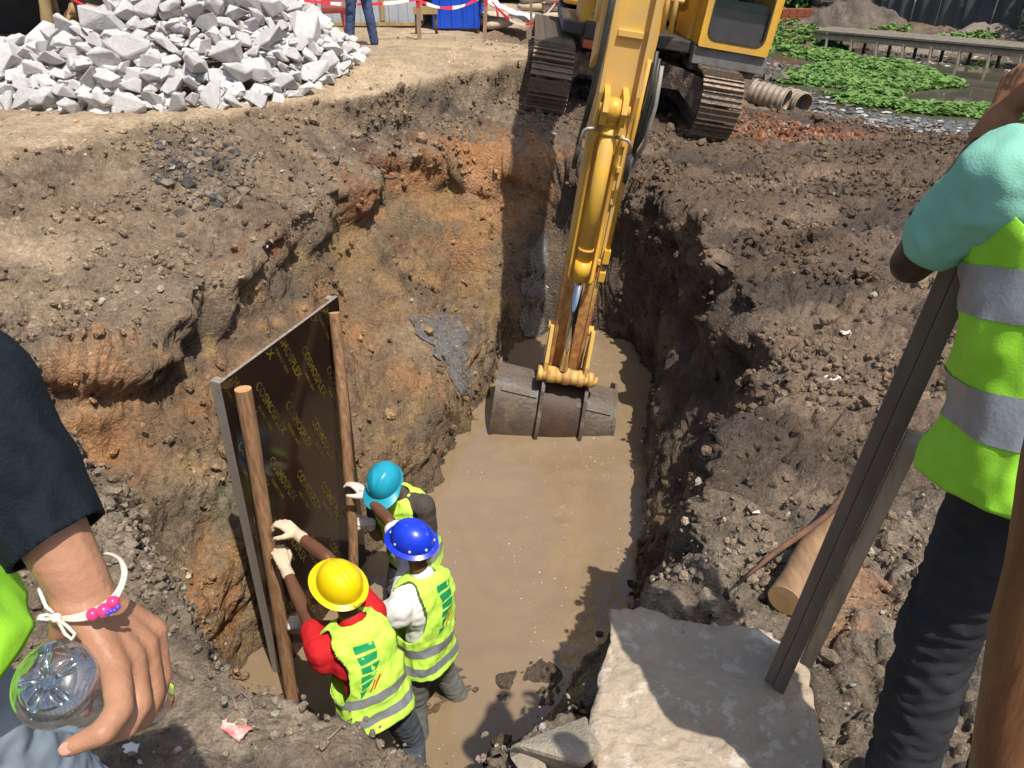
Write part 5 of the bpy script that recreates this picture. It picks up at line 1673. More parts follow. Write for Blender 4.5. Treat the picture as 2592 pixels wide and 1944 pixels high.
def left_bystander():
    p = empty('person', (-.80, .60, gz(-.8, .6)))
    tag(p, 'bystander in a dark sleeve and pale jeans whose beaded wrist hangs by the hip', 'person')
    I = Vector(p.location)
    A = lambda px, py, d: at(px, py, d=d) - I
    W = lambda *a: Vector(a) - I
    H, N, C = W(-.84, .66, .95), W(-.93, .60, 1.50), W(-.94, .66, 1.70)
    u = (N - H).normalized(); f = V(.45, .9, 0); f = (f - u * f.dot(u)).normalized(); r = f.cross(u)
    Mt = Matrix((r, f, u)).transposed()
    hp, g = head_prims(C, V(0, .1, 1), f)
    RS, LS = N + r * .17 - u * .06, N - r * .17 - u * .06
    E, Wr = A(-72, 975, .82), A(208, 1492, .865)
    fore0 = E.lerp(Wr, .35)
    K1, K2, K3, K4 = A(292, 1688, .835), A(334, 1662, .862), A(368, 1632, .888), A(392, 1596, .912)
    hand = []
    hand += [('c', A(190, 1455, .872), A(215, 1530, .862), .033, .034, dict(flat=.8))]
    for K, off in ((K1, (-28, 6)), (K2, (-8, 0)), (K3, (10, -6)), (K4, (28, -12))):
        st_ = A(216 + off[0] * .55, 1528 + off[1], .868 + .0004 * off[0])
        hand.append(('c', st_, K, .0215, .0150))
    fing = [(K1, A(303, 1795, .800), A(262, 1853, .778), A(172, 1893, .775), .0138, .0098),
            (K2, A(352, 1782, .842), A(318, 1842, .828), A(262, 1868, .830), .0132, .0095),
            (K3, A(388, 1756, .880), A(362, 1822, .872), A(310, 1850, .876), .0126, .0092),
            (K4, A(410, 1712, .915), A(392, 1782, .915), A(350, 1820, .92), .0112, .0085)]
    for (a, b, c, d, r0, r1) in fing:
        hand += [('c', a, b, r0 + .002, r0 + .0008), ('c', b, c, r0 + .0008, r0 - .0006), ('c', c, d, r0 - .0006, r1)]
    T0, T1, T2, T3 = A(178, 1520, .880), A(160, 1560, .925), A(150, 1630, .945), A(158, 1700, .945)
    hand += [('c', T0, T1, .02, .0165), ('c', T1, T2, .015, .013), ('c', T2, T3, .0125, .010)]
    body = [('e', H, (.155, .11, .12), Mt), ('c', H, H + u * .3, .115, .12, dict(flat=.8, up=f)), ('e', H + u * .36, (.155, .105, .17), Mt), ('c', LS, RS, .058, .058),
            ('c', N - u * .06, C - u * .08, .05, .048), ('c', RS, E, .05, .046), ('c', E, fore0, .046, .046), ('c', fore0, Wr, .046, .0315)] + hp
    LE, LW = W(-1.16, .58, 1.14), W(-1.15, .70, .92)
    body += [('c', LS, LE, .05, .04), ('c', LE, LW, .04, .027)] + hand_prims(LW, (0, .1, -1), (-.9, .2, 0), 1)
    legs = {}
    for nm, sx, K, Af in (('R', .085, W(-.73, .72, .50), W(-.74, .64, .07)), ('L', -.085, W(-.99, .70, .50), W(-1.0, .60, .07))):
        legs[nm] = (H + r * sx, K, Af)
        body += [('c', H + r * sx, K, .08, .052), ('c', K, Af, .052, .036), ('c', Af, Af + f * .14 - V(0, 0, .04), .034, .03)]
    blob('body', body + hand, .0042, M_SKIN2, p, smooth=3)
    # finger nails
    for (a, b, c, d, r0, r1) in fing:
        t_ = (d - c).normalized()
        n_ = (Vector((0, 0, CAM_H)) - I - d).normalized(); n_ = (n_ - t_ * n_.dot(t_)).normalized()
        s_ = t_.cross(n_)
        mb = MB(); mb.sphere(d - t_ * .002 + n_ * (r1 - .0028), (.0068, .0085, .0026), 10, 8, Matrix((s_, t_, n_)).transposed()); mb.build('nail', mat('nail', (.50, .27, .20), .3), p)
    # sleeve: knit, ends in a wide cuff on the forearm
    cuff = E.lerp(Wr, .80)
    d = (Wr - E).normalized()
    slv = blob('sleeve', [('c', RS, E, .078, .062), ('c', E, E.lerp(Wr, .4), .062, .060), ('c', E.lerp(Wr, .4), E.lerp(Wr, .9), .060, .050)], .006, M_NAVY, p, smooth=4, wrinkle=.006, wscale=15, wdir=(1, 1, .6))
    bm = bmesh.new(); bm.from_mesh(slv.data)
    bmesh.ops.bisect_plane(bm, geom=list(bm.verts) + list(bm.edges) + list(bm.faces), plane_co=E.lerp(Wr, .76), plane_no=(d + V(.25, -.1, .15)).normalized(), clear_outer=True)
    bm.to_mesh(slv.data); bm.free()
    md = slv.modifiers.new('t', 'SOLIDIFY'); md.thickness = .005; md.offset = -1
    sl = [('c', H + u * .05, H + u * .3, .125, .13, dict(flat=.86, up=f)), ('e', H + u * .38, (.165, .12, .19), Mt), ('c', LS, RS, .07, .07), ('c', N - u * .1, N - u * .01, .08, .066), ('c', LS, LE, .07, .056), ('c', LE, LW, .055, .042)]
    blob('shirt', sl, .007, M_NAVY, p, smooth=4, wrinkle=.004, wscale=12)
    tr = [('e', H, (.178, .145, .15), Mt), ('c', H, H + u * .14, .155, .145, dict(flat=.85, up=f))]
    for nm, (h_, K, Af) in legs.items():
        tr += [('c', h_, K, .098, .078), ('c', K, Af + V(0, 0, .05), .08, .074)]
        bt = [('c', Af, Af - V(0, 0, .03), .045, .045), ('c', Af - V(0, 0, .05) - f * .03, Af + f * .15 - V(0, 0, .055), .042, .036)]
        blob('shoe', bt, .009, M_BOOT, p, smooth=3)
    t_ = blob('trousers', tr, .008, M_LJEANS, p, smooth=4, wrinkle=.007, wscale=12, wdir=(1, 1, 1.8))
    for sx in (-.032, .032):
        mb = MB(); mb.sphere(g(sx, .082, .008), .011, 10, 8); mb.build('eye', M_EYE, p)
    mb = MB(); mb.smooth = True
    mb.grid(lambda a, v: C + r * (.09 * math.cos(6.2832 * a) * math.cos(v * 1.9 - .35)) + f * (-.015 + .105 * math.sin(6.2832 * a) * math.cos(v * 1.9 - .35) * (1 if math.sin(6.2832 * a) < .2 else .8)) + V(0, 0, .02 + .10 * math.sin(v * 1.9 - .35)), 30, 14, wrap=True)
    mb.build('hair', M_HAIR, p)
    fn = loft_torso(H, N, f, ([0, .25, .55, .85, 1], [.215, .195, .19, .19, .17], [.185, .16, .145, .135, .115]), hem=-.015)
    make_vest(p, fn, M_VESTG, [(0.0, .70, .15, .29), (.5, .70, .13, .27)], [(.40, .48), (.60, .68)])
    # bracelet of white cord with pink beads and a bow
    br = empty('bracelet', I + Wr)
    tag(br, 'white cord bracelet with pink beads tied in a bow on the wrist', 'bracelet')
    J0 = Vector(br.location)
    B = lambda px, py, dd: at(px, py, d=dd) - J0
    M_CORD = mat('white_cord', (.70, .64, .54), .7, bump=.3, bscale=300)
    M_PINK = mat('pink_bead', (.80, .045, .19), .2, coat=.4)
    for k, o_ in enumerate((0, 9, 18)):
        mb = MB()
        loop = [(140, 1564, .835), (190, 1570 - o_ * .6, .824), (240, 1560 - o_, .820), (285, 1528 - o_, .824), (312 - o_ * .3, 1480 - o_ * .3, .838), (318 - o_ * .4, 1440, .862), (298, 1412, .893), (262, 1402, .915), (215, 1425, .925), (160, 1475, .91), (128, 1525, .88), (126, 1552, .85)]
        pts = [B(*q_) for q_ in loop]
        sm = []
        n = len(pts)
        for i in range(n):
            for s_ in range(4):
                t = s_ / 4; p0, p1, p2, p3 = pts[i - 1], pts[i], pts[(i + 1) % n], pts[(i + 2) % n]
                sm.append(.5 * ((2 * p1) + (p2 - p0) * t + (2 * p0 - 5 * p1 + 4 * p2 - p3) * t * t + (3 * p1 - p0 - 3 * p2 + p3) * t ** 3))
        mb.tube(sm + [sm[0]], .0021, 6)
        mb.build('cord', M_CORD, br)
    mb = MB()
    mb.tube([B(140, 1562, .83), B(170, 1585, .815), B(190, 1605, .81), B(182, 1618, .81), B(165, 1605, .812), B(148, 1575, .822)], .0019, 6)
    mb.tube([B(140, 1562, .83), B(118, 1556, .825), B(98, 1560, .822)], .0019, 6); mb.tube([B(140, 1566, .83), B(118, 1568, .822), B(94, 1566, .82)], .0019, 6)
    mb.tube([B(136, 1552, .835), B(116, 1535, .835), B(104, 1505, .84), B(98, 1490, .845)], .0021, 6)
    mb.sphere(B(142, 1564, .826), .0055)
    mb.build('bow', M_CORD, br)
    for (px, py, dd, rr) in ((235, 1555, .815, .0068), (264, 1545, .814, .0078), (286, 1524, .818, .0068)):
        mb = MB(); mb.sphere(B(px, py, dd), rr, 14, 10); mb.build('bead', M_PINK, br)
    mb = MB()
    for (px, py) in ((272, 1552), (281, 1547), (290, 1545), (298, 1537)): mb.sphere(B(px, py, .809), .0028)
    mb.build('charm', mat('purple_charm', (.10, .06, .55), .3), br)
    return p
left_bystander()

# ---- clear plastic bottle, base towards the onlooker
def thin_plastic():
    m = bpy.data.materials.new('clear_pet'); m.use_nodes = True
    nt = m.node_tree; nt.nodes.remove(nt.nodes['Principled BSDF'])
    lw = nt.nodes.new('ShaderNodeLayerWeight'); lw.inputs[0].default_value = .45
    mr = nt.nodes.new('ShaderNodeMapRange'); mr.inputs[3].default_value, mr.inputs[4].default_value = .20, .85
    tr = nt.nodes.new('ShaderNodeBsdfTransparent'); tr.inputs[0].default_value = (.84, .88, .92, 1)
    gl = nt.nodes.new('ShaderNodeBsdfGlossy'); gl.inputs['Roughness'].default_value = .10; gl.inputs[0].default_value = (.9, .95, 1, 1)
    mx = nt.nodes.new('ShaderNodeMixShader')
    nt.links.new(lw.outputs['Facing'], mr.inputs[0]); nt.links.new(mr.outputs[0], mx.inputs[0]); nt.links.new(tr.outputs[0], mx.inputs[1]); nt.links.new(gl.outputs[0], mx.inputs[2])
    nt.links.new(mx.outputs[0], nt.nodes['Material Output'].inputs[0])
    return m
def bottle():
    b0, b1 = at(120, 1726, d=.80), at(428, 1775, d=1.09)
    e = empty('plastic_bottle', b0); tag(e, 'clear plastic drinking bottle with a ribbed five-lobed base, red cap away', 'bottle')
    ax = (b1 - b0); L = ax.length; ax.normalize()
    a, b, d = frame(ax)
    R0 = .0465
    def prof(h):
        return np.interp(h, [0, .006, .014, .05, .20, .235, .262, .275, .30], [.030, .041, .0455, R0, R0, .040, .022, .0135, .0135])
    mb = MB(); mb.smooth = True
    def side(u_, v):
        h = v * .30
        rr = prof(h) + (.0009 * math.sin(h * 520) if .05 < h < .2 else 0)
        t = 2 * math.pi * u_
        return d * h + (a * math.cos(t) + b * math.sin(t)) * rr
    mb.grid(side, 64, 70, wrap=True)
    def base(u_, v):
        t = 2 * math.pi * u_
        lobe = .5 + .5 * math.cos(5 * t)
        rr = .030 * (1 - v) if v < 1 else 0
        rib = (abs(math.cos(2.5 * t)) ** 10)
        h = .013 * v * (1 - v) * 4 * rib - .006 * (1 - rib) * math.sin(v * math.pi) ** .7 + .010 * max(0, v - .7) / .3
        return d * h + (a * math.cos(t) + b * math.sin(t)) * max(rr, .0002)
    mb.grid(base, 100, 20, wrap=True)
    for k in range(5):                                   # moulded ribs of the base
        t = 2 * math.pi * k / 5
        rd = a * math.cos(t) + b * math.sin(t)
        mb.tube([d * .006 + rd * .007, d * .001 + rd * .018, d * .002 + rd * .029, d * .008 + rd * .040], [.0022, .0026, .0026, .0015], 8)
    mb.tube([d * .002, d * .006], .0075, 18)
    o = mb.build('bottle_wall', thin_plastic(), e)
    mb = MB(); mb.tube([d * .278, d * .302], .0155, 24); mb.build('cap', mat('red_cap', (.65, .02, .04), .35), e)
bottle()

# ---- man standing by the shed, legs in view
jm = make_person('person', 'man in blue jeans and brown boots standing by the tape in front of the shed', dict(
    H=(-2.36, 13.2, .92), N=(-2.36, 13.2, 1.45), C=(-2.36, 13.17, 1.66), f=(.15, -.98, 0), hf=(.15, -.98, -.1), hu=(0, 0, 1),
    LE=(-2.12, 13.1, 1.12), LW=(-2.2, 12.95, .95), LD=(-.6, -.5, -.3), LB=(.3, -.8, .2), RE=(-2.62, 13.1, 1.12), RW=(-2.5, 12.95, .97), RD=(.6, -.5, -.3), RB=(-.3, -.8, .2),
    LK=(-2.20, 13.12, .48), LA=(-2.15, 13.1, .09), RK=(-2.50, 13.12, .48), RA=(-2.535, 13.06, .09), ft=(.45, -.9, 0)),
    dict(skin=M_SKIN, trousers=M_JEANS, shirt=M_DARKSH, boot=mat('brown_boot', (.10, .065, .045), .6)), short=False)

# ---- excavator operator behind the cab glass
cw_ = EXM @ (CB + V(cw / 2, .85, .80))
op = make_person('person', 'excavator operator in a green hi-vis vest seated behind the cab window', dict(
    H=cw_, N=cw_ + V(.08, -.02, .50), C=cw_ + V(.11, -.05, .70), f=(0, -1, -.1), hf=(0, -1, -.3), hu=(.1, -.1, .98),
    LE=cw_ + V(.36, -.15, .22), LW=cw_ + V(.26, -.40, .14), LD=(-.2, -.9, -.2), LB=(.2, .2, .9), RE=cw_ + V(-.18, -.15, .26), RW=cw_ + V(-.14, -.40, .20), RD=(.2, -.9, -.2), RB=(-.2, .2, .9),
    LK=cw_ + V(.14, -.42, .0), LA=cw_ + V(.14, -.45, -.42), RK=cw_ + V(-.12, -.42, .03), RA=cw_ + V(-.12, -.45, -.40), ft=(0, -1, 0)),
    dict(skin=M_SKIN, trousers=M_DARKTR, shirt=M_DARKSH), vest=M_VESTG, voxel=.011)

# ================================================================ STONES, BLOCKS, TIMBER
M_STONE = mat('grey_white_granite', (.53, .51, .49), .85, c2=(.43, .415, .405), scale=4, bump=.45, bscale=18, c3=(.66, .55, .48), s3=2.2, t3=(.58, .72), bdist=.02)
M_STONED = mat('grey_granite', (.38, .37, .368), .85, c2=(.48, .465, .455), scale=5, bump=.45, bscale=18, bdist=.02)
def rock_mesh(seed, kind=0, sub=2):
    """angular quarry stone: convex hull of a few points, edges knocked off"""
    rg = np.random.default_rng(seed)
    bm = bmesh.new()
    n = rg.integers(9, 14)
    pts = rg.normal(size=(n, 3)); pts /= np.linalg.norm(pts, axis=1)[:, None]
    pts *= rg.uniform(.78, 1.0, (n, 1)) * np.array([1.0, rg.uniform(.62, .85), rg.uniform(.45, .68)])
    for p in pts: bm.verts.new(p)
    r_ = bmesh.ops.convex_hull(bm, input=list(bm.verts))
    for v in [v for v in bm.verts if not v.link_faces]: bm.verts.remove(v)
    bmesh.ops.dissolve_limit(bm, angle_limit=R(16), verts=list(bm.verts), edges=list(bm.edges))
    bmesh.ops.bevel(bm, geom=list(bm.edges), offset=.035, segments=1, affect='EDGES', clamp_overlap=True)
    bmesh.ops.triangulate(bm, faces=list(bm.faces))
    me = bpy.data.meshes.new('stone')
    bm.to_mesh(me); bm.free()
    me.materials.append(M_STONE if kind == 0 else M_STONED)
    return me
ROCKS = [rock_mesh(100 + k, 0 if k % 4 else 1) for k in range(16)]
def heap_h(x, y):
    """height of the stone heap above the yard"""
    def cone(cx, cy, h, rx, ry, p=1.0):
        d = np.sqrt(((x - cx) / rx) ** 2 + ((y - cy) / ry) ** 2)
        return h * np.clip(1 - d, 0, 1) ** p
    return max(cone(-3.95, 10.9, 1.45, 1.95, 2.35, .92), cone(-5.6, 9.75, .50, 2.2, 1.3, .65), cone(-4.5, 9.8, .80, 1.6, 1.5, .75), cone(-7.2, 9.6, .42, 2.2, 1.2, .6))
rs = np.random.default_rng(21)
cand = []
tries = 0
grid_ = {}
while len(cand) < 420 and tries < 60000:
    tries += 1
    x, y = rs.uniform(-7.6, -1.5), rs.uniform(8.1, 13.0)
    h = heap_h(x, y)
    if h < .02: continue
    if y > 11.6 and h < .9: continue
    s = (.14 + .20 * rs.random() ** 1.8) * (1.0 if h > .25 else .95)
    if y > 11.2: s *= .85
    ok = True
    for (px, py, ph_, ps) in cand:
        if (px - x) ** 2 + (py - y) ** 2 + (ph_ - h) ** 2 < (.53 * (ps + s)) ** 2: ok = False; break
    if ok: cand.append((x, y, h, s))
# small ones filling the gaps and strays at the foot
for _ in range(9):
    pass
cand.sort(key=lambda c: (c[1] - c[2] * 1.4))
big = cand[:292]
for i, (x, y, h, s) in enumerate(big):
    o = bpy.data.objects.new('stone', ROCKS[int(rs.integers(0, 16))])
    col.objects.link(o)
    o.location = (x, y, gz(x, y) + h + s * .12)
    o.rotation_euler = (rs.uniform(-.7, .7), rs.uniform(-.7, .7), rs.uniform(0, 6.28))
    k = s * 1.12
    o.scale = (k, k, k)
    tag(o, 'angular grey-white quarry stone in the heap on the sandy yard', 'stone', 'stones of the quarry heap')
# rest of the heap, behind and inside it
def joined_rocks(name, items, label):
    vs_, fs = [], []
    tem = [(np.array([list(v.co) for v in m.vertices]), [tuple(p.vertices) for p in m.polygons]) for m in ROCKS]
    for (x, y, z, s) in items:
        v, f = tem[int(rs.integers(0, 16))]
        e = Matrix.Rotation(rs.uniform(0, 6.28), 3, 'Z') @ Matrix.Rotation(rs.uniform(-.7, .7), 3, 'X')
        n = len(vs_)
        M3 = np.array(e)
        vs_ += [tuple(q) for q in (v @ M3.T) * s + np.array([x, y, z])]
        fs += [tuple(i + n for i in q) for q in f]
    me = bpy.data.meshes.new(name); me.from_pydata(vs_, [], fs); me.update()
    o = link_mesh(name, me, M_STONE); tag(o, label, 'stones', kind='stuff')
items = [(x, y, gz(x, y) + h + s * .1, s * 1.1) for (x, y, h, s) in cand[292:]]
for _ in range(4200):
    x, y = rs.uniform(-7.8, -1.5), rs.uniform(8.1, 13.2)
    h = heap_h(x, y)
    if h < .05: continue
    items.append((x, y, gz(x, y) + h * rs.uniform(.82, 1.0) - .06, rs.uniform(.10, .18)))
joined_rocks('heap_rubble', items, 'smaller broken stones filling the heap between the big ones')
for (px, py, s) in ((660, 205, .10), (860, 190, .14), (835, 200, .12), (745, 228, .075), (575, 268, .14), (780, 240, .03), (1010, 150, .03), (700, 330, .03)):
    p = at(px, py, z=0.0)
    o = bpy.data.objects.new('stone', ROCKS[int(rs.integers(0, 16))]); col.objects.link(o)
    o.location = (p.x, p.y, gz(p.x, p.y) + s * .35); o.scale = (s, s, s); o.rotation_euler = (rs.uniform(-.3, .3), rs.uniform(-.3, .3), rs.uniform(0, 6))
    tag(o, 'loose stone lying on the sand just off the foot of the heap', 'stone', 'strays beside the heap')

# ---- broken concrete at the near edge
M_CONC = mat('old_concrete', (.43, .345, .25), .9, c2=(.33, .26, .185), scale=3.5, bump=.6, bscale=22, c3=(.50, .44, .36), s3=12, t3=(.54, .62), bdist=.035)
M_CONCP = mat('pale_concrete', (.36, .31, .24), .9, c2=(.27, .23, .17), scale=5, bump=.6, bscale=24, c3=(.24, .20, .15), s3=4, t3=(.56, .7), bdist=.012)
def broken_block(name, label, top, drop, material, jag=.02, cutr=10, seed=0, bot=.9, soft=True):
    """irregular slab: top outline (world points), dropping by `drop`, roughened"""
    rg = np.random.default_rng(seed)
    top = [Vector(p) for p in top]
    c = sum(top, Vector()) / len(top)
    bm = bmesh.new()
    tv = [bm.verts.new(p) for p in top]
    bv = [bm.verts.new(c + (p - c) * bot - V(0, 0, drop) + V(*rg.normal(size=3) * .02)) for p in top]
    n = len(top)
    bm.faces.new(tv); bm.faces.new(list(reversed(bv)))
    for i in range(n): bm.faces.new((tv[i], bv[i], bv[(i + 1) % n], tv[(i + 1) % n]))
    bmesh.ops.recalc_face_normals(bm, faces=list(bm.faces))
    bmesh.ops.triangulate(bm, faces=list(bm.faces))
    for _ in range(5):
        long_ = [e for e in bm.edges if e.calc_length() > .035]
        if not long_: break
        bmesh.ops.subdivide_edges(bm, edges=long_, cuts=1)
        bmesh.ops.triangulate(bm, faces=[f for f in bm.faces if len(f.verts) > 3])
    if soft: bmesh.ops.smooth_vert(bm, verts=list(bm.verts), factor=.5)
    bm.normal_update()
    co = np.array([list(v.co) for v in bm.verts]); no = np.array([list(v.normal) for v in bm.verts])
    up = np.clip(no[:, 2], 0, 1)
    d = fbm(co * 6 + seed, 3) * .014 + perlin3(co * 28 + seed) * .004
    f1, f2 = worley(co * 7 + seed)
    d = d + (1 - up * (1 if jag < .05 else .5)) * (.55 - f1) * jag * 2.2 - .006 * (f2 - f1 < .05)
    co = co + no * d[:, None]
    e = bpy.data.objects.new(name, None)
    for v, q in zip(bm.verts, co): v.co = Vector(q) - c
    me = bpy.data.meshes.new(name); bm.to_mesh(me); bm.free()
    for p in me.polygons: p.use_smooth = True
    o = link_mesh(name, me, material); o.location = c
    tag(o, label, 'concrete block')
    return o
broken_block('concrete_block', 'big flat slab of old concrete at the pit edge, the plank resting on it',
             [at(1548, 1545, z=-.36), at(1620, 1535, z=-.37), at(1700, 1560, z=-.37), at(1800, 1590, z=-.36), at(1960, 1590, z=-.36), at(2050, 1700, z=-.34), at(2075, 1900, z=-.32), at(2090, 2150, z=-.30), at(1800, 2250, z=-.30), at(1520, 2200, z=-.31), at(1512, 1950, z=-.33), at(1500, 1800, z=-.36), at(1530, 1660, z=-.37)], .42, M_CONC, seed=4)
cm = rock_mesh(117); cm.materials.clear(); cm.materials.append(M_CONCP)
o = link_mesh('concrete_block', cm)
o.location = at(1405, 1880, z=-.40); o.rotation_euler = (.25, -.15, .9); o.scale = (.17, .23, .34)
tag(o, 'small jagged chunk of pale concrete wedged beside the big slab', 'concrete block')
cm = rock_mesh(133); cm.materials.clear(); cm.materials.append(M_CONCP)
o = link_mesh('concrete_block', cm)
o.location = at(1345, 1935, z=-.46); o.rotation_euler = (.1, .3, 1.9); o.scale = (.12, .12, .13)
tag(o, 'smaller broken concrete piece lying against the jagged chunk', 'concrete block')

# ---- log, bark strips, plank, post
M_LOG = mat('stripped_log', (.30, .185, .10), .75, c2=(.18, .105, .055), scale=5, stretch=(4, 1, 1), bump=.5, bscale=16)
pole('sawn log lying on the mud behind the concrete slab, pale cut end showing', [at(1985, 1520, z=-.42), at(2060, 1400, z=-.41), at(2130, 1310, z=-.40), at(2170, 1260, z=-.40)], (.066, .062), cat='log', name='log', bark=M_LOG, seg=20)
mb = MB(); mb.tube([at(1868, 1478, z=-.36), at(1960, 1400, z=-.33), at(2060, 1330, z=-.32), at(2140, 1270, z=-.31)], [.004, .012, .014, .010], 6)
o = mb.build('bark_strip', mat('brown_bark', (.16, .075, .04), .8, c2=(.10, .05, .03), scale=12, bump=.4)); tag(o, 'peeled strip of brown bark lying above the sawn log', 'bark')
# leaning plank, seen on its edge
q0, q1 = at(1968, 1752, z=-.33), at(2490, 600, d=1.42)
dv = (q1 - q0).normalized()
pe = empty('plank', q0); tag(pe, 'long dark plank leaning from the concrete slab up to the bystander', 'plank')
view = (q0.lerp(q1, .5) - Vector((0, 0, CAM_H))).normalized()
sd = dv.cross(view).normalized(); bk = sd.cross(dv).normalized()
if bk.dot(view) < 0: bk = -bk
Mx = Matrix((sd, bk, dv)).transposed()
LP = (q1 - q0).length * 1.08
mb = MB(); mb.box(dv * LP / 2 + bk * .10, (.036, .20, LP), rot=Mx, bevel=.003)
M_DPL = mat('dark_plank', (.19, .15, .125), .6, c2=(.085, .068, .058), scale=5, stretch=(1, 1, .15), bump=.3, bscale=20)
mb.build('board', M_DPL, pe)
mb = MB(); mb.box(dv * LP / 2 + bk * .104 - sd * (.0335 if sd.x > 0 else -.0335), (.030, .19, LP * .995), rot=Mx, bevel=.003); mb.build('board', M_DPL, pe)
sgn = 1 if sd.x > 0 else -1
mb = MB(); mb.box(dv * LP * .36 + bk * .05 + sd * sgn * .039, (.038, .08, LP * .52), rot=Mx, bevel=.005)
mb.build('batten', mat('sunlit_batten', (.55, .43, .31), .6, c2=(.20, .15, .10), scale=6, stretch=(1, 1, .2), bump=.2), pe)  # sunlight on the batten is put into its brightened wood colour
# brown post standing close by on the right
pole('rough brown post standing close beside the bystander', [at(2760, 850, d=.80), at(2665, 1250, d=.86), at(2590, 1600, d=.96), at(2525, 2000, d=1.12), at(2490, 2400, d=1.45)], (.034, .040), cat='post', name='wooden_post',
     bark=mat('brown_post', (.22, .095, .035), .55, c2=(.12, .05, .02), scale=4, stretch=(5, 5, .7), bump=.4, bscale=14))

# ---- litter and roots on the near bank
def litter(name, label, cat, px, py, build, z=None):
    h, n = hit(px, py)
    e_ = build(h)
    tag(e_, label, cat)
M_STICK = mat('white_plastic', (.72, .72, .70), .5)
def white_stick(h):
    a, b = hit(412, 1672)[0], hit(512, 1592)[0]
    mb = MB(); mb.tube([a + V(0, 0, .02), a.lerp(b, .55) + V(0, 0, .022), b + V(0, 0, .02)], [.009, .010, .006], 8)
    return mb.build('plastic_stick', M_STICK)
litter('plastic_stick', 'white plastic stick lying on the near bank', 'litter', 450, 1650, white_stick)
def wrapper(h):
    mb = MB(); mb.smooth = False
    c = h + V(0, 0, .014)
    mb.grid(lambda u_, v: c + V((u_ - .5) * .075 + (v - .5) * .03, (v - .5) * .045 - (u_ - .5) * .05, .012 * mnoise.noise(Vector((u_ * 5, v * 5, 2))) + .01 * math.sin(v * 3.14)), 10, 8)
    o = mb.build('sweet_wrapper', mat('pink_foil', (.75, .13, .12), .35, c2=(.8, .55, .5), scale=30)); md = o.modifiers.new('t', 'SOLIDIFY'); md.thickness = .001
    return o
litter('sweet_wrapper', 'crumpled pink sweet wrapper on the near bank', 'litter', 600, 1850, wrapper)
def twig(p2, r=.004):
    def b(h):
        pts = [hit(*q)[0] + V(0, 0, .012) for q in p2]
        mb = MB(); mb.tube(pts, [r * (1 - .5 * i / len(pts)) for i in range(len(pts))], 6)
        return mb.build('twig', mat('dry_root', (.26, .20, .14), .8))
    return b
litter('twig', 'forked dry root on the near bank below the labourers', 'twig', 840, 1870, twig([(800, 1900), (840, 1870), (870, 1840), (900, 1815)]))
litter('twig', 'looped pale root hanging over the near bank crest', 'twig', 600, 1800, twig([(600, 1800), (590, 1770), (612, 1758), (632, 1775), (642, 1805)], .003))
def paper(px, py, s, c, nm='paper_scrap'):
    def b(h):
        mb = MB(); cc = h + V(0, 0, .012)
        mb.grid(lambda u_, v: cc + V((u_ - .5) * s, (v - .5) * s * .6, .3 * s * mnoise.noise(Vector((u_ * 3 + px, v * 3, 7)))), 7, 6)
        o = mb.build(nm, mat(nm, c, .7)); md = o.modifiers.new('t', 'SOLIDIFY'); md.thickness = .001
        return o
    return b
litter('paper_scrap', 'scrap of white printed paper beside the hand with the bottle', 'litter', 330, 1900, paper(330, 1900, .05, (.6, .6, .58)))
litter('foam_scrap', 'white foam scrap lying on the dark mud right of the pit', 'litter', 2105, 960, paper(2105, 960, .10, (.62, .6, .55), 'foam_scrap'))
litter('foam_scrap', 'dirty white lump of foam on the right bank, above the foam scrap', 'litter', 2145, 845, paper(2145, 845, .09, (.5, .44, .36), 'foam_lump'))
litter('foam_scrap', 'small white flake in the shade of the right pit wall', 'litter', 1912, 1300, paper(1912, 1300, .035, (.55, .54, .52), 'foam_flake'))

# ================================================================ BACKGROUND, LEFT: yard with sheds
M_SHEET = mat('galvanised_sheet', (.52, .58, .64), .4, c2=(.42, .47, .53), scale=3, metal=.3)
M_BLUE = mat('blue_sheet', (.012, .085, .62), .4, c2=(.01, .06, .45), scale=3)
M_BATT = mat('yellow_pine', (.42, .30, .14), .7, c2=(.30, .20, .09), scale=6, stretch=(1, 1, .3))
M_OLDW = mat('old_timber', (.17, .12, .075), .8, c2=(.10, .07, .045), scale=5, bump=.3)
def corrugated(name, a, b, h, material, parent, pitch=.17, amp=.018, z0=0.0):
    """profiled sheet from a to b (ground points), h high"""
    a, b = Vector(a), Vector(b)
    L = (b - a).length; d = (b - a) / L; n = Vector((d.y, -d.x, 0))
    pts = []
    k = int(L / pitch)
    for i in range(k):
        for (f, o_) in ((0, 0), (.55, 0), (.65, amp), (.9, amp)): pts.append(((i + f) * L / k, o_))
    pts.append((L, 0))
    vs_, fs = [], []
    for (s_, o_) in pts:
        p = a + d * s_ + n * o_
        vs_ += [p + V(0, 0, z0), p + V(0, 0, z0 + h)]
    for i in range(len(pts) - 1): fs.append((2 * i, 2 * i + 2, 2 * i + 3, 2 * i + 1))
    mb = MB(); mb.add(vs_, fs); o = mb.build(name, material, parent)
    md = o.modifiers.new('t', 'SOLIDIFY'); md.thickness = .004
    return o
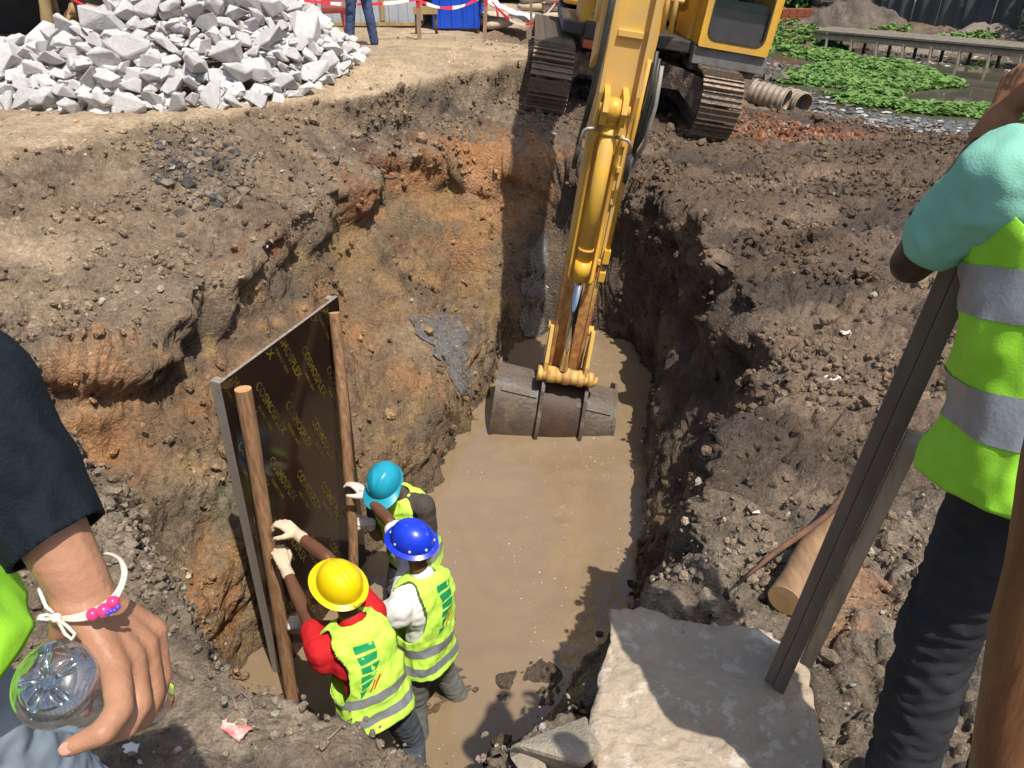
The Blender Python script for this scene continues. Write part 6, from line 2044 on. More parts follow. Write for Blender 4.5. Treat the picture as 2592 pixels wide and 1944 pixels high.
def shed(label, px0, px1, py, ydist, h, material, frame_=True, base=None):
    a, b = at(px0, py, z=0), at(px1, py, z=0)
    a, b = Vector((a.x * ydist / a.y, ydist, 0)), Vector((b.x * ydist / b.y, ydist, 0))
    e = empty('metal_shed', (a + b) / 2); tag(e, label, 'shed')
    O_ = Vector(e.location)
    a, b = a - O_, b - O_
    n = max(1, round((b - a).length / .85))
    for k in range(n):
        corrugated('sheet', a.lerp(b, k / n) + V(0, -.004 * (k % 2), 0), a.lerp(b, (k + 1) / n) + V(0, -.004 * (k % 2), 0), h, material, e, z0=.04)
    back = V(0, 2.6, 0)
    corrugated('sheet', b + V(0, .01, 0), b + back, h, material, e, z0=.04); corrugated('sheet', a + back, a + V(0, .01, 0), h, material, e, z0=.04)
    mb = MB(); mb.box((a + b) / 2 + V(0, 1.25, h + .16), ((b - a).length + .3, 2.9, .05)); mb.build('roof', material, e)
    mb = MB(); mb.box((a + b) / 2 + V(0, 1.3, .0), ((b - a).length, 2.5, .08)); mb.build('base', M_OLDW, e)
    if frame_:
        for k in range(n + 1):
            p = a.lerp(b, k / n)
            mb = MB(); mb.box(p + V(0, -.045, h / 2 + .14), (.07, .045, h)); mb.build('stud', M_BATT, e)
        for z in (.08, h * .9):
            mb = MB(); mb.box((a + b) / 2 + V(0, -.075, z), ((b - a).length, .03, .06)); mb.build('rail', M_BATT, e)
    return e
shed('grey corrugated metal shed with a yellow pine frame behind the chair', 782, 1068, 70, 16.1, 2.3, M_SHEET)
shed('bright blue corrugated metal shed beside the grey one', 1098, 1212, 78, 15.7, 2.3, M_BLUE, frame_=False)
shed('blue corrugated hoarding behind the stone heap and the log pile', 215, 430, 62, 16.6, 2.4, M_BLUE, frame_=False)
# blue tank far behind
e = empty('blue_container', (-.1, 20.4, 0)); tag(e, 'pale blue steel container behind the heaped sacks', 'container')
mb = MB(); mb.box((0, 1, 1.2), (1.6, 2.0, 2.0), bevel=.04); mb.build('body', mat('pale_blue_paint', (.10, .24, .52), .45), e)
mb = MB(); mb.box((.0, -.02, .25), (1.5, .05, .1)); mb.build('skid', M_DARKMET, e)

# ---- plastic chairs
def chair(label, loc, rz):
    e = empty('plastic_chair', loc, (0, 0, rz)); tag(e, label, 'chair', 'red plastic garden chairs')
    m = mat('faded_red_plastic', (.62, .14, .15), .4, c2=(.66, .25, .24), scale=2)
    mb = MB(); mb.box((0, 0, .43), (.44, .44, .03), bevel=.012); mb.build('seat', m, e)
    mb = MB()
    mb.grid(lambda u_, v: Vector(((u_ - .5) * .42 * (1 - .1 * v), .22 + .10 * v - .05 * (1 - abs(2 * u_ - 1) ** 2) * -1 * .4, .45 + .42 * v)), 9, 7)
    o = mb.build('backrest', m, e); md = o.modifiers.new('t', 'SOLIDIFY'); md.thickness = .02
    for sx in (-1, 1):
        for sy in (-1, 1):
            mb = MB(); mb.tube([(sx * .19, sy * .19, .43), (sx * .235, sy * .235, 0)], [.032, .022], 6); mb.build('leg', m, e)
        mb = MB(); mb.tube([(sx * .21, .25, .66), (sx * .25, .0, .66), (sx * .24, -.2, .62), (sx * .22, -.2, .44)], .02, 6); mb.build('armrest', m, e)
p = at(848, 98, z=0); chair('faded red plastic chair standing in front of the grey shed', (p.x, p.y, 0), R(200))
p = at(1222, 62, z=0); chair('faded red plastic chair standing beside the blue shed', (p.x, p.y, 0), R(150))

# ---- barrier posts and tape
M_POSTW = mat('barrier_wood', (.34, .24, .17), .75, c2=(.24, .16, .11), scale=6)
M_POSTR = mat('barrier_red', (.55, .04, .05), .6)
M_POSTWH = mat('barrier_white', (.72, .68, .62), .6)
tops = []
for k, (px, py, lean_) in enumerate(((1062, 114, .02), (1226, 108, .06), (1345, 80, -.03), (1436, 62, .0), (690, 92, .0))):
    b = at(px, py, z=0)
    lab = ['barrier post in front of the grey shed corner, painted red and white', 'leaning barrier post in front of the blue shed, tape knotted round it', 'thin barrier post in front of the sack stack', 'barrier post at the excavator end of the tape', 'barrier post behind the stone heap'][k]
    e = empty('barrier_post', b); tag(e, lab, 'post')
    d = V(lean_, 0, 1).normalized()
    r_ = .03 if k < 2 else .024
    segs = [(0, .55, M_POSTW), (.55, .75, M_POSTR), (.75, .98, M_POSTWH), (.98, 1.2, M_POSTR)]
    for (z0, z1, m) in segs:
        mb = MB(); mb.box(d * (z0 + z1) / 2, (r_ * 2, r_ * 2, z1 - z0 - .0005), rot=(0, math.atan2(d.x, d.z), 0)); mb.build('stake' if z0 == 0 else 'painted_band', m, e)
    tops.append(b + d * .70)
def tape(label, pts, sag):
    pts = [Vector(p) for p in pts]
    P = []
    for i in range(len(pts) - 1):
        for k in range(16):
            t = k / 16
            P.append(pts[i].lerp(pts[i + 1], t) - V(0, 0, sag[i] * 4 * t * (1 - t)))
    P.append(pts[-1])
    e = empty('barrier_tape', P[0]); tag(e, label, 'tape')
    O_ = Vector(e.location)
    mr, mw = mat('tape_red', (.70, .03, .05), .45), mat('tape_white', (.78, .75, .70), .45)
    for i in range(0, len(P) - 1):
        mb = MB()
        a, b = P[i] - O_, P[i + 1] - O_
        tw_ = lambda k: .5 + .45 * math.sin(k * 1.1)
        h0, h1 = .016 + .012 * tw_(i), .016 + .012 * tw_(i + 1)
        mb.add([a - V(0, .004, h0), b - V(0, .004, h1), b + V(0, .004, h1), a + V(0, .004, h0)], [(0, 1, 2, 3)])
        mb.build('red_stripe' if (i // 3) % 2 else 'white_stripe', mr if (i // 3) % 2 else mw, e)
tape('red and white barrier tape strung between the posts before the sheds', [at(700, -12, y=13.6), tops[0] + V(0, -.04, -.02), tops[1] + V(0, -.04, .05), tops[3] + V(0, -.04, .1)], [.10, .17, .62])

# ---- work bench, base timbers
e = empty('trestle', at(1080, 92, z=0)); tag(e, 'small wooden trestle standing between the two sheds', 'trestle')
mb = MB(); mb.box((0, 0, .42), (.42, .1, .12)); mb.build('beam', M_BATT, e)
for sx in (-.16, .16):
    mb = MB(); mb.tube([(sx, 0, .4), (sx * 1.1, .05, 0)], .03, 6); mb.build('leg', M_OLDW, e)

# ---- sacks
M_SACK = [mat('sack_a', (.52, .43, .31), .9, c2=(.42, .34, .24), scale=9, bump=.3), mat('sack_b', (.60, .46, .36), .9, c2=(.45, .35, .26), scale=9, bump=.3), mat('sack_c', (.40, .36, .25), .9, c2=(.33, .29, .2), scale=9, bump=.3)]
def sack_mesh(k):
    mb = MB(); mb.smooth = True
    def fn(u_, v):
        t = 2 * math.pi * u_
        x = (v - .5) * .62
        q = max(0.02, 1 - abs(2 * v - 1) ** 4)
        w, h = .17 * q ** .5, .085 * q ** .5
        return Vector((x, math.copysign(abs(math.cos(t)) ** .8, math.cos(t)) * w, math.copysign(abs(math.sin(t)) ** .8, math.sin(t)) * h + .008 * mnoise.noise(Vector((x * 7, t, k)))))
    mb.grid(fn, 14, 12, wrap=True)
    me = mb.mesh('sack'); me.materials.append(M_SACK[k]); return me
SACKS = [sack_mesh(k) for k in range(3)]
rsk = np.random.default_rng(4)
def sack(x, y, z, rz, label, group):
    o = bpy.data.objects.new('sack', SACKS[int(rsk.integers(0, 3))]); col.objects.link(o)
    o.location = (x, y, z); o.rotation_euler = (rsk.normal() * .04, rsk.normal() * .04, rz); tag(o, label, 'sack', group)
b0 = at(1322, 58, z=0)
for c_ in range(4):
    for r_ in range(8):
        sack(.42 + c_ * .50 + rsk.normal() * .02, 17.6 - .1 * c_ + rsk.normal() * .03, .09 + r_ * .155, R(rsk.normal() * 5), 'pale filled sack stacked in the wall of sacks by the excavator', 'sacks of the stacked wall')
for (px, py) in ((1215, 62), (1240, 60), (1262, 66), (1220, 50), (1250, 48)):
    p = at(px, py, z=0.05); sack(p.x, p.y, p.z + .05, R(rsk.uniform(0, 180)), 'filled sack dumped loose near the red chair and blue shed', 'loose sacks')
o = MB()
o.tube([at(1302, 38, z=.08), at(1340, 44, z=.08), at(1392, 54, z=.08)], .075, 10); o = o.build('white_pipe', mat('white_pvc', (.66, .64, .58), .5)); tag(o, 'white plastic pipe lying on the ground before the stacked sacks', 'pipe')
mb = MB()
c = at(1270, 28, z=.3)
mb.grid(lambda u_, v: c + V((u_ - .5) * 1.1 + .0, (v - .5) * .7, .30 - .45 * u_ + .16 * mnoise.noise(Vector((u_ * 4, v * 4, 3)))), 16, 10)
o = mb.build('tarpaulin', mat('white_tarp', (.62, .66, .74), .6)); tag(o, 'crumpled white tarpaulin thrown over the loose sacks', 'tarpaulin'); md = o.modifiers.new('t', 'SOLIDIFY'); md.thickness = .004

# ---- dark shelter with logs on the far left
e = empty('shelter', (-8.6, 12.6, 0)); tag(e, 'dark shelter of poles and black tarpaulin behind the stone heap', 'shelter')
M_TARPK = mat('black_tarp', (.012, .011, .011), .6, c2=(.03, .022, .02), scale=3)
mb = MB(); mb.grid(lambda u_, v: V((u_ - .5) * 4.2, -.2 + v * 2.6, 2.1 - .25 * v + .05 * math.sin(u_ * 9)), 14, 8); o = mb.build('roof', M_TARPK, e)
mb = MB(); mb.grid(lambda u_, v: V((u_ - .5) * 4.2, 2.35 + .06 * math.sin(u_ * 23), v * 1.95), 26, 6); mb.build('back_sheet', M_TARPK, e)
mb = MB(); mb.grid(lambda u_, v: V(2.0 + .05 * math.sin(u_ * 15), .3 + u_ * 2.1, v * 1.95), 16, 6); mb.build('side_sheet', M_TARPK, e)
for x in (-2.0, -.5, 1.9):
    mb = MB(); mb.tube([(x, -.1, 0), (x + .03, -.1, 2.12)], .05, 10); mb.build('pole', M_OLDW, e)
pole('bare yellowish pole standing at the shelter edge behind the heap', [at(108, -120, y=12.2), at(112, 0, y=12.25), at(128, 110, y=12.3), at(132, 150, y=12.35)], (.075, .08), bark=M_BATT)
for k, (a, b, r_) in enumerate((((176, 22), (262, 50), .09), ((182, 12), (300, 42), .08), ((170, 40), (240, 72), .11), ((176, 58), (235, 78), .10), ((170, 74), (228, 88), .09))):
    pole('bark-covered log lying in the log pile beside the shelter', [at(*a, y=13.0 + .1 * k), at((a[0] + b[0]) / 2, (a[1] + b[1]) / 2, y=13.15 + .1 * k), at(*b, y=13.3 + .1 * k)], (r_, r_), cat='log', name='log', bark=M_LOG if k % 2 else M_BATT, group='logs of the pile')
mb = MB(); mb.tube([at(170, -8, y=12.7), at(220, 18, y=12.6), at(290, 48, y=12.5)], .022, 8)
o = mb.build('red_rope', mat('red_rope', (.62, .03, .03), .6)); tag(o, 'red rope stretched over the log pile', 'rope')

# ================================================================ BACKGROUND, RIGHT: pond and its far bank
def in_poly(poly, x, y): return poly_sd(poly, np.array([x]), np.array([y]))[0]
def world_poly(pxs, z): return [(at(a, b, z=z).x, at(a, b, z=z).y) for a, b in pxs]
GREEN = [world_poly(p, PZ) for p in (
    [(1915, 70), (2030, 82), (2100, 106), (2165, 132), (2140, 160), (2030, 150), (1950, 128), (1910, 112)],
    [(1945, 182), (2050, 168), (2150, 150), (2300, 158), (2425, 203), (2440, 222), (2330, 226), (2250, 244), (2200, 244), (2100, 222), (1960, 208)],
    [(2080, 236), (2250, 250), (2300, 262), (2540, 268), (2600, 285), (2600, 312), (2400, 294), (2250, 282), (2130, 262)],
    [(2175, 84), (2280, 100), (2290, 113), (2200, 109)], [(2355, 117), (2520, 128), (2500, 142), (2350, 126)], [(1900, 62), (2030, 74), (2000, 84), (1900, 80)])]
rg = np.random.default_rng(77)
LV, LF, LC = [], [], []
for gi, poly in enumerate(GREEN):
    xs, ys_ = [p[0] for p in poly], [p[1] for p in poly]
    A_ = (max(xs) - min(xs)) * (max(ys_) - min(ys_))
    n = int(A_ * (330 if gi in (1, 2) else 210))
    x = rg.uniform(min(xs), max(xs), n); y = rg.uniform(min(ys_), max(ys_), n)
    d = poly_sd(poly, x + .25 * perlin3(np.stack([x * 1.3, y * 1.3, 0 * x], 1)), y + .25 * perlin3(np.stack([x * 1.3, y * 1.3, 0 * x + 9], 1)))
    hole = perlin3(np.stack([x * .9, y * .9, 0 * x + 4], 1))
    for k in np.nonzero((d > -.05) & (hole < .45))[0]:
        s = rg.uniform(.04, .085); z = max(PZ, gz(x[k], y[k])) + rg.uniform(.01, .10) * min(1, .4 + d[k] * 2)
        az, tl = rg.uniform(0, 6.28), rg.uniform(.05, .65)
        M3 = Matrix.Rotation(az, 3, 'Z') @ Matrix.Rotation(tl, 3, 'X')
        c = Vector((x[k], y[k], z))
        i0 = len(LV)
        for (a, b, h) in ((0, -1.1, 0), (.8, -.35, .25), (.7, .6, .22), (0, 1.0, 0), (-.7, .6, .22), (-.8, -.35, .25)):
            LV.append(tuple(c + M3 @ Vector((a * s, b * s, h * s))))
        LF += [(i0, i0 + 1, i0 + 2, i0 + 3), (i0, i0 + 3, i0 + 4, i0 + 5)]
me = bpy.data.meshes.new('water_plants'); me.from_pydata(LV, [], LF); me.update()
def leaf_mat(name, c, c2, scale=3.0, sss=.25):
    m = mat(name, c, .45, c2=c2, scale=scale, spec=.4)
    nt = m.node_tree; bs = nt.nodes['Principled BSDF']
    out = nt.nodes['Material Output']
    tr = nt.nodes.new('ShaderNodeBsdfTranslucent'); mx = nt.nodes.new('ShaderNodeMixShader'); mx.inputs[0].default_value = sss
    src = bs.inputs['Base Color'].links[0].from_socket
    nt.links.new(src, tr.inputs[0]); nt.links.new(bs.outputs[0], mx.inputs[1]); nt.links.new(tr.outputs[0], mx.inputs[2]); nt.links.new(mx.outputs[0], out.inputs[0])
    return m
o = link_mesh('water_plants', me, leaf_mat('water_leaf', (.10, .215, .05), (.20, .33, .085), 2.5)); tag(o, 'bright green floating plants covering much of the pond', 'water plants', kind='stuff')

# litter along the shore and on the water
def flat_bits(name, label, poly, n, z_of, cols_, smin, smax, seed, squash=1.0):
    rg_ = np.random.default_rng(seed)
    xs, ys_ = [p[0] for p in poly], [p[1] for p in poly]
    x = rg_.uniform(min(xs), max(xs), n * 2); y = rg_.uniform(min(ys_), max(ys_), n * 2)
    ins = poly_sd(poly, x, y) > 0
    x, y = x[ins][:n], y[ins][:n]
    z = np.array([z_of(a, b) for a, b in zip(x, y)])
    s = smin + (smax - smin) * rg_.random(len(x)) ** 3
    c = np.array(cols_)[rg_.integers(0, len(cols_), len(x))] * rg_.uniform(.6, 1.1, (len(x), 1))
    o = scatter_lumps(name, np.stack([x, y, z], 1), None, s, c, np.zeros(len(x)) + .2, M_SOIL, seed, flat=True, squash=squash)
    o.data.materials.clear(); o.data.materials.append(M_BITS)
    tag(o, label, 'litter', kind='stuff')
M_BITS = bpy.data.materials.new('litter_bits'); M_BITS.use_nodes = True
_a = M_BITS.node_tree.nodes.new('ShaderNodeAttribute'); _a.attribute_name = 'soil'
M_BITS.node_tree.links.new(_a.outputs['Color'], M_BITS.node_tree.nodes['Principled BSDF'].inputs['Base Color'])
shore = world_poly([(1900, 205), (1990, 212), (2100, 232), (2300, 285), (2560, 312), (2560, 350), (2400, 330), (2250, 335), (2100, 300), (1990, 262), (1930, 250)], -1.22)
flat_bits('shore_litter', 'washed-up rubbish and debris along the pond shore', shore, 900, lambda a, b: max(PZ, gz(a, b)) + .015, [(.25, .23, .20), (.45, .45, .43), (.10, .08, .06), (.18, .14, .10), (.3, .3, .3), (.12, .10, .08)], .02, .11, 31, .25)
wl = world_poly([(2130, 150), (2300, 118), (2592, 140), (2592, 185), (2430, 172), (2250, 150)], PZ)
flat_bits('floating_scum', 'pale scum and rubbish floating on the pond', wl, 500, lambda a, b: PZ + .004, [(.35, .33, .28), (.6, .6, .56), (.2, .2, .15)], .015, .09, 33, .2)
mudh = world_poly([(1895, 118), (1960, 126), (2040, 150), (1990, 172), (1900, 160)], -1.0)
flat_bits('mud_clods', 'dark mud clods behind the excavator cab', mudh, 420, lambda a, b: max(PZ, gz(a, b)) + .03, [(.09, .07, .055), (.14, .11, .085)], .05, .16, 35)
dk = world_poly([(350, 430), (400, 385), (470, 380), (520, 360), (600, 372), (650, 365), (620, 420), (560, 450), (520, 500), (470, 470), (440, 520), (400, 450)], -.2)
flat_bits('dark_debris', 'black broken debris spilling from the slope left of the pit', dk, 330, lambda a, b: gz(a, b) + .008, [(.06, .054, .048), (.10, .085, .07), (.17, .135, .10), (.21, .165, .12)], .012, .085, 41, .7)
redp = world_poly([(1870, 275), (2000, 300), (2200, 335), (2190, 372), (2000, 372), (1860, 350)], -.95)
flat_bits('red_clods', 'crumbly red earth clods beside the right track', redp, 900, lambda a, b: gz(a, b) + .01, [(.21, .082, .036), (.26, .11, .05), (.16, .07, .036), (.14, .085, .055)], .012, .075, 37)

# ---- broken pipe lengths
M_PIPE = mat('muddy_plastic_pipe', (.33, .27, .21), .5, c2=(.22, .17, .12), scale=6, bump=.3)
for (a, b, lab) in ((at(1905, 232, z=-.85), at(1990, 258, z=-.95), 'broken length of muddy ribbed drain pipe, its dark mouth open'), (at(1996, 252, z=-1.0), at(2034, 266, z=-1.02), 'short ribbed pipe stub lying past the longer broken pipe')):
    d = (b - a); L = d.length
    e = empty('drain_pipe', a); tag(e, lab, 'pipe')
    u1, u2, dd = frame(d)
    mb = MB(); mb.smooth = True
    mb.grid(lambda u_, v: dd * (v * L) + (u1 * math.cos(6.2832 * u_) + u2 * math.sin(6.2832 * u_)) * (.205 + .010 * math.sin(v * L * 60)) * (1 + .06 * mnoise.noise(Vector((u_ * 4, v * 3, L)))), 28, 48, wrap=True)
    o = mb.build('pipe_wall', M_PIPE, e); md = o.modifiers.new('t', 'SOLIDIFY'); md.thickness = .02
    mb = MB(); mb.tube([dd * .0, dd * .05], .222, 28, caps=False); mb.build('collar', M_PIPE, e)

# ---- walkway over the pond
w0, w1 = at(2060, 78, z=-.82), at(2640, 128, z=-.82)
dd = (w1 - w0); L = dd.length; dd.normalize(); nn = V(-dd.y, dd.x, 0)
e = empty('walkway', w0 - V(0, 0, .7)); tag(e, 'low timber walkway on short posts crossing the pond', 'walkway')
M_WALK = mat('weathered_deck', (.20, .17, .13), .85, c2=(.13, .11, .085), scale=5, bump=.3)
nb = 26
for k in range(nb):
    mb = MB(); c = V(0, 0, .7) + dd * ((k + .5) * L / nb) + nn * .55
    mb.box(c, (L / nb * .95, 1.1, .05), rot=(0, 0, math.atan2(dd.y, dd.x))); mb.build('deck_board', M_WALK, e)
for n_ in (.05, 1.05):
    mb = MB(); mb.box(V(0, 0, .58) + dd * L / 2 + nn * n_, (L, .08, .14), rot=(0, 0, math.atan2(dd.y, dd.x))); mb.build('beam', M_WALK, e)
for k in range(8):
    for n_ in (.05, 1.05):
        mb = MB(); c = dd * (.4 + k * (L - .8) / 7) + nn * n_
        mb.tube([c - V(0, 0, .5), c + V(0, 0, .56)], .045, 8); mb.build('post', M_WALK, e)

# ---- spoil mounds on the far bank
def mound(label, c, rx, ry, h, colr, seed):
    n1_, n2_ = 70, 50
    u_, v = np.meshgrid(np.linspace(-1, 1, n1_), np.linspace(-1, 1, n2_))
    x, y = c[0] + u_.ravel() * rx, c[1] + v.ravel() * ry
    d = np.sqrt(u_.ravel() ** 2 + v.ravel() ** 2)
    p = np.stack([x * 1.2, y * 1.2, 0 * x + seed], 1)
    z = c[2] - .5 + (h + .5) * np.clip(1 - d, 0, 1) ** .8 * (1 + .25 * perlin3(p)) + .12 * fbm(p * 2.2, 3)
    f1, _ = worley(np.stack([x * 3, y * 3, 0 * x + seed], 1)); z = z + .12 * (.6 - f1) * (d < 1)
    idx = np.arange(n1_ * n2_).reshape(n2_, n1_)
    F = np.stack([idx[:-1, :-1], idx[:-1, 1:], idx[1:, 1:], idx[1:, :-1]], -1).reshape(-1, 4)
    me = bpy.data.meshes.new('spoil_mound'); me.from_pydata(np.stack([x, y, z], 1).tolist(), [], F.tolist()); me.update()
    cc = np.array(colr)[None] * (1 + .35 * fbm(p * 1.7 + 4, 3))[:, None]
    a = me.attributes.new('soil', 'FLOAT_COLOR', 'POINT'); a.data.foreach_set('color', np.concatenate([np.clip(cc, .01, 1), np.ones((len(x), 1))], 1).astype(np.float32).ravel())
    a = me.attributes.new('wet', 'FLOAT', 'POINT'); a.data.foreach_set('value', np.zeros(len(x), np.float32))
    o = link_mesh('spoil_mound', me, M_SOIL); tag(o, label, 'ground', kind='structure')
mound('grey-brown spoil heap on the far bank of the pond', (10.2, 25.4, -1.0), 2.6, 1.5, .85, (.17, .135, .11), 3)
mound('low rubble bank behind the walkway', (13.6, 23.2, -1.1), 4.5, 1.5, .45, (.28, .23, .19), 8)
mound('red earth heap on the far bank beside the spoil', (8.4, 26.6, -1.0), 1.3, 1.0, .4, (.30, .11, .05), 12)

# ---- dark netting fence
f0, f1_ = at(2240, 62, z=-.35), at(2548, 96, z=-.35)
f0, f1_ = Vector((10.9, 26.4, -.95)), Vector((13.75, 22.9, -.95))
e = empty('netting_fence', f0); tag(e, 'dark grey-green netting fence on the far bank', 'fence')
D = f1_ - f0; LF_ = D.length; D.normalize()
M_NET = mat('dark_net', (.045, .055, .058), .7, c2=(.07, .078, .08), scale=3, stretch=(1, 1, .2))
n = 6
for k in range(n):
    mb = MB()
    mb.grid(lambda u_, v: D * ((k + u_ * .985) * LF_ / n) + V(D.y, -D.x, 0) * (.05 * math.sin(u_ * 11 + k * 2) * (.3 + v)) + V(0, 0, 1.0 * v - .03 * math.sin(u_ * 6) * v), 14, 8)
    mb.build('net_panel', M_NET, e)
for k in range(n + 1):
    mb = MB(); mb.tube([D * (k * LF_ / n) - V(0, 0, .2), D * (k * LF_ / n) + V(.03, 0, 1.04)], .025, 8); mb.build('post', M_PIPEST, e)
mb = MB(); mb.sphere(V(0, 0, 0), (.26, .14, .10), 12, 8); o = mb.build('white_bundle', M_WHITE); o.location = f0 + D * LF_ * .80 + V(0, 0, 1.08); tag(o, 'white cloth bundle hung over the netting fence', 'bundle')

# ---- shrubs and trees beyond
def shrub(label, c, rx, ry, h, n, colr, seed, kind='shrub', trunk=.5):
    rg_ = np.random.default_rng(seed)
    c = Vector(c)
    e = empty(kind, c); tag(e, label, 'tree' if kind == 'tree' else 'shrub')
    mb = MB(); tips = []
    for k in range(7):
        a, l = rg_.uniform(0, 6.28), rg_.uniform(.5, 1)
        tip = V(rx * .75 * l * math.cos(a), ry * .75 * l * math.sin(a), h * rg_.uniform(.45, .9))
        mb.tube([V(0, 0, -.2), V(tip.x * .25, tip.y * .25, h * trunk * .6), tip], [.11 * h / 3, .07 * h / 3, .02], 7); tips.append(tip)
    mb.build('trunk', M_OLDW, e)
    cl = rg_.normal(size=(26, 3)) * [.42, .42, .25]
    cl = [np.array([q[0] * rx, q[1] * ry, h * (.62 + q[2])]) for q in cl]
    vs_, fs = [], []
    for k in range(n):
        b = cl[int(rg_.integers(0, len(cl)))]
        p = Vector(b + rg_.normal(size=3) * np.array([.2 * rx, .2 * ry, .13 * h]))
        if p.z < .1: p.z = .1 + rg_.random() * .4
        s = rg_.uniform(.05, .11)
        M3 = Matrix.Rotation(rg_.uniform(0, 6.28), 3, 'Z') @ Matrix.Rotation(rg_.uniform(-1.2, 1.2), 3, 'X')
        i0 = len(vs_)
        for (a, b2, hh) in ((0, -1.2, 0), (.55, 0, .15), (0, 1.2, 0), (-.55, 0, .15)): vs_.append(tuple(p + M3 @ Vector((a * s, b2 * s, hh * s))))
        fs += [(i0, i0 + 1, i0 + 2), (i0, i0 + 2, i0 + 3)]
    me = bpy.data.meshes.new('crown'); me.from_pydata(vs_, [], fs); me.update()
    link_mesh('crown', me, leaf_mat('leaf', colr, tuple(k * 1.6 for k in colr), 2.0), e)
SH = [(8.0, 28.0, 1.3, .9, 1.15, (.045, .10, .022), 'bushy green shrub on the far bank above the red earth'), (9.9, 28.6, 1.2, .9, 1.15, (.055, .11, .03), 'mid-green shrub on the far bank behind the spoil heap'),
      (11.6, 27.2, 1.1, .8, 1.2, (.02, .075, .03), 'dark green shrub at the near end of the netting fence'), (12.8, 25.9, 1.0, .8, 1.3, (.025, .085, .03), 'tall dark green shrub behind the netting fence'),
      (13.9, 24.6, 1.0, .8, 1.3, (.05, .10, .02), 'tall yellow-green shrub behind the netting fence'), (14.7, 22.4, 1.0, .8, 2.1, (.06, .12, .022), 'leafy tree at the far end of the netting fence'), (12.0, 31.5, 1.8, 1.4, 2.3, (.03, .08, .02), 'broad dark tree standing well behind the far bank'),
      (17.0, 27.5, 1.8, 1.4, 2.4, (.035, .085, .02), 'broad tree standing behind the tall shrubs and fence')]
for k, (x, y, rx, ry, h, c_, lab) in enumerate(SH):
    shrub(lab, (x, y, gz(x, y)), rx, ry, h, 2600, c_, 50 + k, 'tree' if h > 2 else 'shrub')

# ---- man on the far bank
fx, fy = 10.6, 26.0; fz = gz(fx, fy) + .35
make_person('person', 'labourer in a yellow-green vest working on the far bank of the pond', dict(
    H=(fx, fy, fz + .85), N=(fx - .2, fy - .1, fz + 1.30), C=(fx - .32, fy - .15, fz + 1.44), f=(-.9, -.4, 0), hf=(-.8, -.4, -.4), hu=(-.4, -.2, .9),
    LE=(fx - .3, fy - .35, fz + 1.05), LW=(fx - .5, fy - .4, fz + .85), LD=(-.5, 0, -.8), LB=(-.3, -.8, 0), RE=(fx - .3, fy + .1, fz + 1.05), RW=(fx - .5, fy + .05, fz + .85), RD=(-.5, 0, -.8), RB=(-.3, .8, 0),
    LK=(fx + .02, fy - .12, fz + .45), LA=(fx, fy - .12, fz + .09), RK=(fx + .12, fy + .1, fz + .45), RA=(fx + .15, fy + .1, fz + .09)),
    dict(skin=M_SKIN, trousers=M_JEANS, shirt=M_DARKSH), vest=M_VEST, voxel=.02)
# ---- brick stack
e = empty('brick_stack', (8.3, 25.9, gz(8.3, 25.9))); tag(e, 'small stack of red bricks on the far bank by the red earth', 'bricks')
mbk = MB(); mbk.box((0, 0, 0), (.22, .105, .065), bevel=.006); bme = mbk.mesh('brick'); bme.materials.append(mat('red_brick', (.30, .075, .04), .85, c2=(.22, .06, .035), scale=12))
for iz in range(5):
    for ix in range(7):
        for iy in range(2):
            o = bpy.data.objects.new('brick', bme); col.objects.link(o); o.parent = e
            o.location = ((ix - 3) * .232 + .03 * (iz % 2), iy * .12, .04 + iz * .07); o.rotation_euler = (0, 0, random.uniform(-.05, .05))

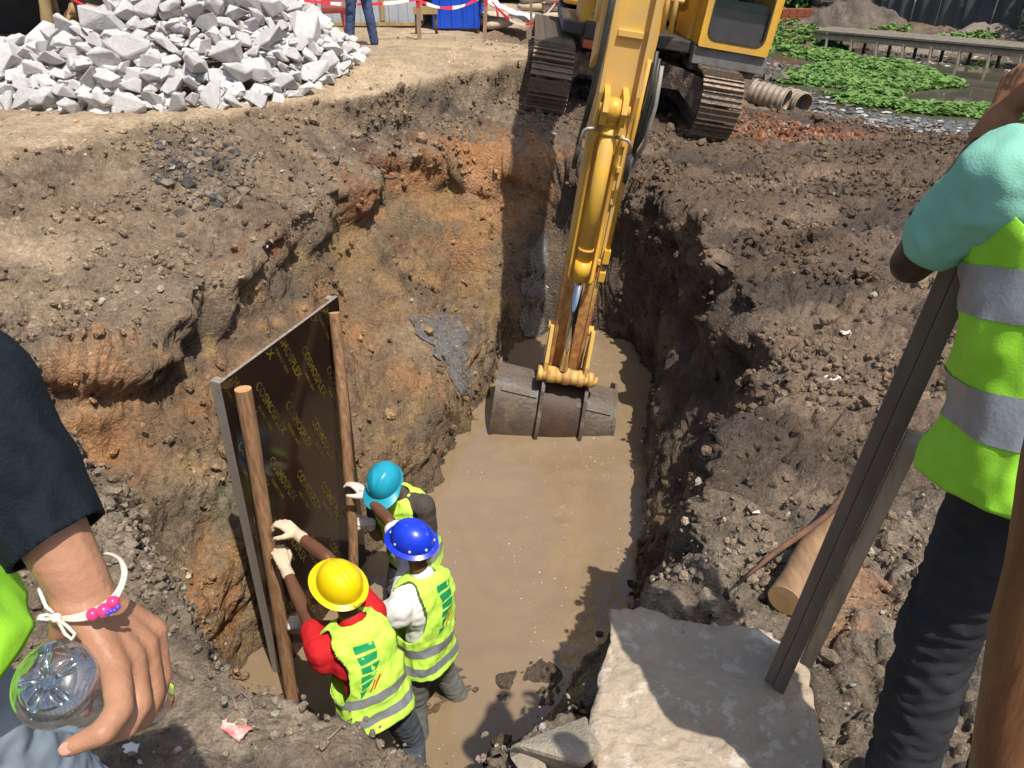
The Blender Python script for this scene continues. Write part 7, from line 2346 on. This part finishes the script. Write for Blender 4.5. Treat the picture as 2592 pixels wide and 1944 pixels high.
# ================================================================ running water on the pit wall
M_RUN = mat('grey_running_water', (.13, .122, .112), .14, c2=(.42, .42, .42), scale=42, stretch=(2.5, 2.5, .6), bump=1.0, bscale=45, bdist=.03, spec=.8, t2=(.50, .68), c3=(.13, .10, .07), s3=6, t3=(.5, .6))  # pale streak colour paints sparkles and highlights onto the water
def trickle(label, rows):
    """rows of (pixel left, pixel right) walked down the wall; the sheet clings to the earth"""
    P = []
    for (a, b, n) in rows:
        r_ = []
        for k in range(n):
            t = k / (n - 1)
            h, nr = hit(a[0] * (1 - t) + b[0] * t, a[1] * (1 - t) + b[1] * t)
            if nr.dot(Vector((0, 0, CAM_H)) - h) < 0: nr = -nr
            r_.append(h + nr * (.018 + .01 * mnoise.noise(h * 9)))
        P.append(r_)
    n = rows[0][2]
    mb = MB(); mb.smooth = True
    vs_ = [p for r_ in P for p in r_]
    fs = [(j * n + i, j * n + i + 1, (j + 1) * n + i + 1, (j + 1) * n + i) for j in range(len(P) - 1) for i in range(n - 1)]
    c = sum(vs_, Vector()) / len(vs_)
    mb.add([v - c for v in vs_], fs, True)
    o = mb.build('running_water', M_RUN); o.location = c
    tag(o, label, 'water')
def rows_(pts, n=9, m=14):
    out = []
    L = len(pts) - 1
    for k in range(m):
        t = k / (m - 1) * L; i = min(int(t), L - 1); f = t - i
        (a0, b0), (a1, b1) = pts[i], pts[i + 1]
        w = 9 * math.sin(k * 1.7) + 6 * math.sin(k * 3.9 + 1)
        out.append(((a0[0] * (1 - f) + a1[0] * f + w, a0[1] * (1 - f) + a1[1] * f), (b0[0] * (1 - f) + b1[0] * f - w, b0[1] * (1 - f) + b1[1] * f), n))
    return out
trickle('thin sheet of grey water running down the far pit wall behind the arm', rows_([((1368, 590), (1392, 600)), ((1345, 650), (1385, 660)), ((1325, 730), (1378, 740)), ((1315, 810), (1375, 820)), ((1318, 850), (1372, 855))]))
trickle('grey slurry fan seeping down the left pit wall to the water', rows_([((1030, 805), (1170, 795)), ((1060, 850), (1178, 850)), ((1110, 905), (1180, 900)), ((1140, 950), (1185, 940)), ((1165, 1010), (1192, 1000))]))

# ---- foam flecks and bubbles drifting on the pit water
rgf = np.random.default_rng(91)
nf = 2600
fx_, fy_ = rgf.uniform(-1.2, 1.5, nf), rgf.uniform(2.6, 8.6, nf)
keep_ = (poly_sd(FLOOR, fx_, fy_) > -.05) & (perlin3(np.stack([fx_ * 1.6 + .5 * fy_, fy_ * 1.1, 0 * fx_ + 3], 1)) > .05)
fx_, fy_ = fx_[keep_], fy_[keep_]
sz = .0025 + .007 * rgf.random(len(fx_)) ** 3
o = scatter_lumps('foam_flecks', np.stack([fx_, fy_, np.full(len(fx_), WZ + .004)], 1), None, sz, np.array([.55, .45, .33])[None] * rgf.uniform(.6, 1.3, (len(fx_), 1)), np.ones(len(fx_)), M_SOIL, 92, squash=.4)
o.data.materials.clear(); o.data.materials.append(M_BITS)
tag(o, 'foam flecks and bubbles floating on the muddy pit water', 'foam', kind='stuff')
